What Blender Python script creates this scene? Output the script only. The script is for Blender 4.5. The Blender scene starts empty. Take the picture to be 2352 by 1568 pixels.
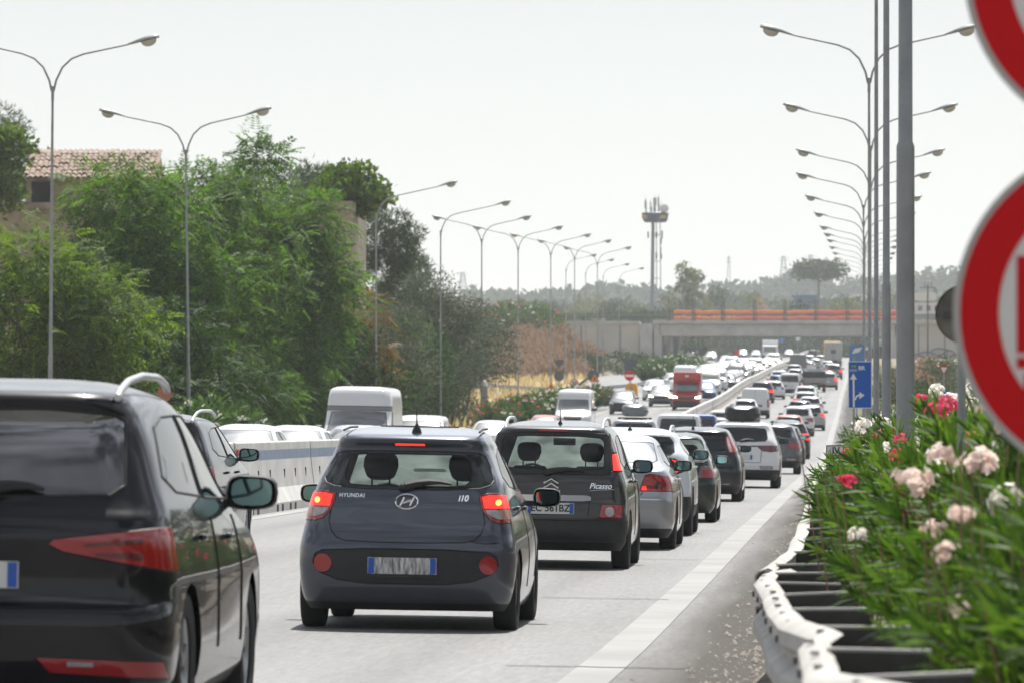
import bpy, bmesh, math, random
import numpy as np
from mathutils import Vector, Matrix

# ------------------------------------------------------------------ camera, sky, sun, exposure
SC = bpy.context.scene
COL = SC.collection
FPX, CXP, CYP, CAMZ = 13067.0, 1980.0, 975.0, 1.53      # focal length and vanishing point measured on the photo (2352 px wide)
cam_d = bpy.data.cameras.new("camera")
cam_d.sensor_width = 36.0
cam_d.lens = FPX / 2352.0 * 36.0
cam_d.shift_x = -(CXP - 1176.0) / 2352.0
cam_d.shift_y = (CYP - 784.0) / 2352.0
cam_d.clip_start = 0.5
cam_d.clip_end = 12000.0
cam_d.dof.use_dof = True
cam_d.dof.focus_distance = 62.0
cam_d.dof.aperture_fstop = 8.0
cam = bpy.data.objects.new("camera", cam_d)
COL.objects.link(cam)
cam.location = (0, 0, CAMZ)
cam.rotation_euler = (math.pi / 2, 0, 0)
SC.camera = cam

SUN_EL, SUN_AZ = math.radians(60.0), math.radians(7.0)   # azimuth measured from +Y (ahead) towards +X
W = bpy.data.worlds.new("World")
SC.world = W
W.use_nodes = True
nt = W.node_tree
nt.nodes.clear()
wo = nt.nodes.new("ShaderNodeOutputWorld")
bg = nt.nodes.new("ShaderNodeBackground")
sky = nt.nodes.new("ShaderNodeTexSky")
sky.sky_type = 'NISHITA'
sky.sun_disc = False
sky.sun_elevation = SUN_EL
sky.sun_rotation = SUN_AZ
sky.altitude = 0
sky.air_density = 1.0
sky.dust_density = 0.4
sky.ozone_density = 1.0
hs = nt.nodes.new("ShaderNodeHueSaturation")
hs.inputs['Saturation'].default_value = 0.24
hs.inputs['Value'].default_value = 1.0
tc = nt.nodes.new("ShaderNodeTexCoord")
sp = nt.nodes.new("ShaderNodeSeparateXYZ")
mz = nt.nodes.new("ShaderNodeMath"); mz.operation = 'MAXIMUM'; mz.inputs[1].default_value = 0.08
dv = nt.nodes.new("ShaderNodeVectorMath"); dv.operation = 'DIVIDE'
cz = nt.nodes.new("ShaderNodeCombineXYZ")
no = nt.nodes.new("ShaderNodeTexNoise")
no.inputs['Scale'].default_value = 1.7
no.inputs['Detail'].default_value = 7.0
no.inputs['Roughness'].default_value = 0.58
rp = nt.nodes.new("ShaderNodeValToRGB")
rp.color_ramp.elements[0].position = 0.42; rp.color_ramp.elements[0].color = (0.55, 0.57, 0.60, 1)
rp.color_ramp.elements[1].position = 0.62; rp.color_ramp.elements[1].color = (3.0, 3.0, 3.0, 1)
mk = nt.nodes.new("ShaderNodeMapRange")
mk.inputs[1].default_value = 0.10; mk.inputs[2].default_value = 0.30
mx = nt.nodes.new("ShaderNodeMix"); mx.data_type = 'RGBA'; mx.blend_type = 'MIX'
mx.inputs[6].default_value = (1.0, 1.0, 1.0, 1)
ml = nt.nodes.new("ShaderNodeMix"); ml.data_type = 'RGBA'; ml.blend_type = 'MULTIPLY'
ml.inputs[0].default_value = 1.0
L = nt.links.new
L(sky.outputs[0], hs.inputs['Color'])
L(tc.outputs['Generated'], sp.inputs[0])
L(sp.outputs[2], mz.inputs[0])
for i_ in range(3):
    L(mz.outputs[0], cz.inputs[i_])
L(tc.outputs['Generated'], dv.inputs[0]); L(cz.outputs[0], dv.inputs[1])
L(dv.outputs[0], no.inputs['Vector'])
L(no.outputs['Fac'], rp.inputs[0])
L(sp.outputs[2], mk.inputs[0])
L(mk.outputs[0], mx.inputs[0]); L(rp.outputs[0], mx.inputs[7])
L(hs.outputs[0], ml.inputs[6]); L(mx.outputs[2], ml.inputs[7])
L(ml.outputs[2], bg.inputs['Color'])
bg.inputs['Strength'].default_value = 0.065
L(bg.outputs[0], wo.inputs['Surface'])

sun_d = bpy.data.lights.new("sun", 'SUN')
sun_d.energy = 4.4
sun_d.angle = math.radians(0.53)
sun_d.color = (1.0, 0.965, 0.91)
sun = bpy.data.objects.new("sun", sun_d)
COL.objects.link(sun)
sdir = Vector((math.sin(SUN_AZ) * math.cos(SUN_EL), math.cos(SUN_AZ) * math.cos(SUN_EL), math.sin(SUN_EL)))
sun.rotation_euler = sdir.to_track_quat('Z', 'Y').to_euler()
SC.view_settings.view_transform = 'Standard'
SC.view_settings.look = 'None'
SC.view_settings.exposure = 0.7
SC.view_settings.gamma = 1.0
SC.view_settings.use_curve_mapping = False
SC.render.engine = 'CYCLES'
cy = SC.cycles
cy.max_bounces = 7
cy.diffuse_bounces = 3
cy.glossy_bounces = 4
cy.transmission_bounces = 4
cy.volume_bounces = 2
cy.transparent_max_bounces = 12
cy.use_denoising = True
cy.sample_clamp_indirect = 6.0
cy.caustics_reflective = False
cy.caustics_refractive = False

# ------------------------------------------------------------------ materials
MATS = {}
def mat(name, col, rough=0.6, metal=0.0, coat=0.0, spec=0.5, emit=None, emit_s=0.0, var=0.0, vscale=3.0, bump=0.0, bscale=40.0, col2=None, sub=0.0):
    if name in MATS:
        return MATS[name]
    m = bpy.data.materials.new(name)
    m.use_nodes = True
    t = m.node_tree
    b = t.nodes['Principled BSDF']
    b.inputs['Base Color'].default_value = (*col, 1)
    b.inputs['Roughness'].default_value = rough
    b.inputs['Metallic'].default_value = metal
    b.inputs['Coat Weight'].default_value = coat
    b.inputs['Coat Roughness'].default_value = 0.04
    b.inputs['Specular IOR Level'].default_value = spec
    if emit is not None:
        b.inputs['Emission Color'].default_value = (*emit, 1)
        b.inputs['Emission Strength'].default_value = emit_s
    if var > 0 or col2 is not None or bump > 0:
        g = t.nodes.new("ShaderNodeTexCoord")
        n = t.nodes.new("ShaderNodeTexNoise")
        n.inputs['Scale'].default_value = vscale
        n.inputs['Detail'].default_value = 8
        n.inputs['Roughness'].default_value = 0.62
        t.links.new(g.outputs['Object'], n.inputs['Vector'])
        if var > 0 or col2 is not None:
            r = t.nodes.new("ShaderNodeValToRGB")
            c2 = col2 if col2 is not None else tuple(c * (1 - var) for c in col)
            r.color_ramp.elements[0].position = 0.36
            r.color_ramp.elements[1].position = 0.66
            r.color_ramp.elements[0].color = (*c2, 1)
            r.color_ramp.elements[1].color = (*col, 1)
            t.links.new(n.outputs['Fac'], r.inputs[0])
            t.links.new(r.outputs[0], b.inputs['Base Color'])
        if bump > 0:
            n2 = t.nodes.new("ShaderNodeTexNoise")
            n2.inputs['Scale'].default_value = bscale
            n2.inputs['Detail'].default_value = 5
            t.links.new(g.outputs['Object'], n2.inputs['Vector'])
            bp = t.nodes.new("ShaderNodeBump")
            bp.inputs['Strength'].default_value = bump
            bp.inputs['Distance'].default_value = 0.02
            t.links.new(n2.outputs['Fac'], bp.inputs['Height'])
            t.links.new(bp.outputs[0], b.inputs['Normal'])
    MATS[name] = m
    return m

def paint(name, col, metal=0.0, rough=0.35, dust=0.42):
    """car paint: clear coat over a flake base, road dust low on the body, grey felt on the inside of the shell"""
    key = "paint_" + name
    if key in MATS:
        return MATS[key]
    m = bpy.data.materials.new(key)
    m.use_nodes = True
    t = m.node_tree
    b = t.nodes['Principled BSDF']
    b.inputs['Metallic'].default_value = metal
    b.inputs['Coat Weight'].default_value = 1.0 if dust > 0.1 else 0.75
    b.inputs['Specular IOR Level'].default_value = 0.12
    b.inputs['Coat Roughness'].default_value = 0.09 if dust > 0.2 else 0.03
    g = t.nodes.new("ShaderNodeTexCoord")
    s = t.nodes.new("ShaderNodeSeparateXYZ")
    t.links.new(g.outputs['Object'], s.inputs[0])
    n = t.nodes.new("ShaderNodeTexNoise"); n.inputs['Scale'].default_value = 5.0; n.inputs['Detail'].default_value = 6
    t.links.new(g.outputs['Object'], n.inputs['Vector'])
    mr = t.nodes.new("ShaderNodeMapRange")
    mr.inputs[1].default_value = 0.75; mr.inputs[2].default_value = 0.15
    mr.inputs[3].default_value = 0.1 * dust; mr.inputs[4].default_value = dust
    t.links.new(s.outputs[2], mr.inputs[0])
    mu = t.nodes.new("ShaderNodeMath"); mu.operation = 'MULTIPLY'
    t.links.new(mr.outputs[0], mu.inputs[0]); t.links.new(n.outputs['Fac'], mu.inputs[1])
    mxx = t.nodes.new("ShaderNodeMix"); mxx.data_type = 'RGBA'
    mxx.inputs[6].default_value = (*col, 1); mxx.inputs[7].default_value = (0.21, 0.19, 0.165, 1)
    t.links.new(mu.outputs[0], mxx.inputs[0])
    t.links.new(mxx.outputs[2], b.inputs['Base Color'])
    ra = t.nodes.new("ShaderNodeMath"); ra.operation = 'MULTIPLY_ADD'
    ra.inputs[1].default_value = 0.6; ra.inputs[2].default_value = rough
    t.links.new(mu.outputs[0], ra.inputs[0]); t.links.new(ra.outputs[0], b.inputs['Roughness'])
    geo = t.nodes.new("ShaderNodeNewGeometry")
    felt = t.nodes.new("ShaderNodeBsdfDiffuse"); felt.inputs['Color'].default_value = (0.12, 0.12, 0.12, 1)
    ms = t.nodes.new("ShaderNodeMixShader")
    t.links.new(geo.outputs['Backfacing'], ms.inputs[0])
    t.links.new(b.outputs[0], ms.inputs[1]); t.links.new(felt.outputs[0], ms.inputs[2])
    t.links.new(ms.outputs[0], t.nodes['Material Output'].inputs['Surface'])
    MATS[key] = m
    return m

def glass_clear(name, tint, ior=1.5, dust=0.0):
    if name in MATS:
        return MATS[name]
    m = bpy.data.materials.new(name); m.use_nodes = True
    t = m.node_tree
    t.nodes.remove(t.nodes['Principled BSDF'])
    tr = t.nodes.new("ShaderNodeBsdfTransparent"); tr.inputs[0].default_value = (*tint, 1)
    gl = t.nodes.new("ShaderNodeBsdfGlossy"); gl.inputs['Roughness'].default_value = 0.02
    fr = t.nodes.new("ShaderNodeFresnel"); fr.inputs['IOR'].default_value = ior
    mm = t.nodes.new("ShaderNodeMixShader")
    t.links.new(fr.outputs[0], mm.inputs[0]); t.links.new(tr.outputs[0], mm.inputs[1]); t.links.new(gl.outputs[0], mm.inputs[2])
    out = mm.outputs[0]
    if dust > 0:                                  # road dust on the pane scatters the light that comes through it
        tl = t.nodes.new("ShaderNodeBsdfTranslucent"); tl.inputs[0].default_value = (0.80, 0.86, 0.82, 1)
        m3 = t.nodes.new("ShaderNodeMixShader"); m3.inputs[0].default_value = dust
        g = t.nodes.new("ShaderNodeTexCoord"); n = t.nodes.new("ShaderNodeTexNoise"); n.inputs['Scale'].default_value = 3.5; n.inputs['Detail'].default_value = 5
        mr = t.nodes.new("ShaderNodeMapRange"); mr.inputs[1].default_value = 0.3; mr.inputs[2].default_value = 0.7; mr.inputs[3].default_value = dust * 0.45; mr.inputs[4].default_value = dust * 1.6
        t.links.new(g.outputs['Object'], n.inputs['Vector']); t.links.new(n.outputs['Fac'], mr.inputs[0]); t.links.new(mr.outputs[0], m3.inputs[0])
        t.links.new(out, m3.inputs[1]); t.links.new(tl.outputs[0], m3.inputs[2]); out = m3.outputs[0]
    t.links.new(out, t.nodes['Material Output'].inputs['Surface'])
    MATS[name] = m
    return m

def leaf_mat(name, dark, light, trans=0.35, rough=0.55, nscale=0.6, spec=0.07):
    """two-sided leaf: colour varies from leaf to leaf and in drifts through the crown; light passes through"""
    if name in MATS:
        return MATS[name]
    m = bpy.data.materials.new(name); m.use_nodes = True
    t = m.node_tree
    b = t.nodes['Principled BSDF']
    b.inputs['Roughness'].default_value = rough
    b.inputs['Specular IOR Level'].default_value = spec
    geo = t.nodes.new("ShaderNodeNewGeometry")
    g = t.nodes.new("ShaderNodeTexCoord")
    n = t.nodes.new("ShaderNodeTexNoise"); n.inputs['Scale'].default_value = nscale; n.inputs['Detail'].default_value = 3
    t.links.new(g.outputs['Object'], n.inputs['Vector'])
    ad = t.nodes.new("ShaderNodeMath"); ad.operation = 'MULTIPLY_ADD'; ad.inputs[1].default_value = 0.55
    t.links.new(geo.outputs['Random Per Island'], ad.inputs[0])
    mu = t.nodes.new("ShaderNodeMath"); mu.operation = 'MULTIPLY'; mu.inputs[1].default_value = 0.6
    t.links.new(n.outputs['Fac'], mu.inputs[0]); t.links.new(mu.outputs[0], ad.inputs[2])
    r = t.nodes.new("ShaderNodeValToRGB")
    r.color_ramp.elements[0].position = 0.2; r.color_ramp.elements[0].color = (*dark, 1)
    r.color_ramp.elements[1].position = 0.85; r.color_ramp.elements[1].color = (*light, 1)
    t.links.new(ad.outputs[0], r.inputs[0]); t.links.new(r.outputs[0], b.inputs['Base Color'])
    tl = t.nodes.new("ShaderNodeBsdfTranslucent")
    hv = t.nodes.new("ShaderNodeHueSaturation"); hv.inputs['Saturation'].default_value = 1.15; hv.inputs['Value'].default_value = 1.6
    t.links.new(r.outputs[0], hv.inputs['Color']); t.links.new(hv.outputs[0], tl.inputs[0])
    ms = t.nodes.new("ShaderNodeMixShader"); ms.inputs[0].default_value = trans
    t.links.new(b.outputs[0], ms.inputs[1]); t.links.new(tl.outputs[0], ms.inputs[2])
    t.links.new(ms.outputs[0], t.nodes['Material Output'].inputs['Surface'])
    MATS[name] = m
    return m

# ------------------------------------------------------------------ helpers
def tag(o, label=None, cat=None, group=None, kind=None):
    if label: o['label'] = label
    if cat: o['category'] = cat
    if group: o['group'] = group
    if kind: o['kind'] = kind
    return o

def empty(name, loc=(0, 0, 0), rz=0.0):
    o = bpy.data.objects.new(name, None)
    o.empty_display_size = 0.2
    COL.objects.link(o)
    o.location = loc
    o.rotation_euler = (0, 0, rz)
    return o

KIDS = {}
def link(o, parent=None):
    COL.objects.link(o)
    if parent is not None:
        o.parent = parent
        KIDS.setdefault(parent.as_pointer(), []).append(o)
    return o

def copy_tree(o, parent=None):
    c = o.copy()
    link(c, parent)
    for ch in KIDS.get(o.as_pointer(), []):
        copy_tree(ch, c)
    return c

class MB:
    """collects shapes and links them as ONE mesh object"""
    def __init__(self):
        self.v, self.f, self.m = [], [], []
    def add(self, vs, fs, mi=0):
        o = len(self.v)
        self.v += [tuple(p) for p in vs]
        self.f += [tuple(i + o for i in f) for f in fs]
        self.m += [mi] * len(fs)
        return self
    def box(self, c, s, mi=0, rot=None, bev=0.0):
        x, y, z = s[0] / 2, s[1] / 2, s[2] / 2
        if bev <= 0:
            vs = [(-x, -y, -z), (x, -y, -z), (x, y, -z), (-x, y, -z), (-x, -y, z), (x, -y, z), (x, y, z), (-x, y, z)]
            fs = [(0, 3, 2, 1), (4, 5, 6, 7), (0, 1, 5, 4), (1, 2, 6, 5), (2, 3, 7, 6), (3, 0, 4, 7)]
        else:
            b = bev
            ring = lambda zz, d: [(-x + d, -y, zz), (x - d, -y, zz), (x, -y + d, zz), (x, y - d, zz), (x - d, y, zz), (-x + d, y, zz), (-x, y - d, zz), (-x, -y + d, zz)]
            def sh(zz, k):
                return [(px * (1 - k / max(x, 1e-6)), py * (1 - k / max(y, 1e-6)), zz) for px, py, zz in ring(zz, b)]
            rs = [sh(-z, b), sh(-z + b, 0), sh(z - b, 0), sh(z, b)]
            vs = [p for r in rs for p in r]
            fs = [tuple(range(7, -1, -1)), tuple(range(24, 32))]
            for k in range(3):
                for i in range(8):
                    j = (i + 1) % 8
                    fs.append((k * 8 + i, k * 8 + j, k * 8 + 8 + j, k * 8 + 8 + i))
        vs = [Vector(p) for p in vs]
        if rot is not None:
            vs = [rot @ p for p in vs]
        cc = Vector(c)
        return self.add([p + cc for p in vs], fs, mi)
    def tube(self, pts, radii, n=8, mi=0, cap=True):
        pts = [Vector(p) for p in pts]
        if not hasattr(radii, '__len__'):
            radii = [radii] * len(pts)
        vs, fs = [], []
        up = Vector((0.123, 0.31, 0.94)).normalized()
        for i, p in enumerate(pts):
            a = pts[max(0, i - 1)]; b = pts[min(len(pts) - 1, i + 1)]
            d = (b - a)
            d = d.normalized() if d.length > 1e-9 else Vector((0, 0, 1))
            s = d.cross(up)
            if s.length < 0.05:
                s = d.cross(Vector((1, 0, 0)))
            s.normalize(); t = s.cross(d)
            for k in range(n):
                an = 2 * math.pi * k / n
                vs.append(p + (s * math.cos(an) + t * math.sin(an)) * radii[i])
        for i in range(len(pts) - 1):
            for k in range(n):
                j = (k + 1) % n
                fs.append((i * n + k, i * n + j, (i + 1) * n + j, (i + 1) * n + k))
        if cap:
            fs.append(tuple(range(n - 1, -1, -1)))
            q = (len(pts) - 1) * n
            fs.append(tuple(range(q, q + n)))
        return self.add(vs, fs, mi)
    def lathe(self, prof, n=24, axis='Z', c=(0, 0, 0), mi=0):
        vs, fs = [], []
        for (r, h) in prof:
            for k in range(n):
                a = 2 * math.pi * k / n
                p = (r * math.cos(a), r * math.sin(a), h)
                if axis == 'X': p = (p[2], p[0], p[1])
                elif axis == 'Y': p = (p[0], p[2], p[1])
                vs.append(Vector(p) + Vector(c))
        for i in range(len(prof) - 1):
            for k in range(n):
                j = (k + 1) % n
                fs.append((i * n + k, i * n + j, (i + 1) * n + j, (i + 1) * n + k))
        return self.add(vs, fs, mi)
    def prism(self, poly, plane, a, b, mi=0):
        """extrude a 2D polygon: plane 'xz' along y from a to b, 'yz' along x, 'xy' along z"""
        def P(u, v, w):
            return {'xz': (u, w, v), 'yz': (w, u, v), 'xy': (u, v, w)}[plane]
        n = len(poly)
        vs = [P(u, v, a) for u, v in poly] + [P(u, v, b) for u, v in poly]
        fs = [tuple(range(n - 1, -1, -1)), tuple(range(n, 2 * n))]
        for i in range(n):
            j = (i + 1) % n
            fs.append((i, j, n + j, n + i))
        return self.add(vs, fs, mi)
    def mesh(self, name, mats, smooth=None):
        me = bpy.data.meshes.new(name)
        me.from_pydata(self.v, [], self.f)
        for m in (mats if isinstance(mats, (list, tuple)) else [mats]):
            me.materials.append(m)
        if any(self.m):
            me.polygons.foreach_set('material_index', self.m)
        bm = bmesh.new(); bm.from_mesh(me)
        bmesh.ops.recalc_face_normals(bm, faces=bm.faces[:])
        bm.to_mesh(me); bm.free()
        if smooth is not None:
            me.polygons.foreach_set('use_smooth', [True] * len(me.polygons))
            me.set_sharp_from_angle(angle=math.radians(smooth))
        return me
    def build(self, name, mats, parent=None, smooth=None, loc=None):
        o = bpy.data.objects.new(name, self.mesh(name, mats, smooth))
        link(o, parent)
        if loc is not None:
            o.location = loc
        return o

def raw_mesh(name, verts, faces, mats, mi=None, smooth=False):
    me = bpy.data.meshes.new(name)
    verts = np.asarray(verts, dtype=np.float32); faces = np.asarray(faces, dtype=np.int32)
    nv, nf, k = len(verts), len(faces), faces.shape[1]
    me.vertices.add(nv); me.vertices.foreach_set('co', verts.ravel())
    me.loops.add(nf * k); me.loops.foreach_set('vertex_index', faces.ravel())
    me.polygons.add(nf); me.polygons.foreach_set('loop_start', np.arange(0, nf * k, k, dtype=np.int32))
    me.polygons.foreach_set('loop_total', np.full(nf, k, dtype=np.int32))
    for m in (mats if isinstance(mats, (list, tuple)) else [mats]):
        me.materials.append(m)
    if mi is not None:
        me.polygons.foreach_set('material_index', np.asarray(mi, dtype=np.int32))
    if smooth:
        me.polygons.foreach_set('use_smooth', np.ones(nf, dtype=bool))
    me.update(calc_edges=True)
    me.validate()
    return me

def mobj(name, me, parent=None, loc=None):
    o = bpy.data.objects.new(name, me)
    link(o, parent)
    if loc is not None:
        o.location = loc
    return o

def text_obj(name, s, size, m, parent, loc, rot, extrude=0.002, shear=0.0, bold=0.0, space=1.0, align='CENTER'):
    cu = bpy.data.curves.new(name, 'FONT')
    cu.body = s; cu.size = size; cu.extrude = extrude; cu.shear = shear; cu.offset = bold
    cu.space_character = space
    cu.align_x = align; cu.align_y = 'CENTER'
    tmp = bpy.data.objects.new(name, cu)
    me = bpy.data.meshes.new_from_object(tmp)
    bpy.data.objects.remove(tmp)
    me.name = name
    me.materials.clear(); me.materials.append(m)
    o = bpy.data.objects.new(name, me)
    link(o, parent)
    o.location = loc; o.rotation_euler = rot
    return o

# ------------------------------------------------------------------ the lie of the land: road height by distance, measured on the photo
ZT = [(-60, 0.10), (10, 0.08), (26, 0.02), (43, -0.055), (62, -0.045), (90, -0.015), (150, 0.0), (240, 0.05), (285, 0.45), (329, 1.22), (385, 2.14), (479, 4.1), (523, 4.85), (640, 6.95),
      (776, 9.2), (893, 11.4), (1000, 13.2), (1150, 15.2), (1400, 17.5), (2000, 21.0), (3000, 26.0), (7000, 40.0)]
_zd = np.array([a for a, b in ZT], float); _zz = np.array([b for a, b in ZT], float)
def pchip(xs, ys):
    xs = np.asarray(xs, float); ys = np.asarray(ys, float)
    h = np.diff(xs); dl = np.diff(ys) / h
    m = np.zeros(len(xs))
    for i in range(1, len(xs) - 1):
        if dl[i - 1] * dl[i] > 0:
            w1, w2 = 2 * h[i] + h[i - 1], h[i] + 2 * h[i - 1]
            m[i] = (w1 + w2) / (w1 / dl[i - 1] + w2 / dl[i])
    m[0], m[-1] = dl[0], dl[-1]
    def f(x):
        x = min(max(x, xs[0]), xs[-1])
        i = min(max(int(np.searchsorted(xs, x)) - 1, 0), len(h) - 1)
        t = (x - xs[i]) / h[i]
        return float((2 * t**3 - 3 * t**2 + 1) * ys[i] + (t**3 - 2 * t**2 + t) * h[i] * m[i] + (-2 * t**3 + 3 * t**2) * ys[i + 1] + (t**3 - t**2) * h[i] * m[i + 1])
    return f
ZR = pchip(_zd, _zz)
CF = 0.018
def zroad(X, d):
    """road surface height: profile plus crossfall of each carriageway"""
    if X > -9.8:
        return ZR(d) + CF * (-1.9 - max(X, -9.5))
    return ZR(d) + CF * (7.6 - 1.0 * max(0.0, min(10.5, -9.8 - X)))
def slope(d):
    return math.atan((ZR(d + 5) - ZR(d - 5)) / 10.0)
def kpx(d):
    return FPX / d
def XofP(px, d):
    return (px - CXP) * d / FPX
def ZofP(py, d):
    return CAMZ - (py - CYP) * d / FPX
R = random.Random(7)
WORD = ['first', 'second', 'third', 'fourth', 'fifth', 'sixth', 'seventh', 'eighth', 'ninth', 'tenth', 'eleventh', 'twelfth', 'thirteenth', 'fourteenth', 'fifteenth', 'sixteenth', 'seventeenth', 'eighteenth', 'nineteenth']
# ------------------------------------------------------------------ shared materials
M_TYRE = mat("tyre_rubber", (0.018, 0.018, 0.019), 0.85, bump=0.3, bscale=60)
M_RIM = mat("alloy", (0.42, 0.43, 0.45), 0.35, 0.9)
M_BLACKPL = mat("black_plastic", (0.022, 0.022, 0.024), 0.55, var=0.3, vscale=9)
M_UNDER = mat("underbody", (0.012, 0.012, 0.012), 0.9)
M_SEAL = mat("rubber_seal", (0.008, 0.008, 0.008), 0.6)
M_CHROME = mat("chrome", (0.72, 0.73, 0.75), 0.12, 1.0)
M_ALU = mat("brushed_aluminium", (0.62, 0.63, 0.65), 0.32, 0.9)
M_GLASS_D = mat("dark_tinted_glass", (0.010, 0.013, 0.014), 0.03, spec=0.6)
M_GLASS_R = mat("reflecting_rear_glass", (0.012, 0.014, 0.015), 0.03, spec=0.6, coat=1.0)
M_GLASS_R.node_tree.nodes['Principled BSDF'].inputs['Coat IOR'].default_value = 2.3
M_GLASS_W = mat("dusty_windscreen_glass", (0.06, 0.07, 0.072), 0.30, spec=0.9, coat=1.0)
M_GLASS_W.node_tree.nodes['Principled BSDF'].inputs['Coat IOR'].default_value = 2.4
M_GLASS_W.node_tree.nodes['Principled BSDF'].inputs['Coat Roughness'].default_value = 0.07
M_GLASS_C = glass_clear("clear_car_glass", (0.62, 0.72, 0.69))
M_GLASS_DUST = glass_clear("dusty_clear_windscreen", (0.66, 0.76, 0.72), 1.5, 0.13)
M_GLASS_P = glass_clear("privacy_car_glass", (0.22, 0.25, 0.25), 1.6)
M_MIRROR = mat("mirror_glass", (0.17, 0.27, 0.27), 0.03, 1.0)
M_RED = mat("red_lens", (0.33, 0.008, 0.012), 0.12, coat=1.0)
M_REDD = mat("dark_red_lens", (0.11, 0.006, 0.010), 0.15, coat=1.0)
M_REDON = mat("lit_brake_lens", (0.5, 0.01, 0.01), 0.2, emit=(1.0, 0.035, 0.02), emit_s=1.1)
M_BULB = mat("lit_bulb", (0.9, 0.3, 0.1), 0.3, emit=(1.0, 0.24, 0.05), emit_s=3.0)
M_CLEAR = mat("clear_lens", (0.50, 0.47, 0.47), 0.12, coat=1.0, var=0.4, vscale=14)
M_AMBER = mat("amber_lens", (0.45, 0.16, 0.05), 0.2, coat=1.0)
M_HEAD = mat("headlight_lens", (0.55, 0.57, 0.60), 0.12, 0.3, coat=1.0)
M_HEADON = mat("lit_headlight", (0.9, 0.85, 0.7), 0.2, emit=(1.0, 0.86, 0.62), emit_s=9.0)
M_PLATE = mat("number_plate_white", (0.62, 0.62, 0.60), 0.45)
M_PLATEB = mat("number_plate_blue", (0.02, 0.09, 0.42), 0.4)
M_INK = mat("black_ink", (0.012, 0.012, 0.012), 0.5)
M_SEAT = mat("seat_cloth", (0.022, 0.022, 0.024), 0.85)
M_SMEAR = mat("smeared_plate", (0.66, 0.66, 0.65), 0.5, col2=(0.13, 0.13, 0.13), vscale=1.0)
_t = M_SMEAR.node_tree
_mp = _t.nodes.new("ShaderNodeMapping"); _mp.inputs['Rotation'].default_value = (0, math.radians(52), 0); _mp.inputs['Scale'].default_value = (34.0, 1.0, 7.0)
_tc = [n for n in _t.nodes if n.type == 'TEX_COORD'][0]; _no = [n for n in _t.nodes if n.type == 'TEX_NOISE'][0]
_t.links.new(_tc.outputs['Object'], _mp.inputs[0]); _t.links.new(_mp.outputs[0], _no.inputs['Vector'])
_no.inputs['Detail'].default_value = 2

# ------------------------------------------------------------------ car body: stacked plan outlines, panels carved out of the skin
Z_REAR, Z_CR, Z_SR, Z_FR, Z_FRONT, Z_FL, Z_SL, Z_CL, Z_CAP = range(9)
REARZ, FRONTZ = {Z_REAR, Z_CR, Z_CL}, {Z_FRONT, Z_FR, Z_FL}

def outline(sp, z):
    w = sp['fw'](z); yr = sp['fr'](z); yf = sp['ff'](z)
    ln = yf - yr
    nr, nc, ns = sp['res']
    rc = min(sp.get('rc', 0.20), w * 0.55, ln * 0.3)
    rf = min(sp.get('rf', 0.34), w * 0.6, ln * 0.3)
    bow, bowf, bar = sp.get('bow', 0.07), sp.get('bowf', 0.16), sp.get('bar', 0.03)
    bow = min(bow, ln * 0.1); bowf = min(bowf, ln * 0.15)
    pts, zn = [], []
    fx = w - rc
    for i in range(nr):
        x = fx * i / nr
        pts.append((x, yr + bow * (x / w) ** 2)); zn.append(Z_REAR)
    y1 = yr + bow * (fx / w) ** 2
    for i in range(nc):
        a = -math.pi / 2 + math.pi / 2 * i / nc
        pts.append((fx + rc * math.cos(a), y1 + rc + rc * math.sin(a))); zn.append(Z_CR)
    gx = w - rf
    y2 = yf - bowf * (gx / w) ** 2
    ya, yb = y1 + rc, y2 - rf
    for i in range(ns):
        u = i / ns
        y = ya + (yb - ya) * u
        pts.append((w + bar * (1 - (2 * u - 1) ** 2), y)); zn.append(Z_SR)
    for i in range(nc):
        a = math.pi / 2 * i / nc
        pts.append((gx + rf * math.cos(a), y2 - rf + rf * math.sin(a))); zn.append(Z_FR)
    for i in range(nr):
        x = gx * (1 - i / nr)
        pts.append((x, yf - bowf * (x / w) ** 2)); zn.append(Z_FRONT)
    pts.append((0, yf)); zn.append(Z_FRONT)
    n = len(pts)
    mirror = {Z_REAR: Z_REAR, Z_CR: Z_CL, Z_SR: Z_SL, Z_FR: Z_FL, Z_FRONT: Z_FRONT}
    for i in range(n - 2, 0, -1):
        pts.append((-pts[i][0], pts[i][1])); zn.append(mirror[zn[i]])
    # zone of the edge i -> i+1 on the mirrored side is the zone of the point it ends on
    m = len(pts)
    for i in range(n - 1, m):
        j = (i + 1) % m
        zn[i] = mirror[zn[(m - j) % m]] if j != 0 else Z_REAR
    return pts, zn

def y_rear(sp, x, z):
    w = sp['fw'](z); yr = sp['fr'](z)
    rc = min(sp.get('rc', 0.20), w * 0.55); bow = sp.get('bow', 0.07)
    fx = w - rc
    ax = abs(x)
    if ax <= fx:
        return yr + bow * (ax / w) ** 2
    y1 = yr + bow * (fx / w) ** 2
    t = min(1.0, (ax - fx) / rc)
    return y1 + rc - rc * math.sqrt(max(0.0, 1 - t * t))
def y_front(sp, x, z):
    w = sp['fw'](z); yf = sp['ff'](z)
    return yf - sp.get('bowf', 0.16) * (min(abs(x), w) / w) ** 2
def x_side(sp, y, z):
    yr, yf = sp['fr'](z), sp['ff'](z)
    u = min(1, max(0, (y - yr - 0.25) / max(0.1, yf - yr - 0.6)))
    return sp['fw'](z) + sp.get('bar', 0.03) * (1 - (2 * u - 1) ** 2)

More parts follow.
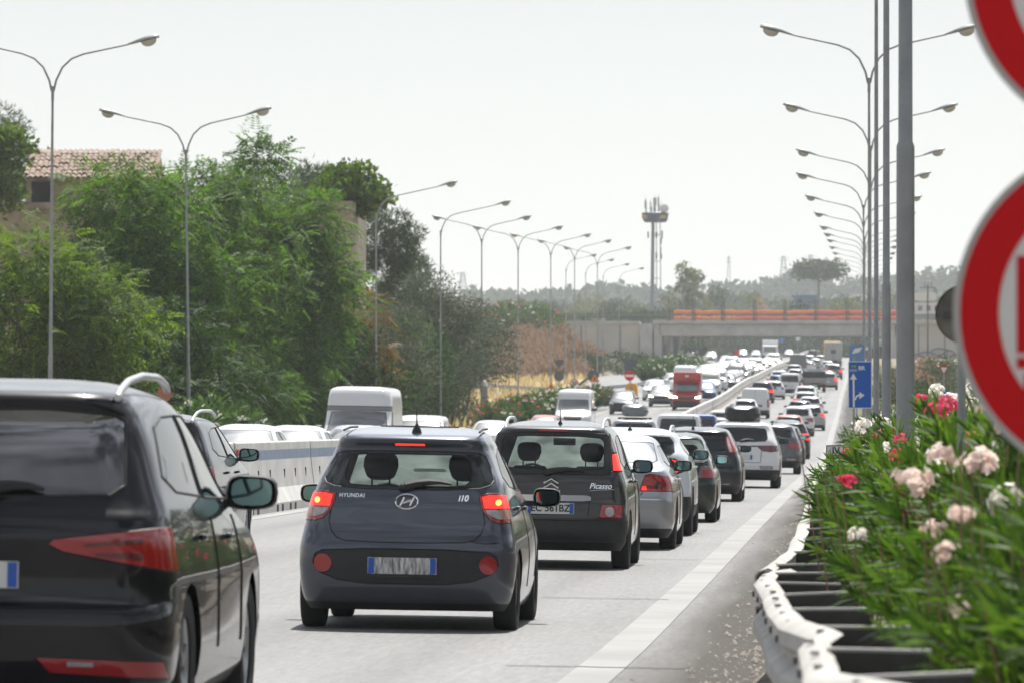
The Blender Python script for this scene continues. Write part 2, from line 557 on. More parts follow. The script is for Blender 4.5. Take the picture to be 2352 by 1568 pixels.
def levels(sp):
    zs = sorted(set(sp['zs']))
    out = []
    dz, dy = sp.get('dz', 0.05), sp.get('dy', 0.09)
    for a, b in zip(zs, zs[1:]):
        # arc length of rear, front and width over the interval
        n = 8
        arc = 0
        for i in range(n):
            p, q = a + (b - a) * i / n, a + (b - a) * (i + 1) / n
            arc += max(abs(sp['fr'](q) - sp['fr'](p)), abs(sp['ff'](q) - sp['ff'](p)), abs(sp['fw'](q) - sp['fw'](p)) * 1.5) / dy
        k = max(1, int(math.ceil(max((b - a) / dz, arc))))
        out += [a + (b - a) * i / k for i in range(k)]
    return out + [zs[-1]]

def carve(bm, zl, pl, zones, poly, ax, pid, only=None):
    u_, v_ = ax
    n = len(poly)
    area = sum(poly[i][0] * poly[(i + 1) % n][1] - poly[(i + 1) % n][0] * poly[i][1] for i in range(n))
    if area < 0:
        poly = poly[::-1]
    us = [p[0] for p in poly]; vs = [p[1] for p in poly]
    u0, u1, v0, v1 = min(us) - 1e-4, max(us) + 1e-4, min(vs) - 1e-4, max(vs) + 1e-4
    def overlap(f):
        a = [v.co[u_] for v in f.verts]; b = [v.co[v_] for v in f.verts]
        return max(a) > u0 and min(a) < u1 and max(b) > v0 and min(b) < v1
    cand = [f for f in bm.faces if f[zl] in zones and (only is None or f[pl] in only) and f[pl] >= 0 and overlap(f)]
    for i in range(n):
        a, b = poly[i], poly[(i + 1) % n]
        e = (b[0] - a[0], b[1] - a[1])
        if math.hypot(*e) < 1e-6 or not cand:
            continue
        co = [0, 0, 0]; co[u_], co[v_] = a
        no_ = [0, 0, 0]; no_[u_], no_[v_] = e[1], -e[0]
        geom = set(cand)
        for f in cand:
            geom.update(f.edges); geom.update(f.verts)
        ret = bmesh.ops.bisect_plane(bm, geom=list(geom), dist=1e-5, plane_co=co, plane_no=no_)
        cand = [g for g in ret['geom'] if isinstance(g, bmesh.types.BMFace) and overlap(g)]
    for f in cand:
        c = f.calc_center_median()
        if all((poly[(i + 1) % n][0] - poly[i][0]) * (c[v_] - poly[i][1]) - (poly[(i + 1) % n][1] - poly[i][1]) * (c[u_] - poly[i][0]) >= -1e-5 for i in range(n)):
            f[pl] = pid

def mirx(poly):
    return [(-a, b) for a, b in poly]
def sym(right):
    """closed symmetric polygon from its right half (listed bottom to top or along the outline)"""
    return right + [(-a, b) for a, b in reversed(right)]
def circ(cx, cy_, r, n=14, ry=None):
    return [(cx + r * math.cos(2 * math.pi * i / n), cy_ + (ry or r) * math.sin(2 * math.pi * i / n)) for i in range(n)]

WHEELS = {}
def wheel_meshes(r, w, n, rim_m):
    key = (round(r, 3), round(w, 3), n, rim_m.name)
    if key in WHEELS:
        return WHEELS[key]
    h = w / 2
    prof = [(r * 0.66, -h * 0.86), (r * 0.86, -h * 1.0), (r * 0.955, -h * 0.92), (r * 0.99, -h * 0.74), (r, -h * 0.4), (r, h * 0.4), (r * 0.99, h * 0.74), (r * 0.955, h * 0.92), (r * 0.86, h), (r * 0.66, h * 0.86), (r * 0.6, h * 0.4), (r * 0.6, -h * 0.4), (r * 0.66, -h * 0.86)]
    t = MB().lathe(prof, n, 'X')
    g = MB()
    g.lathe([(0.02, -h * 0.5), (r * 0.16, -h * 0.5), (r * 0.18, h * 0.62), (0.02, h * 0.66)], 10, 'X')
    g.lathe([(r * 0.66, -h * 0.8), (r * 0.60, -h * 0.5), (r * 0.60, h * 0.6), (r * 0.665, h * 0.82), (r * 0.67, h * 0.7)], n, 'X')
    for k in range(5):
        a = 2 * math.pi * k / 5
        rot = Matrix.Rotation(a, 3, 'X')
        g.box(rot @ Vector((h * 0.55, 0, r * 0.38)), (0.035, r * 0.16, r * 0.50), 0, rot)
    g.lathe([(0.01, -h * 0.2), (r * 0.6, -h * 0.2)], n, 'X', mi=1)
    WHEELS[key] = (t.mesh("wheel", [M_TYRE], 40), g.mesh("rim", [rim_m, M_UNDER], 40))
    return WHEELS[key]

def car(name, sp, loc=(0, 0, 0)):
    """builds one vehicle (rear at y=0, front at y=L, wheels on z=0) and returns its root"""
    root = empty(name, loc)
    L_, Wd, H = sp['L'], sp['W'], sp['H']
    sp['fr'] = pchip(*zip(*sp['rear'])); sp['ff'] = pchip(*zip(*sp['front'])); sp['fw'] = pchip(*zip(*sp['wid']))
    sp['zs'] = [z for z, _ in sp['rear']] + [z for z, _ in sp['front']] + [z for z, _ in sp['wid']]
    z0 = max(sp['rear'][0][0], sp['front'][0][0], sp['wid'][0][0]); z1 = H
    sp['zs'] = [z for z in sp['zs'] if z0 - 1e-6 <= z <= z1 + 1e-6]
    sp.setdefault('res', (10, 6, 22))
    pm = sp['paint']
    zl_ = levels(sp)
    bm = bmesh.new()
    zl = bm.faces.layers.int.new("zone"); pl = bm.faces.layers.int.new("part")
    rows, zn = [], None
    for z in zl_:
        pts, zn = outline(sp, z)
        crown = sp.get('crown', 0.0)
        rows.append([bm.verts.new((x, y, z)) for x, y in pts])
    n = len(rows[0])
    for a, b in zip(rows, rows[1:]):
        for i in range(n):
            j = (i + 1) % n
            f = bm.faces.new((a[i], a[j], b[j], b[i])); f[zl] = zn[i]; f.smooth = True
    f = bm.faces.new(rows[-1]); f[zl] = Z_CAP
    f = bm.faces.new(rows[0][::-1]); f[zl] = Z_CAP
    # carve
    parts = {0: dict(name='body', mat=pm)}
    seams = set()
    def cut(pid, zones, polys, ax, only=None):
        for p in polys:
            carve(bm, zl, pl, zones, p, ax, pid, only)
    pid = 0
    ids = {}
    for it in sp['cuts']:
        # it: (name, material, view, polygons, options)
        nm, m_, view, polys, op = it
        pid += 1
        if view == 'rear': cut(pid, op.get('zones', REARZ), polys, (0, 2), op.get('only'))
        elif view == 'front': cut(pid, FRONTZ, polys, (0, 2))
        elif view == 'R': cut(pid, op.get('zones', {Z_SR}), polys, (1, 2))
        elif view == 'L': cut(pid, op.get('zones', {Z_SL}), polys, (1, 2))
        parts[pid] = dict(name=nm, mat=m_, parent=op.get('parent'), lift=op.get('lift', 0.0), key=op.get('key'))
        if op.get('seam', True):
            seams.add(pid)
    # wheel arches
    rw = sp['wr']; wyr, wyf = sp['wy']
    for wy in (wyr, wyf):
        c = circ(wy, rw * 0.98, rw * 1.12, 20)
        carve(bm, zl, pl, {Z_SR, Z_CR}, c, (1, 2), -1)
        carve(bm, zl, pl, {Z_SL, Z_CL}, c, (1, 2), -1)
    bm.normal_update()
    # shut lines along the edges between parts
    sl = MB()
    r_ = sp.get('seam_r', 0.005)
    for e in bm.edges:
        lf = e.link_faces
        if len(lf) == 2:
            a, b = lf[0][pl], lf[1][pl]
            if a != b and (a in seams or b in seams):
                nrm = (lf[0].normal + lf[1].normal).normalized()
                d = e.verts[1].co - e.verts[0].co
                if d.length < 1e-5: continue
                d.normalize()
                s = d.cross(nrm)
                p, q = e.verts[0].co - d * r_ * 0.4, e.verts[1].co + d * r_ * 0.4
                vs = [p + s * r_, p + nrm * r_ * 0.8, p - s * r_, p - nrm * r_, q + s * r_, q + nrm * r_ * 0.8, q - s * r_, q - nrm * r_]
                sl.add(vs, [(0, 1, 5, 4), (1, 2, 6, 5), (2, 3, 7, 6), (3, 0, 4, 7)])
    def seam_line(pts):
        sl.tube(pts, [r_ * 0.9] * len(pts), 4, cap=False)
    for (view, line) in sp.get('lines', []):
        dense = []
        for (a, b) in zip(line, line[1:]):
            k = max(1, int(math.hypot(b[0] - a[0], b[1] - a[1]) / 0.04))
            dense += [(a[0] + (b[0] - a[0]) * i / k, a[1] + (b[1] - a[1]) * i / k) for i in range(k)]
        dense.append(line[-1])
        if view == 'rear': seam_line([(x, y_rear(sp, x, z), z) for x, z in dense])
        elif view == 'front': seam_line([(x, y_front(sp, x, z), z) for x, z in dense])
        elif view == 'side':
            seam_line([(x_side(sp, y, z), y, z) for y, z in dense]); seam_line([(-x_side(sp, y, z), y, z) for y, z in dense])
    # split into meshes
    groups = {}
    for f in bm.faces:
        if f[pl] >= 0:
            groups.setdefault(f[pl], []).append(f)
    objs = {}
    for k in sorted(groups):
        fs = groups[k]
        idx, vs, faces = {}, [], []
        lift = parts[k].get('lift', 0.0)
        for f in fs:
            t = []
            for v in f.verts:
                if v.index not in idx or True:
                    pass
                kx = id(v) if False else v
                if kx not in idx:
                    idx[kx] = len(vs)
                    vs.append(v.co + v.normal * lift)
                t.append(idx[kx])
            faces.append(t)
        me = bpy.data.meshes.new(parts[k]['name'])
        me.from_pydata([tuple(v) for v in vs], [], faces)
        me.materials.append(parts[k]['mat'])
        me.polygons.foreach_set('use_smooth', [True] * len(faces))
        me.set_sharp_from_angle(angle=math.radians(42))
        par = root
        if parts[k].get('parent') is not None and parts[k]['parent'] in objs:
            par = objs[parts[k]['parent']]
        o = bpy.data.objects.new(parts[k]['name'], me)
        link(o, par)
        objs[parts[k].get('key') or k] = o
        if k == 0: objs['body'] = o
    bm.free()
    body = objs['body']
    if sl.v:
        sl.build('seam', M_SEAL, body)['kind'] = 'stuff'
    # underbody, wheels
    ub = MB().box((0, L_ / 2, 0.36), (Wd - 0.34, L_ - 0.5, 0.32))
    ub.box((0, wyr, rw * 0.95), (Wd - 0.5, 0.12, 0.12))
    for s in (-1, 1):
        for wy in (wyr, wyf):
            ub.lathe([(rw * 1.13, -0.001), (rw * 1.13, 0.001)], 4, 'X', (0, 0, -5))
    ub.build('underbody', M_UNDER, root)
    nw = sp.get('wn', 28)
    tm, rm = wheel_meshes(rw, sp.get('tw', 0.195), nw, sp.get('rim', M_RIM))
    tr = sp.get('track', Wd / 2 - 0.115)
    for wy in (wyr, wyf):
        for s in (1, -1):
            o = mobj('wheel', tm, root, (s * tr, wy, rw))
            ri = mobj('rim', rm, o)
            if s < 0:
                o.rotation_euler = (0, 0, math.pi)
    # mirrors
    mr = sp.get('mirror')
    if mr:
        my, mz_, ms = mr
        for s in (1, -1):
            xs = x_side(sp, my, mz_)
            b = MB()
            cx = s * (xs + sp.get('mirror_out', 0.05) + 0.095 * ms)
            prof = []
            nn = 16
            rings = [(0.0, 0.92), (0.03, 1.0), (0.09, 0.92), (0.13, 0.66), (0.15, 0.3)]
            vs, fs = [], []
            for (dy_, sc) in rings:
                for k in range(nn):
                    a = 2 * math.pi * k / nn
                    ca, sa = math.cos(a), math.sin(a)
                    x = 0.115 * ms * sc * math.copysign(abs(ca) ** 0.62, ca)
                    z = 0.078 * ms * sc * math.copysign(abs(sa) ** 0.62, sa) * (1.0 if s * ca < 0 else 0.94)
                    vs.append((cx + x, my + dy_ * ms, mz_ + z))
            for i in range(len(rings) - 1):
                for k in range(nn):
                    j = (k + 1) % nn
                    fs.append((i * nn + k, i * nn + j, (i + 1) * nn + j, (i + 1) * nn + k))
            fs.append(tuple((len(rings) - 1) * nn + k for k in range(nn)))
            b.add(vs, fs)
            b.box((s * (xs + 0.03), my + 0.05, mz_ - 0.05 * ms), (0.16, 0.05, 0.04))
            mo = b.build('door_mirror', sp.get('mirror_mat', M_BLACKPL), root, 50)
            g = MB()
            pv = []
            for k in range(nn):
                a = 2 * math.pi * k / nn
                ca, sa = math.cos(a), math.sin(a)
                pv.append((cx + 0.090 * ms * math.copysign(abs(ca) ** 0.62, ca), my + 0.002 + s * 0.0, mz_ + 0.058 * ms * math.copysign(abs(sa) ** 0.62, sa)))
            g.add(pv, [tuple(range(nn))])
            g.build('mirror_glass', M_MIRROR, mo)
    # door handles
    for (hy, hz) in sp.get('handles', []):
        for s in (1, -1):
            b = MB().box((s * (x_side(sp, hy, hz) + 0.018), hy, hz), (0.03, 0.20, 0.03), 0, None, 0.008)
            b.build('door_handle', sp.get('handle_mat', pm), root, 50)
    # number plates
    if sp.get('plate'):
        px_, pz, txt, m_ = sp['plate']
        yy = min(y_rear(sp, px_, pz), y_rear(sp, px_, pz - 0.05), y_rear(sp, px_, pz + 0.05)) - 0.012
        b = MB().box((px_, yy, pz), (0.53, 0.012, 0.12))
        po = b.build('number_plate', m_, root)
        for s in (-1, 1):
            MB().box((px_ + s * 0.237, yy - 0.0075, pz), (0.044, 0.006, 0.112)).build('blue_strip', M_PLATEB, po)
        if txt:
            text_obj('lettering', txt, 0.105, M_INK, po, (px_, yy - 0.0085, pz), (math.pi / 2, 0, 0), 0.001, 0, 0.002, 1.0)
    # roof rails
    if sp.get('rails'):
        y0, y1, xr, hr = sp['rails']
        for s in (1, -1):
            pts, k = [], 26
            for i in range(k + 1):
                u = i / k
                y = y0 + (y1 - y0) * u
                # height of the roof skin at (xr, y)
                pts.append((s * xr, y, sp['rail_z'](y) + hr * min(1.0, 1.5 * math.sin(math.pi * u) ** 0.8 if 0 < u < 1 else -0.2)))
            MB().tube(pts, [0.018] * len(pts), 8).build('roof_rail', sp.get('rail_mat', M_ALU), root, 60)
    if sp.get('antenna'):
        ax_, ay, az, al = sp['antenna']
        b = MB().lathe([(0.045, 0), (0.034, 0.04), (0.014, 0.075), (0.006, 0.09)], 10, 'Z', (ax_, ay, az - 0.02))
        b.tube([(ax_, ay, az + 0.04), (ax_, ay - 0.05, az + 0.04 + al)], [0.007, 0.004], 5)
        b.build('aerial', M_BLACKPL, root, 50)
    if sp.get('wiper'):
        wx, wz, wl = sp['wiper']
        b = MB()
        y_ = y_rear(sp, wx, wz)
        b.box((wx, y_ - 0.03, wz - 0.01), (0.085, 0.06, 0.055), 0, None, 0.015)
        pts = [(wx + wl * t_, y_rear(sp, wx + wl * t_, wz + 0.035 * math.sin(t_ * 2.6)) - 0.035, wz + 0.035 * math.sin(t_ * 2.6)) for t_ in (0, 0.25, 0.5, 0.75, 1.0)]
        b.tube(pts, [0.036, 0.032, 0.025, 0.017, 0.010], 6)
        b.build('rear_wiper', M_BLACKPL, root, 50)
    # cabin seen through clear glass
    if sp.get('cabin'):
        yb, yfr, zs_, hx = sp['cabin']      # rear bench y, front seat y, shoulder height, seat offset
        b = MB()
        b.box((0, yb, zs_ - 0.32), (Wd - 0.5, 0.16, 0.5), 0, Matrix.Rotation(-0.2, 3, 'X'), 0.04)
        b.box((0, yfr - 0.1, 0.45), (Wd - 0.36, L_ * 0.45, 0.05))
        b.box((0, yfr + 0.95, 0.80), (Wd - 0.40, 0.5, 0.30), 0, None, 0.05)
        b.build('cabin_trim', M_SEAT, root, 50)
        for s in (1, -1):
            b = MB()
            rot = Matrix.Rotation(-0.22, 3, 'X')
            b.box((s * hx, yfr, zs_ - 0.26), (0.46, 0.14, 0.60), 0, rot, 0.06)
            b.box((s * hx, yfr + 0.28, 0.56), (0.48, 0.5, 0.16), 0, None, 0.05)
            so = b.build('seat', M_SEAT, root, 50)
            b = MB()
            b.tube([(s * hx - 0.07, yfr - 0.06, zs_), (s * hx - 0.07, yfr - 0.07, zs_ + 0.12)], 0.008, 5)
            b.tube([(s * hx + 0.07, yfr - 0.06, zs_), (s * hx + 0.07, yfr - 0.07, zs_ + 0.12)], 0.008, 5)
            rg = [(-0.055, 0.80), (-0.035, 0.97), (0.0, 1.0), (0.035, 0.97), (0.055, 0.80)]
            vs, fs, n_ = [], [], 18
            for (dy_, sc) in rg:
                for k in range(n_):
                    an = 2 * math.pi * k / n_
                    xx_ = 0.140 * sc * math.copysign(abs(math.cos(an)) ** 0.55, math.cos(an)) * (0.90 if math.sin(an) < 0 else 1.0)
                    zz_ = 0.105 * sc * math.copysign(abs(math.sin(an)) ** 0.6, math.sin(an))
                    vs.append(rot @ Vector((xx_, dy_, zz_)) + Vector((s * hx, yfr - 0.07, zs_ + 0.19)))
            for i_ in range(4):
                for k in range(n_):
                    j = (k + 1) % n_
                    fs.append((i_ * n_ + k, i_ * n_ + j, (i_ + 1) * n_ + j, (i_ + 1) * n_ + k))
            fs.append(tuple(range(n_))); fs.append(tuple(4 * n_ + k for k in range(n_)))
            b.add(vs, fs)
            b.build('headrest', M_SEAT, so, 50)
        MB().box((0, yfr + 0.72, H - 0.235), (0.26, 0.03, 0.085), 0, None, 0.012).build('inside_mirror', M_BLACKPL, root, 50)
        sw = MB()
        pts = [(-hx + 0.18 * math.cos(a), yfr + 0.55 + 0.06 * math.sin(a), zs_ - 0.12 + 0.17 * math.sin(a)) for a in [2 * math.pi * i / 16 for i in range(17)]]
        sw.tube(pts, [0.014] * 17, 6)
        sw.build('steering_wheel', M_BLACKPL, root, 50)
    return root, sp, objs

# ---- profile generators
def prof_hatch(L_, W_, H, zb=0.98, rake=0.30, hood=0.95, ws=1.85, front_z=None):
    h = W_ / 2
    rear = [(0.15, 0.13), (0.24, 0.05), (0.36, 0.01), (0.50, 0.0), (0.60, 0.0), (0.66, 0.02), (0.72, 0.055), (zb - 0.06, 0.085), (zb + 0.02, 0.11), (H - 0.17, rake + 0.02), (H - 0.125, rake - 0.01), (H - 0.105, rake - 0.02), (H - 0.075, rake + 0.03), (H - 0.04, rake + 0.35), (H - 0.015, rake + 0.72), (H, rake + 1.05)]
    hz = zb - 0.04
    front = [(0.15, L_ - 0.16), (0.25, L_ - 0.04), (0.42, L_), (0.58, L_ - 0.02), (0.70, L_ - 0.10), (0.80, L_ - 0.36), (hz, L_ - hood + 0.06), (hz + 0.05, L_ - hood - 0.10), (H - 0.13, L_ - ws), (H - 0.07, L_ - ws - 0.20), (H - 0.03, L_ - ws - 0.48), (H, L_ - ws - 0.75)]
    wid = [(0.15, h * 0.90), (0.25, h * 0.965), (0.42, h * 0.985), (0.62, h * 0.985), (0.78, h * 0.955), (zb - 0.04, h * 0.90), (zb + 0.06, h * 0.86), (H - 0.20, h * 0.72), (H - 0.11, h * 0.665), (H - 0.07, h * 0.63), (H - 0.035, h * 0.55), (H - 0.012, h * 0.40), (H, h * 0.28)]
    return rear, front, wid

def prof_tall(L_, W_, H, zb=1.05, rake=0.2, hood=0.95, ws=1.75, tail=0.72, round_=1.0):
    """MPV / SUV: upright tail"""
    h = W_ / 2
    rear = [(0.20, 0.15), (0.30, 0.05), (0.42, 0.0), (0.58, 0.0), (0.64, 0.025), (0.70, 0.05), (zb - 0.04, 0.085), (zb + 0.03, 0.105), (H - 0.18, rake), (H - 0.13, rake + 0.0), (H - 0.10, rake + 0.01), (H - 0.07, rake + 0.07), (H - 0.04, rake + 0.32), (H - 0.015, rake + 0.7), (H, rake + 1.0)]
    hz = zb - 0.02
    front = [(0.20, L_ - 0.16), (0.30, L_ - 0.04), (0.48, L_), (0.66, L_ - 0.01), (0.80, L_ - 0.07), (0.92, L_ - 0.30), (hz, L_ - hood + 0.02), (hz + 0.05, L_ - hood - 0.10), (H - 0.13, L_ - ws), (H - 0.07, L_ - ws - 0.20), (H - 0.03, L_ - ws - 0.48), (H, L_ - ws - 0.75)]
    wid = [(0.20, h * 0.90), (0.30, h * 0.965), (0.48, h * 0.985), (0.72, h * 0.985), (0.88, h * 0.965), (zb - 0.02, h * 0.92), (zb + 0.06, h * 0.885), (H - 0.22, h * 0.77), (H - 0.12, h * 0.71), (H - 0.075, h * 0.665), (H - 0.04, h * 0.57), (H - 0.012, h * 0.42), (H, h * 0.28)]
    return rear, front, wid

def prof_sedan(L_, W_, H, zt=1.0):
    h = W_ / 2
    rear = [(0.15, 0.16), (0.25, 0.06), (0.40, 0.01), (0.52, 0.0), (0.62, 0.0), (0.66, 0.03), (0.78, 0.05), (zt - 0.05, 0.03), (zt - 0.015, 0.05), (zt + 0.01, 0.16), (zt + 0.035, 0.42), (zt + 0.08, 0.60), (H - 0.14, 1.25), (H - 0.08, 1.45), (H - 0.03, 1.75), (H, 2.05)]
    front = [(0.15, L_ - 0.18), (0.25, L_ - 0.05), (0.40, L_), (0.55, L_ - 0.03), (0.66, L_ - 0.14), (0.78, L_ - 0.5), (0.92, L_ - 1.15), (0.97, L_ - 1.28), (H - 0.12, L_ - 2.0), (H - 0.06, L_ - 2.2), (H - 0.02, L_ - 2.35), (H, L_ - 2.5)]
    wid = [(0.15, h * 0.90), (0.25, h * 0.965), (0.42, h * 0.985), (0.66, h * 0.985), (0.82, h * 0.955), (zt - 0.05, h * 0.90), (zt + 0.02, h * 0.86), (H - 0.20, h * 0.72), (H - 0.11, h * 0.655), (H - 0.07, h * 0.61), (H - 0.035, h * 0.52), (H - 0.012, h * 0.38), (H, h * 0.26)]
    return rear, front, wid

def prof_van(L_, W_, H, zb=1.15, hood=0.85, ws=1.45, rr=0.10):
    h = W_ / 2
    rear = [(0.28, 0.10), (0.40, 0.01), (0.60, 0.0), (0.9, 0.01), (1.2, 0.015), (H - 0.4, 0.04), (H - 0.15, 0.07), (H - 0.06, 0.11), (H - 0.02, 0.22), (H, 0.40)]
    front = [(0.28, L_ - 0.12), (0.40, L_ - 0.01), (0.60, L_), (0.85, L_ - 0.03), (0.98, L_ - 0.16), (zb - 0.03, L_ - hood + 0.12), (zb + 0.04, L_ - hood - 0.06), (H - 0.30 if H < 2.1 else 1.88, L_ - ws), (H - 0.10, L_ - ws - 0.30), (H - 0.03, L_ - ws - 0.50), (H, L_ - ws - 0.75)]
    wid = [(0.28, h * 0.94), (0.40, h * 0.99), (0.7, h * 0.995), (1.1, h * 0.985), (1.4, h * 0.955), (H - 0.3, h * 0.90), (H - 0.12, h * 0.86), (H - 0.05, h * 0.78), (H - 0.015, h * 0.66), (H, h * 0.5)]
    return rear, front, wid
def railz(H, y_hi, drop=0.05):
    return lambda y: H - 0.055 - 0.012 * (y - y_hi) ** 2
# ------------------------------------------------------------------ vehicle specifications
def side_glass(H, zb, L_, ws, hood, y0=0.6, top=0.15, m=None, two=True, roof_drop=0.0):
    """side windows: quarter, rear door and front door panes as polygons in (y, z)"""
    m = m or M_GLASS_D
    yA = L_ - hood - 0.35           # foot of the A pillar
    yT = L_ - ws - 0.12             # its head
    yB = y0 + (yT - y0) * 0.60
    rear = [(y0, zb + 0.13), (y0 + 0.25, zb + 0.06), (yB - 0.05, zb + 0.035), (yB - 0.05, H - top), (y0 + 0.55, H - top - 0.01), (y0 + 0.22, H - top - 0.06 - roof_drop)]
    fr = [(yB + 0.04, zb + 0.03), (yA - 0.05, zb + 0.015), (yA, zb + 0.05), (yT, H - top), (yB + 0.04, H - top)]
    out = []
    for v in ('R', 'L'):
        out.append(('side_window', m, v, [rear], {}))
        out.append(('side_window', m, v, [fr], {}))
    return out

def windscreen(W_, H, zb, m=None):
    h = W_ / 2
    return ('windscreen', m or M_GLASS_W, 'front', [sym([(h * 0.5, zb + 0.01), (h * 0.80, zb + 0.035), (h * 0.60, H - 0.13), (h * 0.5, H - 0.12)])], {})

def lamp_pair(name, m, poly, **op):
    return [(name, m, 'rear', [poly], dict(op)), (name, m, 'rear', [mirx(poly)], dict(op))]

def spec_city(pnt):
    L_, W_, H, zb = 3.665, 1.68, 1.50, 1.0
    rear, front, _ = prof_hatch(L_, W_, H, zb, 0.30, 0.82, 1.72)
    wid = [(0.15, 0.76), (0.22, 0.80), (0.36, 0.825), (0.52, 0.835), (0.66, 0.825), (0.80, 0.795), (0.90, 0.765), (1.0, 0.735), (1.08, 0.71), (1.2, 0.655), (1.32, 0.60), (1.40, 0.565), (1.44, 0.54), (1.468, 0.48), (1.49, 0.36), (1.50, 0.26)]
    tl = [(0.55, 1.0), (0.62, 1.015), (0.86, 1.01), (0.86, 0.80), (0.70, 0.80), (0.645, 0.82), (0.595, 0.87), (0.565, 0.93)]
    red = [(0.572, 0.985), (0.63, 0.998), (0.86, 0.992), (0.86, 0.905), (0.592, 0.905)]
    rev = [(0.60, 0.893), (0.86, 0.893), (0.86, 0.825), (0.70, 0.825), (0.645, 0.845), (0.612, 0.87)]
    amb = [(0.72, 0.89), (0.86, 0.89), (0.86, 0.83), (0.72, 0.83)]
    cuts = [('rear_window', M_GLASS_D, 'rear', [sym([(0.30, 1.035), (0.56, 1.05), (0.635, 1.075), (0.655, 1.11), (0.625, 1.20), (0.575, 1.29), (0.51, 1.308), (0.3, 1.315)])], {'zones': REARZ}),
            ('clear_pane', M_GLASS_C, 'rear', [sym([(0.30, 1.06), (0.44, 1.068), (0.485, 1.105), (0.492, 1.16), (0.468, 1.245), (0.42, 1.285), (0.3, 1.293)])], {'seam': False}),
            ('bumper_insert', M_BLACKPL, 'rear', [sym([(0.30, 0.345), (0.52, 0.37), (0.66, 0.425), (0.715, 0.49), (0.70, 0.555), (0.64, 0.585), (0.3, 0.60)])], {}),
            ('lower_valance', M_BLACKPL, 'rear', [[(-1, 0.10), (1, 0.10), (1, 0.205), (-1, 0.205)]], {'seam': False}),
            ('high_brake_light', M_REDON, 'rear', [[(-0.12, 1.352), (0.12, 1.352), (0.12, 1.374), (-0.12, 1.374)]], {})]
    for s, f in ((0, lambda p: p), (1, mirx)):
        cuts += [('tail_light', M_RED, 'rear', [f(tl)], {'key': 'tl%d' % s, 'lift': 0.006, 'zones': REARZ}),
                 ('brake_lens', M_REDON, 'rear', [f(red)], {'parent': 'tl%d' % s, 'lift': 0.012, 'seam': False}),
                 ('bulb_glow', M_BULB, 'rear', [f(circ(0.69, 0.945, 0.022, 10))], {'parent': 'tl%d' % s, 'lift': 0.013, 'seam': False}),
                 ('reversing_lens', M_CLEAR, 'rear', [f(rev)], {'parent': 'tl%d' % s, 'lift': 0.012, 'seam': False}),
                 ('indicator_lens', M_AMBER, 'rear', [f(amb)], {'parent': 'tl%d' % s, 'lift': 0.013, 'seam': False}),
                 ('bumper_reflector', M_RED, 'rear', [f(circ(0.635, 0.49, 0.068, 18))], {'lift': 0.004})]
    cuts += side_glass(H, zb, L_, 1.72, 0.82, 0.62, m=M_GLASS_P)
    cuts += [windscreen(W_, H, zb, M_GLASS_DUST)]
    tg = [(0.60, 1.03), (0.575, 0.98), (0.585, 0.88), (0.60, 0.80), (0.575, 0.72), (0.53, 0.675), (0.46, 0.655), (0.2, 0.648), (0, 0.646)]
    return dict(L=L_, W=W_, H=H, rear=rear, front=front, wid=wid, cuts=cuts, paint=pnt, wr=0.29, wy=(0.62, 3.0), tw=0.185, track=0.745, res=(14, 8, 26), dz=0.035, dy=0.06, bow=0.085, bar=0.025, rc=0.22,
                lines=[('rear', tg + [(-a, b) for a, b in reversed(tg[:-1])]), ('rear', [(0.72, 0.655), (0.60, 0.648), (0.5, 0.66)]), ('side', [(1.62, 0.3), (1.60, 0.95)]), ('side', [(2.62, 0.35), (2.60, 0.95)])],
                mirror_out=0.10, mirror=(2.42, 0.965, 0.98), handles=[(0.98, 0.90), (1.85, 0.89)], plate=(-0.02, 0.478, None, M_SMEAR), wiper=(-0.02, 1.06, 0.36), antenna=(0.03, 0.55, 1.452, 0.16),
                cabin=(0.85, 1.75, 1.0, 0.34), seam_r=0.005)

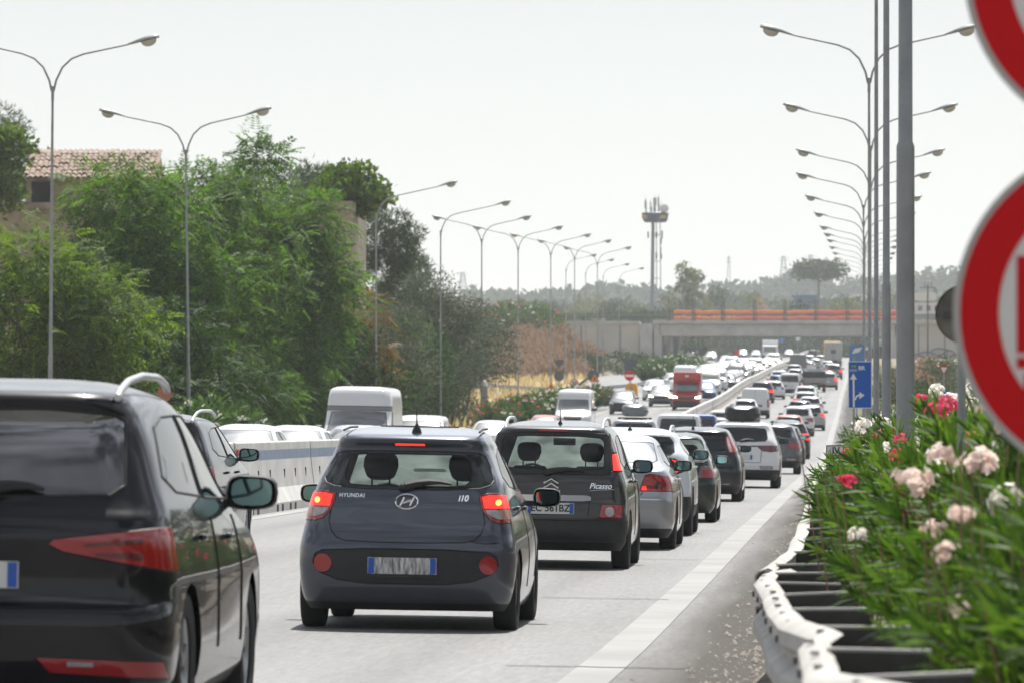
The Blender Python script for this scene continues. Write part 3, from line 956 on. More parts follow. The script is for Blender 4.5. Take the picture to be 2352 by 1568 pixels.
def spec_mpv(pnt):
    L_, W_, H, zb = 4.08, 1.73, 1.60, 1.03
    rear, front, wid = prof_tall(L_, W_, H, zb, 0.24, 0.78, 1.55)
    up = [(0.615, 1.47), (0.80, 1.47), (0.86, 1.06), (0.66, 1.06), (0.64, 1.2)]
    red = [(0.665, 1.24), (0.735, 1.26), (0.785, 1.24), (0.80, 1.07), (0.685, 1.07)]
    dark = [(0.64, 1.44), (0.74, 1.44), (0.775, 1.28), (0.655, 1.26)]
    lo = [(0.54, 0.56), (0.79, 0.56), (0.80, 0.70), (0.57, 0.70)]
    cuts = [('tailgate_glass_surround', M_BLACKPL, 'rear', [sym([(0.3, 1.02), (0.62, 1.02), (0.645, 1.06), (0.625, 1.44), (0.58, 1.462), (0.3, 1.472)])], {'zones': REARZ}),
            ('rear_window', M_GLASS_C, 'rear', [sym([(0.30, 1.075), (0.55, 1.085), (0.585, 1.12), (0.575, 1.38), (0.53, 1.42), (0.3, 1.435)])], {}),
            ('bumper_moulding', M_BLACKPL, 'rear', [[(-1, 0.30), (1, 0.30), (1, 0.53), (-1, 0.53)]], {'zones': REARZ}),
            ('lower_valance', M_BLACKPL, 'rear', [[(-1, 0.1), (1, 0.1), (1, 0.30), (-1, 0.30)]], {'seam': False}),
            ('high_brake_light', M_RED, 'rear', [[(-0.16, 1.482), (0.16, 1.482), (0.15, 1.505), (-0.15, 1.505)]], {'lift': 0.004})]
    for s, f in ((0, lambda p: p), (1, mirx)):
        cuts += [('tail_light', M_SEAL, 'rear', [f(up)], {'key': 'tl%d' % s, 'zones': REARZ}),
                 ('brake_lens', M_REDON if s == 0 else M_REDON, 'rear', [f(red)], {'parent': 'tl%d' % s, 'lift': 0.006, 'seam': False}),
                 ('smoked_lens', M_CLEAR if s == 9 else M_REDD, 'rear', [f(dark)], {'parent': 'tl%d' % s, 'lift': 0.006, 'seam': False}),
                 ('bumper_lamp', M_RED, 'rear', [f(lo)], {'key': 'bl%d' % s, 'lift': 0.005}),
                 ('reversing_lens', M_CLEAR, 'rear', [f(circ(0.66, 0.625, 0.052, 14))], {'parent': 'bl%d' % s, 'lift': 0.008, 'seam': False})]
    cuts += side_glass(H, zb, L_, 1.55, 0.78, 0.55, m=M_GLASS_P)
    cuts += [windscreen(W_, H, zb, M_GLASS_DUST)]
    return dict(L=L_, W=W_, H=H, rear=rear, front=front, wid=wid, cuts=cuts, paint=pnt, wr=0.31, wy=(0.72, 3.26), tw=0.205, track=0.765, res=(12, 7, 24), dz=0.04, dy=0.07, bow=0.07, rc=0.2,
                lines=[('rear', [(-0.62, 0.53), (0.62, 0.53)]), ('rear', [(-0.42, 0.56), (-0.44, 0.84)]), ('rear', [(0.44, 0.84), (0.42, 0.56)]), ('side', [(1.7, 0.35), (1.7, 1.0)]), ('side', [(2.75, 0.4), (2.75, 1.0)])],
                mirror=(2.66, 1.10, 1.05), handles=[(1.15, 0.95), (2.0, 0.94)], plate=(0.0, 0.655, "EC 561BZ", M_PLATE), wiper=(-0.05, 1.045, 0.42), antenna=(0.06, 0.62, 1.535, 0.15),
                rails=(0.45, 2.3, 0.545, 0.055), rail_z=lambda y: 1.525 + 0.045 * min(1, (y - 0.4) / 0.8), cabin=(1.0, 1.95, 1.06, 0.36), seam_r=0.006)

def spec_sedan(pnt):
    L_, W_, H = 4.68, 1.81, 1.445
    rear, front, wid = prof_sedan(L_, W_, H, 1.0)
    lamp = [(0.54, 0.93), (0.60, 0.945), (0.95, 0.90), (0.95, 0.735), (0.47, 0.735)]
    dk = circ(0.70, 0.80, 0.055, 12)
    cuts = [('rear_window', M_GLASS_W, 'rear', [sym([(0.3, 1.075), (0.62, 1.085), (0.66, 1.11), (0.585, 1.315), (0.54, 1.33), (0.3, 1.335)])], {'zones': REARZ}),
            ('bumper_trim', M_CHROME, 'rear', [[(-0.80, 0.62), (0.80, 0.62), (0.80, 0.638), (-0.80, 0.638)]], {'seam': False, 'lift': 0.004}),
            ('lower_valance', M_BLACKPL, 'rear', [[(-1, 0.1), (1, 0.1), (1, 0.27), (-1, 0.27)]], {'seam': False})]
    for s, f in ((0, lambda p: p), (1, mirx)):
        cuts += [('tail_light', M_RED, 'rear', [f(lamp)], {'key': 'tl%d' % s, 'lift': 0.006, 'zones': REARZ}),
                 ('brake_lens', M_REDON, 'rear', [f([(0.50, 0.79), (0.55, 0.80), (0.56, 0.745), (0.50, 0.745)])], {'parent': 'tl%d' % s, 'lift': 0.008, 'seam': False}),
                 ('reversing_lens', M_REDD, 'rear', [f(dk)], {'parent': 'tl%d' % s, 'lift': 0.008, 'seam': False})]
    cuts += side_glass(H, 0.98, L_, 2.0, 1.2, 0.95, m=M_GLASS_D)
    cuts += [windscreen(W_, H, 0.98)]
    return dict(L=L_, W=W_, H=H, rear=rear, front=front, wid=wid, cuts=cuts, paint=pnt, wr=0.32, wy=(1.05, 3.75), tw=0.21, track=0.80, res=(10, 7, 24), dz=0.045, dy=0.08, bow=0.10, rc=0.24,
                lines=[('rear', [(-0.50, 0.70), (-0.45, 0.665), (0.45, 0.665), (0.50, 0.70), (0.56, 0.93)]), ('side', [(2.0, 0.3), (2.0, 0.95)]), ('side', [(3.1, 0.35), (3.05, 0.95)])],
                mirror=(3.0, 1.03, 1.0), handles=[(1.35, 0.87), (2.3, 0.86)], plate=(0, 0.83, None, M_PLATE), handle_mat=M_CHROME, seam_r=0.007)

def spec_cross(pnt):
    L_, W_, H, zb = 4.2, 1.78, 1.50, 1.07
    rear, front, wid = prof_tall(L_, W_, H, zb, 0.30, 0.95, 1.75)
    lamp1 = [(0.575, 1.085), (0.64, 1.08), (0.80, 0.99), (0.82, 0.95), (0.62, 0.97)]
    lamp2 = [(0.62, 0.97), (0.82, 0.95), (0.77, 0.90), (0.60, 0.835), (0.575, 0.86)]
    a = [(0.60, 1.065), (0.645, 1.055), (0.775, 0.985), (0.76, 0.965), (0.70, 0.985)]
    b = [(0.70, 0.935), (0.765, 0.955), (0.76, 0.925), (0.61, 0.855), (0.60, 0.875)]
    cuts = [('rear_window', M_GLASS_D, 'rear', [sym([(0.3, 1.12), (0.58, 1.125), (0.64, 1.17), (0.62, 1.30), (0.56, 1.375), (0.3, 1.385)])], {'zones': REARZ}),
            ('bumper_cladding', M_BLACKPL, 'rear', [[(-1, 0.1), (1, 0.1), (1, 0.545), (-1, 0.545)]], {'zones': REARZ})]
    for s, f in ((0, lambda p: p), (1, mirx)):
        cuts += [('tail_light', M_SEAL, 'rear', [f(lamp1), f(lamp2)], {'key': 'tl%d' % s, 'lift': 0.004, 'zones': REARZ}),
                 ('brake_lens', M_REDON, 'rear', [f(a)], {'parent': 'tl%d' % s, 'lift': 0.008, 'seam': False}),
                 ('brake_lens', M_REDON, 'rear', [f(b)], {'parent': 'tl%d' % s, 'lift': 0.008, 'seam': False}),
                 ('bumper_reflector', M_RED, 'rear', [f([(0.60, 0.47), (0.72, 0.47), (0.72, 0.50), (0.60, 0.50)])], {'lift': 0.004})]
    for v in ('R', 'L'):
        cuts += [('sill_cladding', M_BLACKPL, v, [[(0, 0.1), (L_, 0.1), (L_, 0.42), (0, 0.42)]], {'zones': {Z_SR, Z_SL}})]
    cuts += side_glass(H, zb, L_, 1.75, 0.95, 0.65) + [windscreen(W_, H, zb)]
    return dict(L=L_, W=W_, H=H, rear=rear, front=front, wid=wid, cuts=cuts, paint=pnt, wr=0.34, wy=(0.78, 3.35), tw=0.215, track=0.785, res=(10, 6, 20), dz=0.045, dy=0.08, rc=0.22,
                lines=[('rear', [(-0.60, 0.80), (-0.50, 0.56)]), ('rear', [(0.60, 0.80), (0.50, 0.56)])],
                mirror=(2.75, 1.12, 1.0), handles=[(1.2, 0.95), (2.1, 0.95)], plate=(0, 0.78, None, M_PLATE), antenna=(0, 0.62, 1.445, 0.10),
                rails=(0.55, 2.4, 0.56, 0.06), rail_z=lambda y: 1.42 + 0.045 * min(1, (y - 0.4) / 0.8), seam_r=0.007)

def spec_old_hatch(pnt):
    L_, W_, H, zb = 3.83, 1.63, 1.42, 0.92
    rear, front, wid = prof_hatch(L_, W_, H, zb, 0.42, 0.95, 1.75)
    lamp = [(0.56, 0.885), (0.85, 0.885), (0.85, 0.70), (0.52, 0.70)]
    red = [(0.60, 0.83), (0.85, 0.83), (0.85, 0.715), (0.60, 0.715)]
    cuts = [('rear_window', M_GLASS_C, 'rear', [sym([(0.3, 0.945), (0.60, 0.945), (0.66, 0.98), (0.575, 1.29), (0.54, 1.305), (0.3, 1.315)])], {'zones': REARZ})]
    for s, f in ((0, lambda p: p), (1, mirx)):
        cuts += [('tail_light', mat("grey_red_lens", (0.16, 0.07, 0.07), 0.2, coat=1.0), 'rear', [f(lamp)], {'key': 'tl%d' % s, 'lift': 0.006, 'zones': REARZ}),
                 ('brake_lens', M_RED, 'rear', [f(red)], {'parent': 'tl%d' % s, 'lift': 0.008, 'seam': False})]
    cuts += side_glass(H, zb, L_, 1.75, 0.95, 0.75, m=M_GLASS_P) + [windscreen(W_, H, zb, M_GLASS_DUST)]
    return dict(L=L_, W=W_, H=H, rear=rear, front=front, wid=wid, cuts=cuts, paint=pnt, wr=0.285, wy=(0.7, 3.15), tw=0.18, track=0.72, res=(10, 6, 20), dz=0.05, dy=0.08, rc=0.2,
                lines=[('rear', [(-0.7, 0.64), (0.7, 0.64)]), ('rear', [(0.58, 0.93), (0.50, 0.66)]), ('rear', [(-0.58, 0.93), (-0.50, 0.66)])],
                mirror=(2.45, 0.98, 0.95), plate=(0, 0.76, None, M_PLATE), cabin=(1.0, 1.75, 0.92, 0.33), seam_r=0.007)

def spec_hatch_tall(pnt):
    """five-door hatch with tail lights high on the pillars"""
    L_, W_, H, zb = 4.34, 1.80, 1.48, 0.98
    rear, front, wid = prof_hatch(L_, W_, H, zb, 0.28, 1.0, 1.9)
    lamp = [(0.545, 1.30), (0.66, 1.30), (0.80, 0.99), (0.63, 0.97)]
    wht = [(0.565, 1.28), (0.605, 1.28), (0.70, 0.995), (0.64, 0.99)]
    cuts = [('rear_window', M_GLASS_D, 'rear', [sym([(0.3, 0.985), (0.56, 0.985), (0.605, 1.01), (0.53, 1.285), (0.50, 1.305), (0.3, 1.312)])], {'zones': REARZ}),
            ('lower_valance', M_BLACKPL, 'rear', [[(-1, 0.1), (1, 0.1), (1, 0.30), (-1, 0.30)]], {'seam': False})]
    for s, f in ((0, lambda p: p), (1, mirx)):
        cuts += [('tail_light', M_RED, 'rear', [f(lamp)], {'key': 'tl%d' % s, 'lift': 0.006, 'zones': REARZ}),
                 ('clear_strip', M_CLEAR, 'rear', [f(wht)], {'parent': 'tl%d' % s, 'lift': 0.008, 'seam': False}),
                 ('bumper_reflector', M_CLEAR, 'rear', [f([(0.42, 0.345), (0.56, 0.365), (0.70, 0.365), (0.62, 0.335)])], {'lift': 0.004})]
    cuts += side_glass(H, zb, L_, 1.9, 1.0, 0.7) + [windscreen(W_, H, zb)]
    return dict(L=L_, W=W_, H=H, rear=rear, front=front, wid=wid, cuts=cuts, paint=pnt, wr=0.315, wy=(0.75, 3.4), tw=0.205, track=0.79, res=(10, 6, 20), dz=0.045, dy=0.08, rc=0.22,
                lines=[('rear', [(0.62, 0.96), (0.55, 0.70), (0.45, 0.66), (-0.45, 0.66), (-0.55, 0.70), (-0.62, 0.96)])],
                mirror=(2.8, 1.05, 1.0), plate=(0, 0.80, None, M_PLATE), antenna=(-0.1, 0.6, 1.43, 0.3), seam_r=0.007)

def spec_suv(pnt, H=1.64, W_=1.85, L_=4.48, lights='band', low=False, clad=0.44):
    zb = 1.05 if H < 1.6 else 1.08
    rear, front, wid = prof_tall(L_, W_, H, zb, 0.34, 1.0, 1.85)
    h = W_ / 2
    cuts = [('rear_window', M_GLASS_D, 'rear', [sym([(0.3, zb + 0.035), (0.56, zb + 0.05), (0.62, zb + 0.12), (0.585, H - 0.24), (0.54, H - 0.185), (0.3, H - 0.165)])], {'zones': REARZ}),
            ('bumper_cladding', M_BLACKPL, 'rear', [[(-1, 0.1), (1, 0.1), (1, clad), (-1, clad)]], {'zones': REARZ, 'seam': not low})]
    for s, f in ((0, lambda p: p), (1, mirx)):
        if lights == 'band':
            lp, m_ = [(0.36, zb - 0.055), (0.95, zb - 0.045), (0.95, zb - 0.165), (0.70, zb - 0.20), (0.50, zb - 0.175)], M_REDD
        elif lights == 'wide':
            lp, m_ = [(0.40, zb - 0.10), (0.88, zb - 0.06), (0.95, zb - 0.06), (0.95, zb - 0.30), (0.60, zb - 0.24)], M_RED
        else:
            lp, m_ = [(h * 0.62, zb + 0.02), (h * 1.05, zb + 0.02), (h * 1.05, zb - 0.25), (h * 0.70, zb - 0.25)], M_RED
        cuts += [('tail_light', m_, 'rear', [f(lp)], {'key': 'tl%d' % s, 'lift': 0.006, 'zones': REARZ})]
        if not low:
            cuts += [('bumper_lamp', M_CLEAR, 'rear', [f([(0.48, clad + 0.03), (0.76, clad + 0.03), (0.76, clad + 0.09), (0.45, clad + 0.09)])], {'lift': 0.005})]
    if lights == 'band' and not low:
        cuts += [('light_strip', M_REDD, 'rear', [[(-0.35, zb - 0.075), (0.35, zb - 0.075), (0.35, zb - 0.058), (-0.35, zb - 0.058)]], {'lift': 0.004})]
    cuts += side_glass(H, zb, L_, 1.85, 1.0, 0.75) + [windscreen(W_, H, zb)]
    cuts += front_bits(W_, zb)
    return dict(L=L_, W=W_, H=H, rear=rear, front=front, wid=wid, cuts=cuts, paint=pnt, wr=0.345, wy=(0.82, 3.5), tw=0.22, track=W_ / 2 - 0.12, res=(6, 4, 12) if low else (10, 6, 20), dz=0.07 if low else 0.045, dy=0.13 if low else 0.08, rc=0.22,
                lines=[] if low else [('rear', [(-0.48, 0.90), (-0.46, 0.62), (0.46, 0.62), (0.48, 0.90)])],
                mirror=(2.95, 1.14, 1.05), plate=(0, 0.75, None, M_PLATE), wn=14 if low else 26, seam_r=0.008, wiper=None if low else (0, zb + 0.06, 0.3),
                antenna=None if low else (0, 0.7, H - 0.055, 0.06))

def front_bits(W_, zb, van=False):
    h = W_ / 2
    z1 = zb - 0.30
    hl = [(h * 0.58, z1 - 0.07), (h * 1.02, z1 - 0.05), (h * 1.02, z1 + 0.10), (h * 0.70, z1 + 0.055)]
    gr = sym([(h * 0.40, z1 - 0.16), (h * 0.50, z1 - 0.05), (h * 0.48, z1 + 0.03)])
    lo = sym([(h * 0.55, 0.26), (h * 0.70, 0.34), (h * 0.55, 0.46)])
    return [('headlight', M_HEAD, 'front', [hl], {}), ('headlight', M_HEAD, 'front', [mirx(hl)], {}),
            ('grille', M_BLACKPL, 'front', [gr], {}), ('bumper_grille', M_BLACKPL, 'front', [lo], {})]

def spec_hatch_low(pnt, H=1.47, L_=4.05, W_=1.75):
    zb = 0.98
    rear, front, wid = prof_hatch(L_, W_, H, zb, 0.36, 0.98, 1.85)
    h = W_ / 2
    lp = [(h * 0.66, 1.0), (h * 1.05, 1.0), (h * 1.05, 0.78), (h * 0.74, 0.80)]
    cuts = [('rear_window', M_GLASS_D, 'rear', [sym([(0.3, zb + 0.03), (0.58, zb + 0.05), (0.63, zb + 0.10), (0.56, H - 0.175), (0.3, H - 0.155)])], {'zones': REARZ}),
            ('lower_valance', M_BLACKPL, 'rear', [[(-1, 0.1), (1, 0.1), (1, 0.34), (-1, 0.34)]], {'seam': False}),
            ('tail_light', M_RED, 'rear', [lp], {'zones': REARZ, 'lift': 0.005}), ('tail_light', M_RED, 'rear', [mirx(lp)], {'zones': REARZ, 'lift': 0.005})]
    cuts += side_glass(H, zb, L_, 1.85, 0.98, 0.7) + [windscreen(W_, H, zb)] + front_bits(W_, zb)
    return dict(L=L_, W=W_, H=H, rear=rear, front=front, wid=wid, cuts=cuts, paint=pnt, wr=0.31, wy=(0.75, 3.2), tw=0.2, track=W_ / 2 - 0.11, res=(6, 4, 12), dz=0.07, dy=0.13, rc=0.22,
                mirror=(2.6, 1.05, 1.0), plate=(0, 0.74, None, M_PLATE), wn=14, seam_r=0.008)

def spec_sedan_low(pnt):
    s = spec_sedan(pnt)
    s['cuts'] = [c for c in s['cuts'] if c[0] not in ('bumper_trim', 'brake_lens', 'reversing_lens')] + front_bits(1.81, 0.95)
    s['cuts'][0] = (s['cuts'][0][0], M_GLASS_D, *s['cuts'][0][2:])
    s.update(res=(6, 4, 12), dz=0.07, dy=0.13, wn=14, lines=[], handles=[])
    return s

def spec_van(pnt, H=2.0, L_=4.6, W_=1.85, glazed=False, zb=1.15, hood=0.75, ws=1.35):
    rear, front, wid = prof_van(L_, W_, H, zb, hood, ws)
    h = W_ / 2
    lp = [(h * 0.86, 1.25), (h * 1.05, 1.25), (h * 1.05, 0.75), (h * 0.86, 0.75)]
    cuts = [('tail_light', M_RED, 'rear', [lp], {'zones': REARZ, 'lift': 0.005}), ('tail_light', M_RED, 'rear', [mirx(lp)], {'zones': REARZ, 'lift': 0.005}),
            ('rear_bumper', M_BLACKPL, 'rear', [[(-1.2, 0.1), (1.2, 0.1), (1.2, 0.55), (-1.2, 0.55)]], {'zones': REARZ})]
    if glazed:
        zt = min(H - 0.2, 1.72)
        cuts += [('rear_window', M_GLASS_D, 'rear', [sym([(0.3, 1.15), (h * 0.74, 1.15), (h * 0.78, 1.2), (h * 0.74, zt - 0.05), (h * 0.68, zt), (0.3, zt)])], {'zones': REARZ})]
    topz = (H - 0.22) if H < 2.1 else 1.90
    cuts += [('windscreen', M_GLASS_W, 'front', [sym([(h * 0.5, zb + 0.03), (h * 0.86, zb + 0.06), (h * 0.78, topz - 0.02), (h * 0.5, topz)])], {})]
    if H > 2.6:
        cuts += [('grey_band', mat('camper_grey_band', (0.22, 0.22, 0.23), 0.5), 'front', [[(-1.2, 1.93), (1.2, 1.93), (1.2, 2.06), (-1.2, 2.06)]], {})]
    yA = L_ - hood - 0.35
    for v in ('R', 'L'):
        cuts += [('side_window', M_GLASS_D, v, [[(yA - 0.85, zb + 0.05), (yA - 0.02, zb + 0.05), (yA - 0.25, min(topz, H - 0.3)), (yA - 0.85, min(topz, H - 0.3))]], {})]
        if glazed:
            cuts += [('side_window', M_GLASS_D, v, [[(0.5, 1.15), (yA - 0.95, 1.15), (yA - 0.95, H - 0.3), (0.5, H - 0.3)]], {})]
    cuts += front_bits(W_, zb - 0.02)
    return dict(L=L_, W=W_, H=H, rear=rear, front=front, wid=wid, cuts=cuts, paint=pnt, wr=0.34, wy=(0.9, L_ - 0.85), tw=0.21, track=W_ / 2 - 0.12, res=(6, 4, 12), dz=0.09, dy=0.13, rc=0.14, rf=0.25, bow=0.02, bowf=0.10, bar=0.0,
                lines=[('rear', [(0, 0.56), (0, H - 0.12)])], mirror=(L_ - hood - 0.45, zb + 0.12, 1.35), plate=(0.0, 0.9 if not glazed else 0.8, None, M_PLATE), wn=14, seam_r=0.01)
# ------------------------------------------------------------------ ground, roads, markings
def strip(name, xs, d0, d1, step, m, lift, zfun=None, kind='structure'):
    """a sheet following the road surface; xs is a list of X columns (numbers or functions of distance)"""
    ds = []
    d = d0
    while d < d1:
        ds.append(d); d += step if d < 260 else step * 1.5
    ds.append(d1)
    vs, fs = [], []
    n = len(xs)
    for d in ds:
        for x in xs:
            X = x(d) if callable(x) else x
            vs.append((X, d, (zfun or zroad)(X, d) + lift))
    for i in range(len(ds) - 1):
        for k in range(n - 1):
            fs.append((i * n + k, i * n + k + 1, (i + 1) * n + k + 1, (i + 1) * n + k))
    o = mobj(name, raw_mesh(name, vs, fs, m, smooth=True))
    if kind: o['kind'] = kind
    return o

def asphalt_mat():
    m = bpy.data.materials.new("asphalt"); m.use_nodes = True
    t = m.node_tree; b = t.nodes['Principled BSDF']
    g = t.nodes.new("ShaderNodeTexCoord")
    s = t.nodes.new("ShaderNodeSeparateXYZ"); t.links.new(g.outputs['Object'], s.inputs[0])
    def noise(sc, det=6, vec=None, rough=0.6):
        n = t.nodes.new("ShaderNodeTexNoise"); n.inputs['Scale'].default_value = sc; n.inputs['Detail'].default_value = det; n.inputs['Roughness'].default_value = rough
        t.links.new(vec if vec is not None else g.outputs['Object'], n.inputs['Vector'])
        return n
    mp = t.nodes.new("ShaderNodeMapping"); mp.inputs['Scale'].default_value = (1.0, 0.05, 1.0)
    t.links.new(g.outputs['Object'], mp.inputs[0])
    big = noise(0.9, 5, mp.outputs[0])           # long wear streaks along the lanes
    agg = noise(55, 3)                            # stone chips
    mp2 = t.nodes.new("ShaderNodeMapping"); mp2.inputs['Scale'].default_value = (1.0, 0.08, 1.0)
    t.links.new(g.outputs['Object'], mp2.inputs[0])
    agg2 = noise(24, 5, mp2.outputs[0])
    r1 = t.nodes.new("ShaderNodeValToRGB")
    r1.color_ramp.elements[0].position = 0.30; r1.color_ramp.elements[0].color = (0.145, 0.145, 0.142, 1)
    r1.color_ramp.elements[1].position = 0.72; r1.color_ramp.elements[1].color = (0.205, 0.203, 0.20, 1)
    t.links.new(big.outputs['Fac'], r1.inputs[0])
    r2 = t.nodes.new("ShaderNodeValToRGB")
    r2.color_ramp.elements[0].position = 0.25; r2.color_ramp.elements[0].color = (0.50, 0.50, 0.50, 1)
    r2.color_ramp.elements[1].position = 0.75; r2.color_ramp.elements[1].color = (1.50, 1.50, 1.50, 1)
    ad = t.nodes.new("ShaderNodeMath"); ad.operation = 'MULTIPLY_ADD'; ad.inputs[1].default_value = 0.55
    m2 = t.nodes.new("ShaderNodeMath"); m2.operation = 'MULTIPLY'; m2.inputs[1].default_value = 0.45
    t.links.new(agg2.outputs['Fac'], m2.inputs[0])
    t.links.new(agg.outputs['Fac'], ad.inputs[0]); t.links.new(m2.outputs[0], ad.inputs[2]); t.links.new(ad.outputs[0], r2.inputs[0])
    mu = t.nodes.new("ShaderNodeMix"); mu.data_type = 'RGBA'; mu.blend_type = 'MULTIPLY'; mu.inputs[0].default_value = 1.0
    t.links.new(r1.outputs[0], mu.inputs[6]); t.links.new(r2.outputs[0], mu.inputs[7])
    # dirt washed onto the hard shoulder
    mr = t.nodes.new("ShaderNodeMapRange"); mr.inputs[1].default_value = -1.7; mr.inputs[2].default_value = -1.05
    mp3 = t.nodes.new("ShaderNodeMapping"); mp3.inputs['Scale'].default_value = (1.0, 0.045, 1.0)
    t.links.new(g.outputs['Object'], mp3.inputs[0])
    wob = noise(1.6, 6, mp3.outputs[0])
    wa = t.nodes.new("ShaderNodeMath"); wa.operation = 'MULTIPLY_ADD'; wa.inputs[1].default_value = 0.9; wa.inputs[2].default_value = -0.45
    t.links.new(wob.outputs['Fac'], wa.inputs[0])
    xx = t.nodes.new("ShaderNodeMath"); xx.operation = 'ADD'
    t.links.new(s.outputs[0], xx.inputs[0]); t.links.new(wa.outputs[0], xx.inputs[1]); t.links.new(xx.outputs[0], mr.inputs[0])
    md = t.nodes.new("ShaderNodeMix"); md.data_type = 'RGBA'
    md.inputs[7].default_value = (0.085, 0.078, 0.070, 1)
    dm = t.nodes.new("ShaderNodeMath"); dm.operation = 'MULTIPLY'; dm.inputs[1].default_value = 0.85
    t.links.new(mr.outputs[0], dm.inputs[0]); t.links.new(dm.outputs[0], md.inputs[0])
    # wheel tracks: two slightly darker, polished bands in every lane
    sx = t.nodes.new("ShaderNodeMath"); sx.operation = 'ADD'; sx.inputs[1].default_value = 3.72
    t.links.new(s.outputs[0], sx.inputs[0])
    pp_ = t.nodes.new("ShaderNodeMath"); pp_.operation = 'PINGPONG'; pp_.inputs[1].default_value = 1.875
    t.links.new(sx.outputs[0], pp_.inputs[0])
    sb = t.nodes.new("ShaderNodeMath"); sb.operation = 'SUBTRACT'; sb.inputs[1].default_value = 0.78
    t.links.new(pp_.outputs[0], sb.inputs[0])
    ab = t.nodes.new("ShaderNodeMath"); ab.operation = 'ABSOLUTE'; t.links.new(sb.outputs[0], ab.inputs[0])
    tm_ = t.nodes.new("ShaderNodeMapRange"); tm_.inputs[1].default_value = 0.05; tm_.inputs[2].default_value = 0.42; tm_.inputs[3].default_value = 0.80; tm_.inputs[4].default_value = 1.0
    t.links.new(ab.outputs[0], tm_.inputs[0])
    mt_ = t.nodes.new("ShaderNodeMix"); mt_.data_type = 'RGBA'; mt_.blend_type = 'MULTIPLY'; mt_.inputs[0].default_value = 1.0
    t.links.new(mu.outputs[2], mt_.inputs[6]); t.links.new(tm_.outputs[0], mt_.inputs[7])
    t.links.new(mt_.outputs[2], md.inputs[6]); t.links.new(md.outputs[2], b.inputs['Base Color'])
    b.inputs['Roughness'].default_value = 0.62
    sr = t.nodes.new("ShaderNodeMapRange"); sr.inputs[3].default_value = 0.40; sr.inputs[4].default_value = 0.05
    t.links.new(dm.outputs[0], sr.inputs[0]); t.links.new(sr.outputs[0], b.inputs['Specular IOR Level'])
    rr2 = t.nodes.new("ShaderNodeMapRange"); rr2.inputs[3].default_value = 0.62; rr2.inputs[4].default_value = 0.95
    t.links.new(dm.outputs[0], rr2.inputs[0]); t.links.new(rr2.outputs[0], b.inputs['Roughness'])
    bp = t.nodes.new("ShaderNodeBump"); bp.inputs['Strength'].default_value = 0.8; bp.inputs['Distance'].default_value = 0.012
    t.links.new(agg.outputs['Fac'], bp.inputs['Height']); t.links.new(bp.outputs[0], b.inputs['Normal'])
    return m
M_ASPH = asphalt_mat()
M_LINE = mat("road_paint", (0.355, 0.355, 0.345), 0.8, spec=0.14, col2=(0.285, 0.285, 0.277), vscale=0.5, bump=0.2, bscale=60)
M_DIRT = mat("roadside_dirt", (0.16, 0.135, 0.105), 0.95, col2=(0.075, 0.062, 0.048), vscale=3.0, bump=0.6, bscale=25)
M_GROUND = mat("dry_ground", (0.27, 0.21, 0.12), 0.95, col2=(0.11, 0.10, 0.055), vscale=0.06)
M_STRAW = mat("straw_field", (0.44, 0.35, 0.19), 0.95, col2=(0.27, 0.21, 0.11), vscale=0.25)
M_CONC = mat("barrier_concrete", (0.60, 0.59, 0.565), 0.8, col2=(0.47, 0.46, 0.44), vscale=1.7, bump=0.15, bscale=30)
M_STRIPE = mat("faded_blue_paint", (0.20, 0.26, 0.36), 0.75, col2=(0.25, 0.31, 0.40), vscale=3)
M_BRIDGE = mat("bridge_concrete", (0.50, 0.49, 0.475), 0.85, col2=(0.36, 0.35, 0.34), vscale=0.5)
M_GALV = mat("galvanised_steel", (0.33, 0.35, 0.36), 0.55, 0.35, var=0.25, vscale=2.5)
M_LAMP = mat("lamp_housing", (0.30, 0.31, 0.31), 0.5, 0.2)
M_BOWL = mat("lamp_bowl", (0.45, 0.44, 0.40), 0.25, spec=0.6)
M_ORANGE = mat("orange_reflector", (0.62, 0.10, 0.02), 0.4)

def zground(X, d):
    base = ZR(d) - 0.25
    if d > 600:
        t = min(1, (d - 600) / 400)
        if X > 14: base += 0
    return base
gx = [-3200, -1800, -1000, -600, -350, -200, -120, -80, -56, -40, -30, -21.5, -9.8, -0.9, 1.2, 4, 9, 20, 45, 100, 220, 450, 900, 1800, 3200]
gd = [-60, -20, 0, 15, 30, 45, 60, 90, 120, 160, 200, 240, 270, 300, 340, 385, 430, 480, 523, 580, 640, 710, 776, 840, 893, 950, 1000, 1075, 1150, 1270, 1400, 1700, 2000, 2500, 3000, 4000, 5000, 6500]
vs = [(x, d, ZR(d) - 0.16 - (0.25 if -22 < x < -0.8 else 0.0)) for d in gd for x in gx]
nx = len(gx)
fs = [(i * nx + k, i * nx + k + 1, (i + 1) * nx + k + 1, (i + 1) * nx + k) for i in range(len(gd) - 1) for k in range(nx - 1)]
tag(mobj('ground', raw_mesh('ground', vs, fs, M_GROUND, smooth=True)), kind='structure')

strip('road', [-9.5, -7.5, -5.6, -3.7, -1.8, -1.2, -0.55], -20, 1350, 6, M_ASPH, 0)
strip('opposite_road', [-21.0, -18.0, -14.2, -12.0, -10.1], 40, 1350, 6, M_ASPH, 0)
def slx(off):
    return lambda d: -20.5 - off * min(1.0, max(0.0, (d - 380) / 260.0)) * 9.0 - (off if d < 380 else off) * 0.5
strip('slip_road', [slx(1.0), slx(0.7), slx(0.35), lambda d: -20.3], 370, 1000, 8, M_ASPH, -0.02)
strip('edge_line', [-1.84, -1.53], -10, 1300, 5, M_LINE, 0.005)
strip('left_edge_line', [-9.32, -9.10], 40, 1300, 8, M_LINE, 0.005)
strip('opposite_edge_line', [-10.65, -10.45], 60, 1300, 8, M_LINE, 0.005)
strip('opposite_outer_line', [-18.35, -18.1], 60, 1300, 8, M_LINE, 0.005)
d = 8.0
vs, fs = [], []
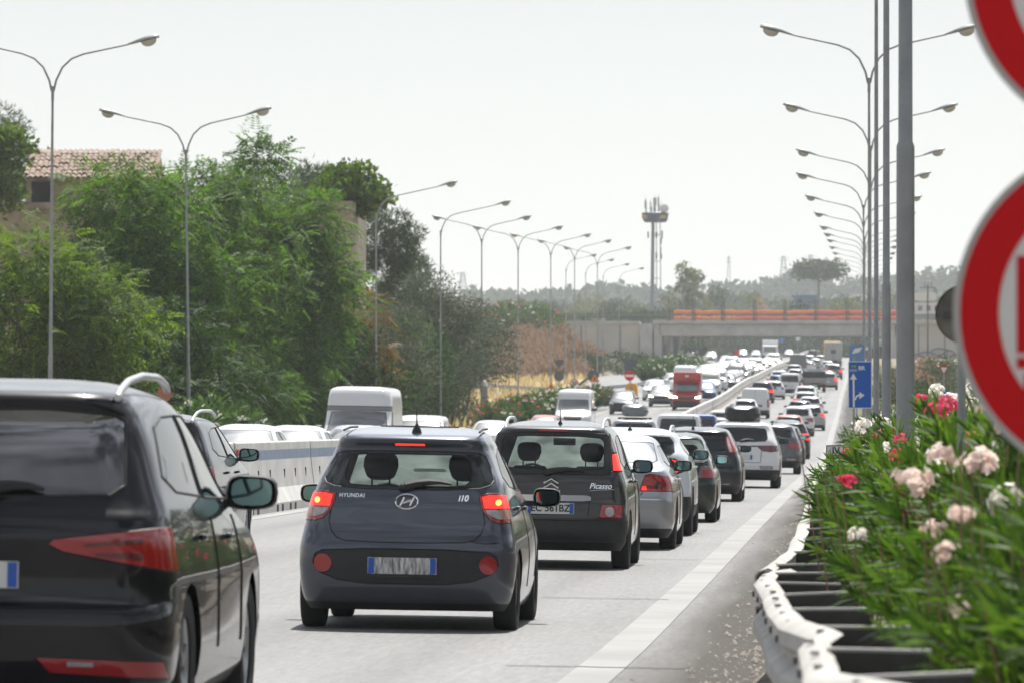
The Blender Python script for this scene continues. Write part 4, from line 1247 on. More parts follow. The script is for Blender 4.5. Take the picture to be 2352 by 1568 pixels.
for X0 in (-5.68, -14.4):
    d = 8.0 if X0 > -9 else 60.0
    while d < 1200:
        for k in range(2):
            o = len(vs)
            a, b = d + k * 1.75, d + (k + 1) * 1.75
            vs += [(X0, a, zroad(X0, a) + 0.005), (X0 + 0.14, a, zroad(X0 + 0.14, a) + 0.005), (X0 + 0.14, b, zroad(X0 + 0.14, b) + 0.005), (X0, b, zroad(X0, b) + 0.005)]
            fs.append((o, o + 1, o + 2, o + 3))
        d += 13.5
tag(mobj('lane_dashes', raw_mesh('lane_dashes', vs, fs, M_LINE)), kind='structure')
# thin transverse cracks sealed with tar
mb = MB()
rr = random.Random(3)
for (d, xa, xb) in [(36.8, -2.3, -1.1), (51.5, -2.9, -1.75), (66, -2.6, -1.9), (83, -5.0, -2.0), (104, -3.0, -0.8), (30.5, -1.9, -0.9), (150, -9.0, -1.9), (260, -9.2, -1.0), (310, -9.2, -1.0)]:
    k = 10
    pts = [(xa + (xb - xa) * i / k, d + rr.uniform(-0.05, 0.05)) for i in range(k + 1)]
    for (p, q) in zip(pts, pts[1:]):
        mb.add([(p[0], p[1] - 0.03, zroad(p[0], p[1]) + 0.009), (q[0], q[1] - 0.03, zroad(q[0], q[1]) + 0.009), (q[0], q[1] + 0.03, zroad(q[0], q[1]) + 0.009), (p[0], p[1] + 0.03, zroad(p[0], p[1]) + 0.009)], [(0, 1, 2, 3)])
tag(mb.build('road_cracks', M_UNDER), kind='structure')
# right-hand verge: dirt that rises a little over the edge of the shoulder
strip('verge', [lambda d: -0.62 + 0.08 * math.sin(d * 0.7), -0.4, 0.1, 0.8, 2.5, 6.0], 5, 420, 3, M_DIRT, 0.0, lambda X, d: zroad(-0.6, d) + (0.015 if X < -0.5 else 0.05 + 0.03 * math.sin(d * 1.7 + X * 5)))
# gravel along the shoulder
rng = np.random.default_rng(5)
n = 2600
gd_ = 15 + 75 * rng.random(n) ** 1.5
gx_ = -0.62 - np.abs(rng.normal(0, 0.28, n)) + 0.1
sz = 0.006 + 0.020 * rng.random(n) ** 3
vv, ff = [], []
for i in range(n):
    x, y, s_ = gx_[i], gd_[i], sz[i]
    z = zroad(x, y) + s_ * 0.3 + 0.012
    o = len(vv)
    vv += [(x - s_, y - s_, z), (x + s_, y - s_ * .7, z - s_ * .2), (x + s_ * .8, y + s_, z), (x - s_, y + s_ * .8, z), (x, y, z + s_ * .9), (x, y, z - s_)]
    ff += [(o, o + 1, o + 4), (o + 1, o + 2, o + 4), (o + 2, o + 3, o + 4), (o + 3, o, o + 4)]
tag(mobj('gravel', raw_mesh('gravel', vv, ff, mat("gravel_stone", (0.30, 0.27, 0.24), 0.9, col2=(0.10, 0.085, 0.07), vscale=30))), kind='stuff')
# straw field and low wall left of the slip road
strip('straw_field', [-75, -55, -42, lambda d: -22.0 if d < 380 else slx(1.0)(d) - 0.6], 300, 640, 12, M_STRAW, 0.06, lambda X, d: ZR(d) - 0.12 + 0.25 * math.sin(X * 0.3 + d * 0.05))

# ------------------------------------------------------------------ median barrier: one thing, each concrete block a part
def barrier_profile():
    r = [(0.30, 0.0), (0.30, 0.16), (0.17, 0.40), (0.115, 0.86), (0.112, 1.02), (0.105, 1.14), (0.085, 1.16)]
    return r
def block_mesh(name, ln, striped):
    prof = barrier_profile()
    full = prof + [(-x, z) for x, z in reversed(prof)]
    n = len(full)
    vs = [(x, 0.012, z) for x, z in full] + [(x, ln - 0.012, z) for x, z in full]
    b = MB()
    for i in range(n):
        j = (i + 1) % n
        mi = 1 if striped and (i == 3 or i == n - 5) else 0
        b.add([vs[i], vs[j], vs[n + j], vs[n + i]], [(0, 1, 2, 3)], mi)
    b.add(vs[:n], [tuple(range(n - 1, -1, -1))]); b.add(vs[n:], [tuple(range(n))])
    for s in (1, -1):
        for y in (0.7, 1.5, 4.5, 5.3):
            b.box((s * 0.292, y, 0.075), (0.03, 0.26, 0.12), 2)           # drain slots
        for y in (1.2, 3.0, 4.8):
            b.box((s * 0.146, y, 0.62), (0.02, 0.028, 0.15), 2)           # lifting slots
    return b.mesh(name, [M_CONC, M_STRIPE, M_UNDER], 30)
bar = tag(empty('median_barrier', (-9.8, 60, 0)), 'long white concrete median barrier with a faded blue stripe between the carriageways', 'barrier')
BL = 6.0
bm_a, bm_b = block_mesh('barrier_block', BL, True), block_mesh('barrier_block', BL, False)
refl = MB().box((0.0, 0, 0), (0.03, 0.26, 0.10)).mesh('reflector', [M_ORANGE])
d, i = 52.0, 0
while d < 1150:
    s0, s1 = zroad(-9.5, d), zroad(-9.5, d + BL)
    o = mobj('barrier_block', bm_a if d < 230 else bm_b, bar, (rr.uniform(-0.012, 0.012), d - 60, s0 - 0.02))
    o.rotation_euler = (math.atan((s1 - s0) / BL), 0, rr.uniform(-0.003, 0.003))
    if d > 80 and (i % 3 == 0 or d > 230) and d < 700:
        for h in (1.0, 0.76) if d < 230 else (0.42, 0.62):
            q = mobj('reflector', refl, o, (0.135 if d < 230 else 0.20, 0.16 if h > 0.9 or d < 230 else 1.5, h))
    d += BL; i += 1

# ------------------------------------------------------------------ guardrail at the right
def guardrail():
    path = [(0.435, 14.5), (0.185, 15.9), (-0.075, 17.2), (-0.085, 18.2), (-0.115, 19.6), (-0.135, 20.4), (-0.085, 21.2), (-0.225, 22.4), (-0.305, 24.6), (-0.375, 27.4), (-0.465, 29.8), (-0.475, 32.2), (-0.385, 33.0)]
    path2 = [(-0.52, 33.2), (-0.458, 36.2), (-0.448, 38.5), (-0.433, 41), (-0.441, 43.6), (-0.45, 47), (-0.475, 52), (-0.486, 57), (-0.522, 62), (-0.558, 68), (-0.614, 76), (-0.653, 84), (-0.693, 96), (-0.712, 110), (-0.739, 130), (-0.75, 170), (-0.75, 240)]
    rail_prof = [(0.00, 0.735), (-0.028, 0.748), (-0.085, 0.728), (-0.105, 0.705), (-0.105, 0.645), (-0.045, 0.605), (-0.045, 0.56), (-0.105, 0.52), (-0.105, 0.455), (-0.02, 0.42)]
    back = [(x + 0.009, z - 0.006) for x, z in rail_prof]
    root = tag(empty('guardrail', (-0.5, 30, 0)), 'dented off-white steel guardrail bending along the right shoulder below the flowering shrubs', 'guardrail')
    m_r = mat("rail_paint", (0.50, 0.485, 0.455), 0.65, col2=(0.36, 0.345, 0.32), vscale=2.0, spec=0.5)
    m_d = mat("shaded_weathered_steel", (0.075, 0.072, 0.07), 0.6, 0.3, var=0.4, vscale=6)  # dark colour also stands in for the shade on the spacer faces
    m_t = mat("lit_spacer_flange", (0.46, 0.45, 0.43), 0.55)  # paler steel paints the light on the spacer tops
    for pth in (path, path2):
        pr = rail_prof + back[::-1]
        n = len(pr)
        dense = []
        for (p, q) in zip(pth, pth[1:]):
            k = max(1, int((q[1] - p[1]) / 0.6))
            dense += [(p[0] + (q[0] - p[0]) * i / k, p[1] + (q[1] - p[1]) * i / k) for i in range(k)]
        dense.append(pth[-1])
        b = MB()
        vs, fs = [], []
        for i, (x, y) in enumerate(dense):
            lean = 0.10 * math.exp(-((y - 20.5) / 1.1) ** 2) + 0.012 * math.sin(y * 1.1)
            dz = zroad(-0.6, y) + 0.010 * math.sin(y * 0.9)
            for (px, pz) in pr:
                vs.append((x + px + lean * (pz - 0.6) + 0.5, y - 30, pz + dz))
        for i in range(len(dense) - 1):
            for k in range(n):
                j = (k + 1) % n
                fs.append((i * n + k, i * n + j, (i + 1) * n + j, (i + 1) * n + k))
        fs.append(tuple(range(n))); fs.append(tuple((len(dense) - 1) * n + k for k in range(n)))
        b.add(vs, fs)
        rail = b.build('rail', m_r, root, 35)
        # bolt slots on the top slope and on the face
        if pth is path:
            for i in range(14):
                y = 16.6 + i * 1.18
                x = np.interp(y, [p[1] for p in pth], [p[0] for p in pth])
                for (px, pz) in ((-0.056, 0.742), (-0.108, 0.675)):
                    bb = MB().box((x + px + 0.5, y - 30, pz + zroad(-0.6, y)), (0.030 if px > -0.1 else 0.012, 0.11, 0.010 if px > -0.1 else 0.03), 0, None, 0.003)
                    bb.build('bolt', m_d, rail)
    # posts with deep spacers
    sp_m = MB()
    sp_m.box((0.17, 0, -0.10), (0.34, 0.02, 0.20), 0)
    sp_m.box((0.17, 0.02, 0.005), (0.36, 0.055, 0.012), 1)
    sp_m.box((0.17, 0.02, -0.205), (0.34, 0.05, 0.010), 0)
    spm = sp_m.mesh('spacer', [m_d, m_t])
    pm_ = MB().box((0.30, 0.05, -0.45), (0.08, 0.06, 0.60)).mesh('post', [m_d])
    allp = path + path2
    y = 16.9
    i = 0
    while y < 140:
        x = float(np.interp(y, [p[1] for p in allp], [p[0] for p in allp]))
        o = mobj('post', pm_, root, (x + 0.5, y - 30, 0.735 + zroad(-0.6, y)))
        q = mobj('spacer', spm, o)
        q.rotation_euler = (0, rr.uniform(-0.06, 0.06), rr.uniform(-0.05, 0.08))
        y += 2.45 if y < 33 else 4.5; i += 1
guardrail()

# ------------------------------------------------------------------ street lamps
def lamp_head():
    b = MB()
    secs = [(0.0, 0.045, 0.045, 0.0), (0.10, 0.055, 0.055, 0.0), (0.34, 0.12, 0.085, 0.015), (0.55, 0.17, 0.105, 0.02), (0.80, 0.17, 0.10, 0.02), (0.92, 0.13, 0.08, 0.015), (0.95, 0.08, 0.05, 0.01)]
    vs, fs, n = [], [], 10
    for (x, w, h, z) in secs:
        for k in range(n):
            a = 2 * math.pi * k / n
            zz = math.sin(a) * h
            if zz < 0: zz *= 0.35
            vs.append((x, math.cos(a) * w, z + zz))
    for i in range(len(secs) - 1):
        for k in range(n):
            j = (k + 1) % n
            fs.append((i * n + k, i * n + j, (i + 1) * n + j, (i + 1) * n + k))
    fs.append(tuple(range(n))); fs.append(tuple((len(secs) - 1) * n + k for k in range(n)))
    b.add(vs, fs)
    g = MB()
    rings = [(1.0, 0.0), (0.92, -0.07), (0.68, -0.13), (0.35, -0.165), (0.02, -0.175)]
    vs, fs = [], []
    for (s_, z) in rings:
        for k in range(14):
            a = 2 * math.pi * k / 14
            vs.append((0.62 + 0.235 * s_ * math.cos(a), 0.15 * s_ * math.sin(a), z - 0.02))
    for i in range(len(rings) - 1):
        for k in range(14):
            j = (k + 1) % 14
            fs.append((i * 14 + k, i * 14 + j, (i + 1) * 14 + j, (i + 1) * 14 + k))
    g.add(vs, fs)
    return b.mesh('lamp_head', [M_LAMP], 40), g.mesh('lamp_bowl', [M_BOWL], 60)
LH, LB = lamp_head()
def lamp_meshes(arm):
    pole = MB().lathe([(0.088, 0), (0.088, 0.25), (0.067, 0.27), (0.065, 3.55), (0.064, 3.57), (0.052, 3.60), (0.042, 8.2), (0.036, 11.0), (0.045, 11.05), (0.045, 11.45), (0.0, 11.46)], 12).mesh('pole', [M_GALV], 40)
    pts = [(0.03, 0, 11.3), (0.10, 0, 11.62), (0.28, 0, 12.0), (0.55, 0, 12.26), (0.9, 0, 12.40), (arm * 0.6, 0, 12.40 + (arm * 0.6 - 0.9) * 0.22), (arm, 0, 12.40 + (arm - 0.9) * 0.22)]
    am = MB().tube(pts, [0.034, 0.033, 0.031, 0.03, 0.028, 0.026, 0.024], 7).mesh('arm', [M_GALV], 60)
    return pole, am, pts[-1]
LM = {2.2: lamp_meshes(2.2), 3.1: lamp_meshes(3.1)}
def street_lamp(X, d, sides=(1, -1), arm=2.2, z=None, label=None, group=None, tilt=0.0, hz=0.0):
    root = empty('street_lamp', (X, d, (ZR(d) if z is None else z)))
    tag(root, label, 'street lamp', group)
    pole, am, tip = LM[arm]
    mobj('pole', pole, root)
    for s in sides:
        a = mobj('arm', am, root)
        a.rotation_euler = (0, 0, (0 if s > 0 else math.pi) + hz)
        h = mobj('lamp_head', LH, a, tip)
        h.rotation_euler = (rr.uniform(-0.12, 0.12), -0.24, 0)
        mobj('lamp_bowl', LB, h)
    root.rotation_euler = (0, tilt, 0)
    return root
GR, GLF = 'street lamps along the right verge', 'street lamps along the far left verge'
for i, (d, X) in enumerate([(40.6, 0.31), (82, 0.35), (120, 0.30), (163, 0.22), (203, 0.29), (237, 0.32), (262, 0.10), (301, 0.08), (346, 0.15), (392, 0.15), (432, 0.15), (472, 0.15), (512, 0.15), (556, 0.18), (600, 0.2), (650, 0.2), (700, 0.2), (760, 0.2), (830, 0.2)]):
    lab = ['nearest and thickest street lamp pole, rising out of the pink and white flowers', 'second street lamp pole from the front, just left of the thickest pole', 'third street lamp pole from the front, thin and rising past the top of the picture',
           'twin-arm street lamp with the highest and largest lamp heads on the right', 'twin-arm street lamp with the second highest heads on the right', 'twin-arm street lamp third in height on the right', 'twin-arm street lamp fourth in height on the right, slightly left of the row'][i] if i < 7 else 'small distant twin-arm street lamp on the right, %s from the camera' % ['eighth', 'ninth', 'tenth', 'eleventh', 'twelfth', 'thirteenth', 'fourteenth', 'fifteenth', 'sixteenth', 'seventeenth', 'eighteenth', 'nineteenth'][i - 7]
    street_lamp(X, d, label=lab, group=GR, tilt=rr.uniform(-0.003, 0.003) if i > 2 else 0.0, hz=rr.uniform(-0.12, 0.12))
for i, (d, X, sd, arm) in enumerate([(167, -23.85, (1, -1), 2.2), (206, -24.35, (1, -1), 2.2), (281, -24.0, (1,), 3.1), (324, -24.0, (1,), 3.1), (356, -23.8, (1, -1), 2.2), (392, -23.7, (1, -1), 2.2), (435, -23.8, (1, -1), 2.2), (475, -24.0, (1, -1), 2.2), (516, -24.0, (1, -1), 2.2)]):
    lab = ['largest twin-arm street lamp at the left edge, in front of the tiled roof', 'twin-arm street lamp standing in the middle of the big green tree', 'single-arm street lamp beside the dark pine at the end of the trees', 'second single-arm street lamp, right of the dark pine',
           'first twin-arm street lamp to the right of the trees, by the grey-green olive crown', 'twin-arm street lamp in front of the brown dry bank', 'twin-arm street lamp right of the pink oleander clump on the bank', 'twin-arm street lamp in front of the grey retaining wall', 'farthest twin-arm street lamp of the left row'][i]
    street_lamp(X, d, sd, arm, label=lab, group=GLF, tilt=(0.008 if i == 0 else -0.012 if i == 1 else 0))
for i, (px, d) in enumerate([(1300, 573), (1345, 616), (1385, 659), (1422, 702)]):
    street_lamp(XofP(px, d), d, (1,), 2.2, label='thin single-arm street lamp along the slip road, number %s from the left' % ['one', 'two', 'three', 'four'][i], group='single-arm lamps along the slip road')

# ------------------------------------------------------------------ the bridge
BD = 1050.0
def bx(px): return XofP(px, BD)
def bz(py): return ZofP(py, BD)
br = tag(empty('road_bridge', (0, BD, 0)), 'grey concrete road bridge crossing over the queue of cars', 'bridge')
g = MB()
g.box(((bx(1515) + bx(2075)) / 2, 0.35, (bz(772) + bz(745)) / 2), (bx(2075) - bx(1515), 0.7, bz(745) - bz(772)))
for k in range(1, 15):
    g.box(((bx(1515) + bx(2075)) / 2, 0.35 + k * 1.6, (bz(770) + bz(745)) / 2), (bx(2075) - bx(1515), 0.6, bz(745) - bz(770)))
for px in (1522, 1676, 1834, 1985):
    g.box((bx(px), -0.06, (bz(771) + bz(746)) / 2), (0.75, 0.25, bz(746) - bz(771)))
g.build('girder', M_BRIDGE, br)
g = MB()
g.box(((bx(1500) + bx(2360)) / 2, 11.2, (bz(744) + bz(735)) / 2), (bx(2360) - bx(1500), 24.0, bz(735) - bz(744)))
g.build('deck', mat("deck_concrete", (0.46, 0.45, 0.44), 0.85, var=0.2, vscale=0.6), br)
g = MB()
g.box(((bx(1290) + bx(2360)) / 2, -0.2, bz(724)), (bx(2360) - bx(1290), 0.10, 0.32))
g.box(((bx(1290) + bx(2360)) / 2, 22.5, bz(724)), (bx(2360) - bx(1290), 0.10, 0.32))
g.build('parapet_rail', mat("dark_rail", (0.12, 0.12, 0.12), 0.6, 0.4), br)
# abutments
for (xa, xb, nm) in ((1280, 1468, 'wing_wall'), (2055, 2400, 'wing_wall')):
    b = MB()
    zb_ = ZR(BD) - 3
    b.box(((bx(xa) + bx(xb)) / 2, 6, (zb_ + bz(738)) / 2), (bx(xb) - bx(xa), 12, bz(738) - zb_))
    w = b.build(nm, mat("wing_concrete", (0.52, 0.48, 0.42), 0.9, col2=(0.42, 0.385, 0.34), vscale=0.25), br)
    if xa < 2000:
        MB().box((bx(1385), -0.15, (bz(800) + bz(772)) / 2), (0.8, 0.3, bz(770) - bz(880))).build('buttress', M_BRIDGE, w)
    for q_, pxj in enumerate((1335, 1425) if xa < 2000 else (2110, 2170, 2230)):
        MB().box((bx(pxj), -0.03, (bz(748) + bz(845)) / 2), (0.22, 0.1, bz(748) - bz(845))).build('joint', mat('joint_grey', (0.13, 0.13, 0.13), 0.8), w)
    bb = MB(); bb.box(((bx(xa) + bx(xb)) / 2, -0.12, bz(741)), (bx(xb) - bx(xa), 0.4, 0.5)); bb.build('coping', M_BRIDGE, w)
for px0, px1 in ((1468, 1500), (1500, 1522)):
    b = MB(); b.box(((bx(px0) + bx(px1)) / 2, 4.5, (bz(744) + ZR(BD) - 3) / 2), (bx(px1) - bx(px0) - 0.3, 10 if px0 == 1468 else 9, bz(744) - ZR(BD) + 3)); b.build('abutment_pier', M_BRIDGE, br)
b = MB(); b.box((bx(2045), 5, (bz(772) + ZR(BD) - 1) / 2), (1.6, 10, bz(772) - ZR(BD) + 1)); b.build('abutment_pier', M_BRIDGE, br)
b = MB(); b.box((bx(1560), 22.6, (bz(772) + ZR(BD) - 2) / 2), (bx(1606) - bx(1515), 0.6, bz(772) - ZR(BD) + 2)); b.build('span_shade_wall', M_BRIDGE, br)  # wall added to close off the side span so the gap stays dark
for px in (1540, 1562, 1578, 1596):
    for y in (3.0, 9.0, 16.0):
        MB().lathe([(0.42, ZR(BD) - 2), (0.42, bz(772))], 10, 'Z', (bx(px), y, 0)).build('column', M_BRIDGE, br)
# orange safety netting tied along the parapet, two bands between steel stakes
M_NET = mat("orange_netting", (0.85, 0.20, 0.05), 0.7, col2=(0.90, 0.28, 0.07), vscale=0.05)
M_NETR = mat("red_netting", (0.85, 0.11, 0.06), 0.7, col2=(0.80, 0.16, 0.07), vscale=0.05)
for (za, zb2, seed) in ((722, 713, 0), (735, 727, 5)):
    for (xa, xb, m_) in ((1548, 1690 if seed else 1880, M_NET), (1690 if seed else 1880, 2065, M_NETR)):
        vs, fs = [], []
        k = 60
        for i in range(k + 1):
            px = xa + (xb - xa) * i / k
            w = 0.05 * math.sin(i * 0.9 + seed) + 0.05 * math.sin(i * 0.37 + seed)
            for (pz, y) in ((za, 0), (zb2, 0), (zb2, 0.05), (za, 0.05)):
                vs.append((bx(px), -0.55 + y + 0.06 * math.sin(i * 1.3), bz(pz) + w))
        for i in range(k):
            for q in range(4):
                fs.append((i * 4 + q, i * 4 + (q + 1) % 4, (i + 1) * 4 + (q + 1) % 4, (i + 1) * 4 + q))
        me = raw_mesh('safety_netting', vs, fs, m_)
        o = mobj('safety_netting', me, None, (0, BD, 0))
        tag(o, ('upper ' if not seed else 'lower ') + ('orange' if m_ is M_NET else 'red') + ' strip of safety netting along the bridge parapet', 'netting', 'safety netting on the bridge')
post_m = MB().box((-0.14, 0, 2.0), (0.24, 0.2, 4.0)).box((0.25, 0, 1.95), (0.16, 0.16, 3.9)).mesh('steel_stake', [mat("rusty_stake", (0.10, 0.06, 0.045), 0.8)])
for i, px in enumerate((1537, 1593, 1660, 1733, 1803, 1874, 1946, 2015)):
    o = mobj('steel_stake', post_m, None, (bx(px), BD - 0.75, bz(738)))
    tag(o, 'rusty pair of steel stakes on the bridge edge, %s from the left' % WORD[i], 'stake', 'steel stakes along the bridge')
# embankment carrying the bridge road at the left and right
def embankment(name, x0, x1, d0, d1, ztop, fall):
    vs, fs = [], []
    nx_, ny_ = 22, 12
    for j in range(ny_ + 1):
        for i in range(nx_ + 1):
            X = x0 + (x1 - x0) * i / nx_
            v = j / ny_
            d_ = d0 + (d1 - d0) * v
            base = ZR(d_) - 0.5
            h = fall(X, d_)
            vs.append((X, d_, base + max(0, (ztop - base)) * h + 0.4 * math.sin(X * 0.7 + d_ * 0.3)))
    for j in range(ny_):
        for i in range(nx_):
            a = j * (nx_ + 1) + i
            fs.append((a, a + 1, a + nx_ + 2, a + nx_ + 1))
    return tag(mobj(name, raw_mesh(name, vs, fs, mat("bank_earth", (0.23, 0.16, 0.10), 0.95, col2=(0.14, 0.10, 0.065), vscale=0.2), smooth=True)), kind='structure')
sm = lambda a, b, x: (lambda t: t * t * (3 - 2 * t))(min(1, max(0, (x - a) / (b - a))))
embankment('embankment', -170, -57, 780, 1062, bz(742), lambda X, d_: sm(800, 1035, d_) * (1 - sm(-62, -48, X) * 0.0))
embankment('embankment_behind', -300, 200, 1062, 1330, bz(738), lambda X, d_: (1 - sm(1100, 1320, d_)) if (X < -40 or X > 9) else 0.0)

# ------------------------------------------------------------------ telecom tower
TD = 1150.0
tx = lambda px: XofP(px, TD) - XofP(1505, TD)
tz = lambda py: ZofP(py, TD)
tw = tag(empty('telecom_tower', (XofP(1505, TD), TD, 0)), 'tall telecom mast with a dark blue ring platform and aerials beyond the bridge', 'mast')
M_MAST = mat("mast_steel", (0.20, 0.22, 0.25), 0.6, 0.3)
b = MB()
b.tube([(tx(1496), 0, 12), (tx(1500), 0, tz(505))], [0.46, 0.36], 8)
b.build('main_tube', M_MAST, tw)
for (xa, xb, y) in ((1508, 1507, 1.5), (1519, 1516, 0.2)):
    MB().tube([(tx(xa), y, 12), (tx(xb), y, tz(505))], [0.12, 0.09], 5).build('leg', M_MAST, tw)
b = MB()
for py in (540, 600, 640, 690):
    b.tube([(tx(1497), 0, tz(py)), (tx(1518), 0.2, tz(py))], 0.08, 5); b.tube([(tx(1497), 0, tz(py)), (tx(1507), 1.5, tz(py))], 0.08, 5)
b.build('brace', M_MAST, tw)
b = MB().lathe([(0.5, tz(511)), (2.1, tz(511)), (2.45, tz(507)), (2.75, tz(490)), (2.6, tz(489)), (0.5, tz(490))], 18)
pl_ = b.build('platform_ring', mat("navy_panel", (0.015, 0.035, 0.09), 0.5), tw, 30)
for (px, w) in ((1481, 1.2), (1521, 1.6)):
    bb = MB()
    for k in range(4):
        bb.box((tx(px) + (k - 1.5) * w / 4, -2.45 + 0.55 * ((tx(px) / 2.6) ** 2), tz(499)), (w / 6, 0.12, 0.75))
    bb.build('yellow_lettering', mat("yellow_sign_paint", (0.55, 0.40, 0.08), 0.6), pl_)
for (px, py, w, h, y) in ((1483, 470, .55, 2.6, -1), (1484, 478, .3, 3.2, 1), (1493, 474, .25, 3.0, 1.2), (1497, 482, .4, 1.6, -1), (1504, 463, .9, 2.4, 0.3), (1504, 478, .7, 2.8, -.6), (1512, 462, .5, 2.4, .8), (1514, 478, .7, 2.2, -1), (1520, 480, .6, 1.8, 0)):
    bb = MB().box((tx(px), y, tz(py)), (w * 0.75, 0.3, h * 0.62)); bb.tube([(tx(px), y + 0.3, tz(490)), (tx(px), y + 0.3, tz(py - 16))], 0.06, 5)
    bb.build('aerial_panel', mat("aerial_grey", (0.42, 0.44, 0.46), 0.6), tw)
MB().lathe([(0.02, -0.3), (0.5, -0.2), (0.85, 0.0)], 14, 'Y', (tx(1527), -1.6, tz(480))).build('dish', mat("dish_white", (0.6, 0.62, 0.64), 0.5), tw, 40)
for (px, py, w, h) in ((1489, 540, .5, 1.6), (1508, 540, .7, 1.4), (1521, 540, .5, 2.2), (1519, 555, .35, 1.4), (1518, 576, .4, 1.8), (1519, 590, .5, 1.4), (1508, 588, .6, 1.6)):
    MB().box((tx(px), -0.8, tz(py)), (w * 0.6, 0.3, h * 0.8)).build('aerial_panel', mat("aerial_dark", (0.16, 0.17, 0.18), 0.6), tw)

# bridge-approach lamps: brown single-arm poles
for px, d in ((1533, 940), (1570, 985)):
    street_lamp(XofP(px, d), d, (1,), 3.1, z=ZR(d) - 0.2, label='brown single-arm lamp beside the left bridge pier' if px == 1533 else 'brown single-arm lamp just beyond the left bridge pier', group='lamps beside the bridge')

# ------------------------------------------------------------------ signs
M_SBACK = mat("sign_back", (0.10, 0.105, 0.11), 0.6, 0.3, var=0.3, vscale=4)
M_SGREY = mat("sign_rim", (0.45, 0.45, 0.44), 0.5, 0.3)
M_SRED = mat("sign_red", (0.60, 0.008, 0.012), 0.5, spec=0.15)
M_SWHITE = mat("sign_white", (0.74, 0.74, 0.73), 0.5, spec=0.25)
M_SBLUE = mat("sign_blue", (0.014, 0.11, 0.45), 0.45, spec=0.2)
M_SYEL = mat("sign_yellow", (0.75, 0.30, 0.03), 0.5)
M_SGREEN = mat("sign_green", (0.02, 0.22, 0.06), 0.5)
def disc(r, y0, y1, n=40, c=(0, 0)):
    return MB().prism(circ(c[0], c[1], r, n), 'xz', y0, y1)
def ring(r0, r1, y0, y1, n=48, c=(0, 0)):
    b = MB()
    vs, fs = [], []
    for k in range(n):
        a = 2 * math.pi * k / n
        for (r, y) in ((r0, y0), (r1, y0), (r1, y1), (r0, y1)):
            vs.append((c[0] + r * math.cos(a), y, c[1] + r * math.sin(a)))
    for k in range(n):
        j = (k + 1) % n
        for q in range(4):
            fs.append((k * 4 + q, k * 4 + (q + 1) % 4, j * 4 + (q + 1) % 4, j * 4 + q))
    return b.add(vs, fs)
def round_sign(name, loc, D, label, cat='road sign', inner=None, group=None, pole_to=None, px=0.0):
    root = tag(empty(name, loc), label, cat, group)
    r = D / 2
    plate = disc(r, -0.004, 0.004, 64).build('plate', M_SWHITE, root)
    ring(r * 0.985, r * 1.005, -0.012, 0.028, 64).build('rim', M_SGREY, root, 40)
    ring(r * 0.742, r * 0.966, -0.008, -0.0045, 64).build('red_ring', M_SRED, plate)
    return root, r, plate
SD = 14.9
kk = FPX / SD
zlow, zup = CAMZ + (975 - 718) / kk, CAMZ + (975 + 68) / kk
s1, r_, pl1 = round_sign('prohibition_sign', (XofP(2586, SD), SD, zlow), 0.9, 'lower big round red-ringed sign at the right edge, showing part of a red lorry')
b = MB()
xl = -r_ * 0.635
for (xa, xb, za, zb_) in ((xl, xl + 0.26, 0.03, 0.148), (xl, xl + 0.26, -0.105, 0.03), (xl, xl + 0.30, -0.145, -0.117), (xl + 0.02, xl + 0.12, -0.215, -0.158), (xl + 0.20, xl + 0.28, -0.215, -0.158)):
    b.box(((xa + xb) / 2, -0.0065, (za + zb_) / 2), (xb - xa, 0.004, zb_ - za))
b.build('lorry_symbol', M_SRED, pl1)
b = MB(); b.box((0.16, -0.0065, -0.03), (0.17, 0.004, 0.10)); b.box((0.16, -0.0065, -0.10), (0.23, 0.004, 0.06)); b.build('car_symbol', M_INK, pl1)
s2, r_, pl2 = round_sign('speed_limit_sign', (XofP(2610, SD), SD, zup), 0.9, 'upper big round red-ringed sign cut off by the top right corner')
for s_, o_ in ((s1, -0.02), (s2, 0.0)):
    b = MB().box((0, 0.02, 0.12), (0.4, 0.03, 0.04)).box((0, 0.02, -0.12), (0.4, 0.03, 0.04)); b.build('bracket', M_SGREY, s_)
pp = empty('sign_post', (XofP(2600, SD) + 0.0, SD + 0.07, 0)); tag(pp, 'grey steel post behind the two big round signs', 'post')
MB().lathe([(0.03, 0), (0.03, 3.6)], 12).build('tube', M_GALV, pp, 50)
# the sign seen from behind, left of the big lower sign
D2 = 29.0
k2 = FPX / D2
rs = tag(empty('reversed_sign', (XofP(2216, D2), D2, ZofP(722, D2))), 'rusty brown round sign seen from behind, half hidden by the big red sign', 'road sign')
r2 = 68 / k2
bb = MB().lathe([(0.001, 0.002), (r2 * 0.95, 0.004), (r2, -0.012), (r2, 0.014), (r2 * 0.96, 0.012), (0.001, 0.010)], 48, 'Y')
bb.build('plate', mat("brown_sign_back", (0.21, 0.19, 0.165), 0.55, 0.2, col2=(0.10, 0.088, 0.075), vscale=5), rs, 40)
MB().box((0, -0.02, 0.0), (0.22, 0.02, 0.03)).build('bracket', M_SBACK, rs)
MB().lathe([(0.022, -r2 - 1.4), (0.022, r2 * 0.6)], 10, 'Z', (-0.015, 0.035, 0)).build('post', M_GALV, rs, 50)

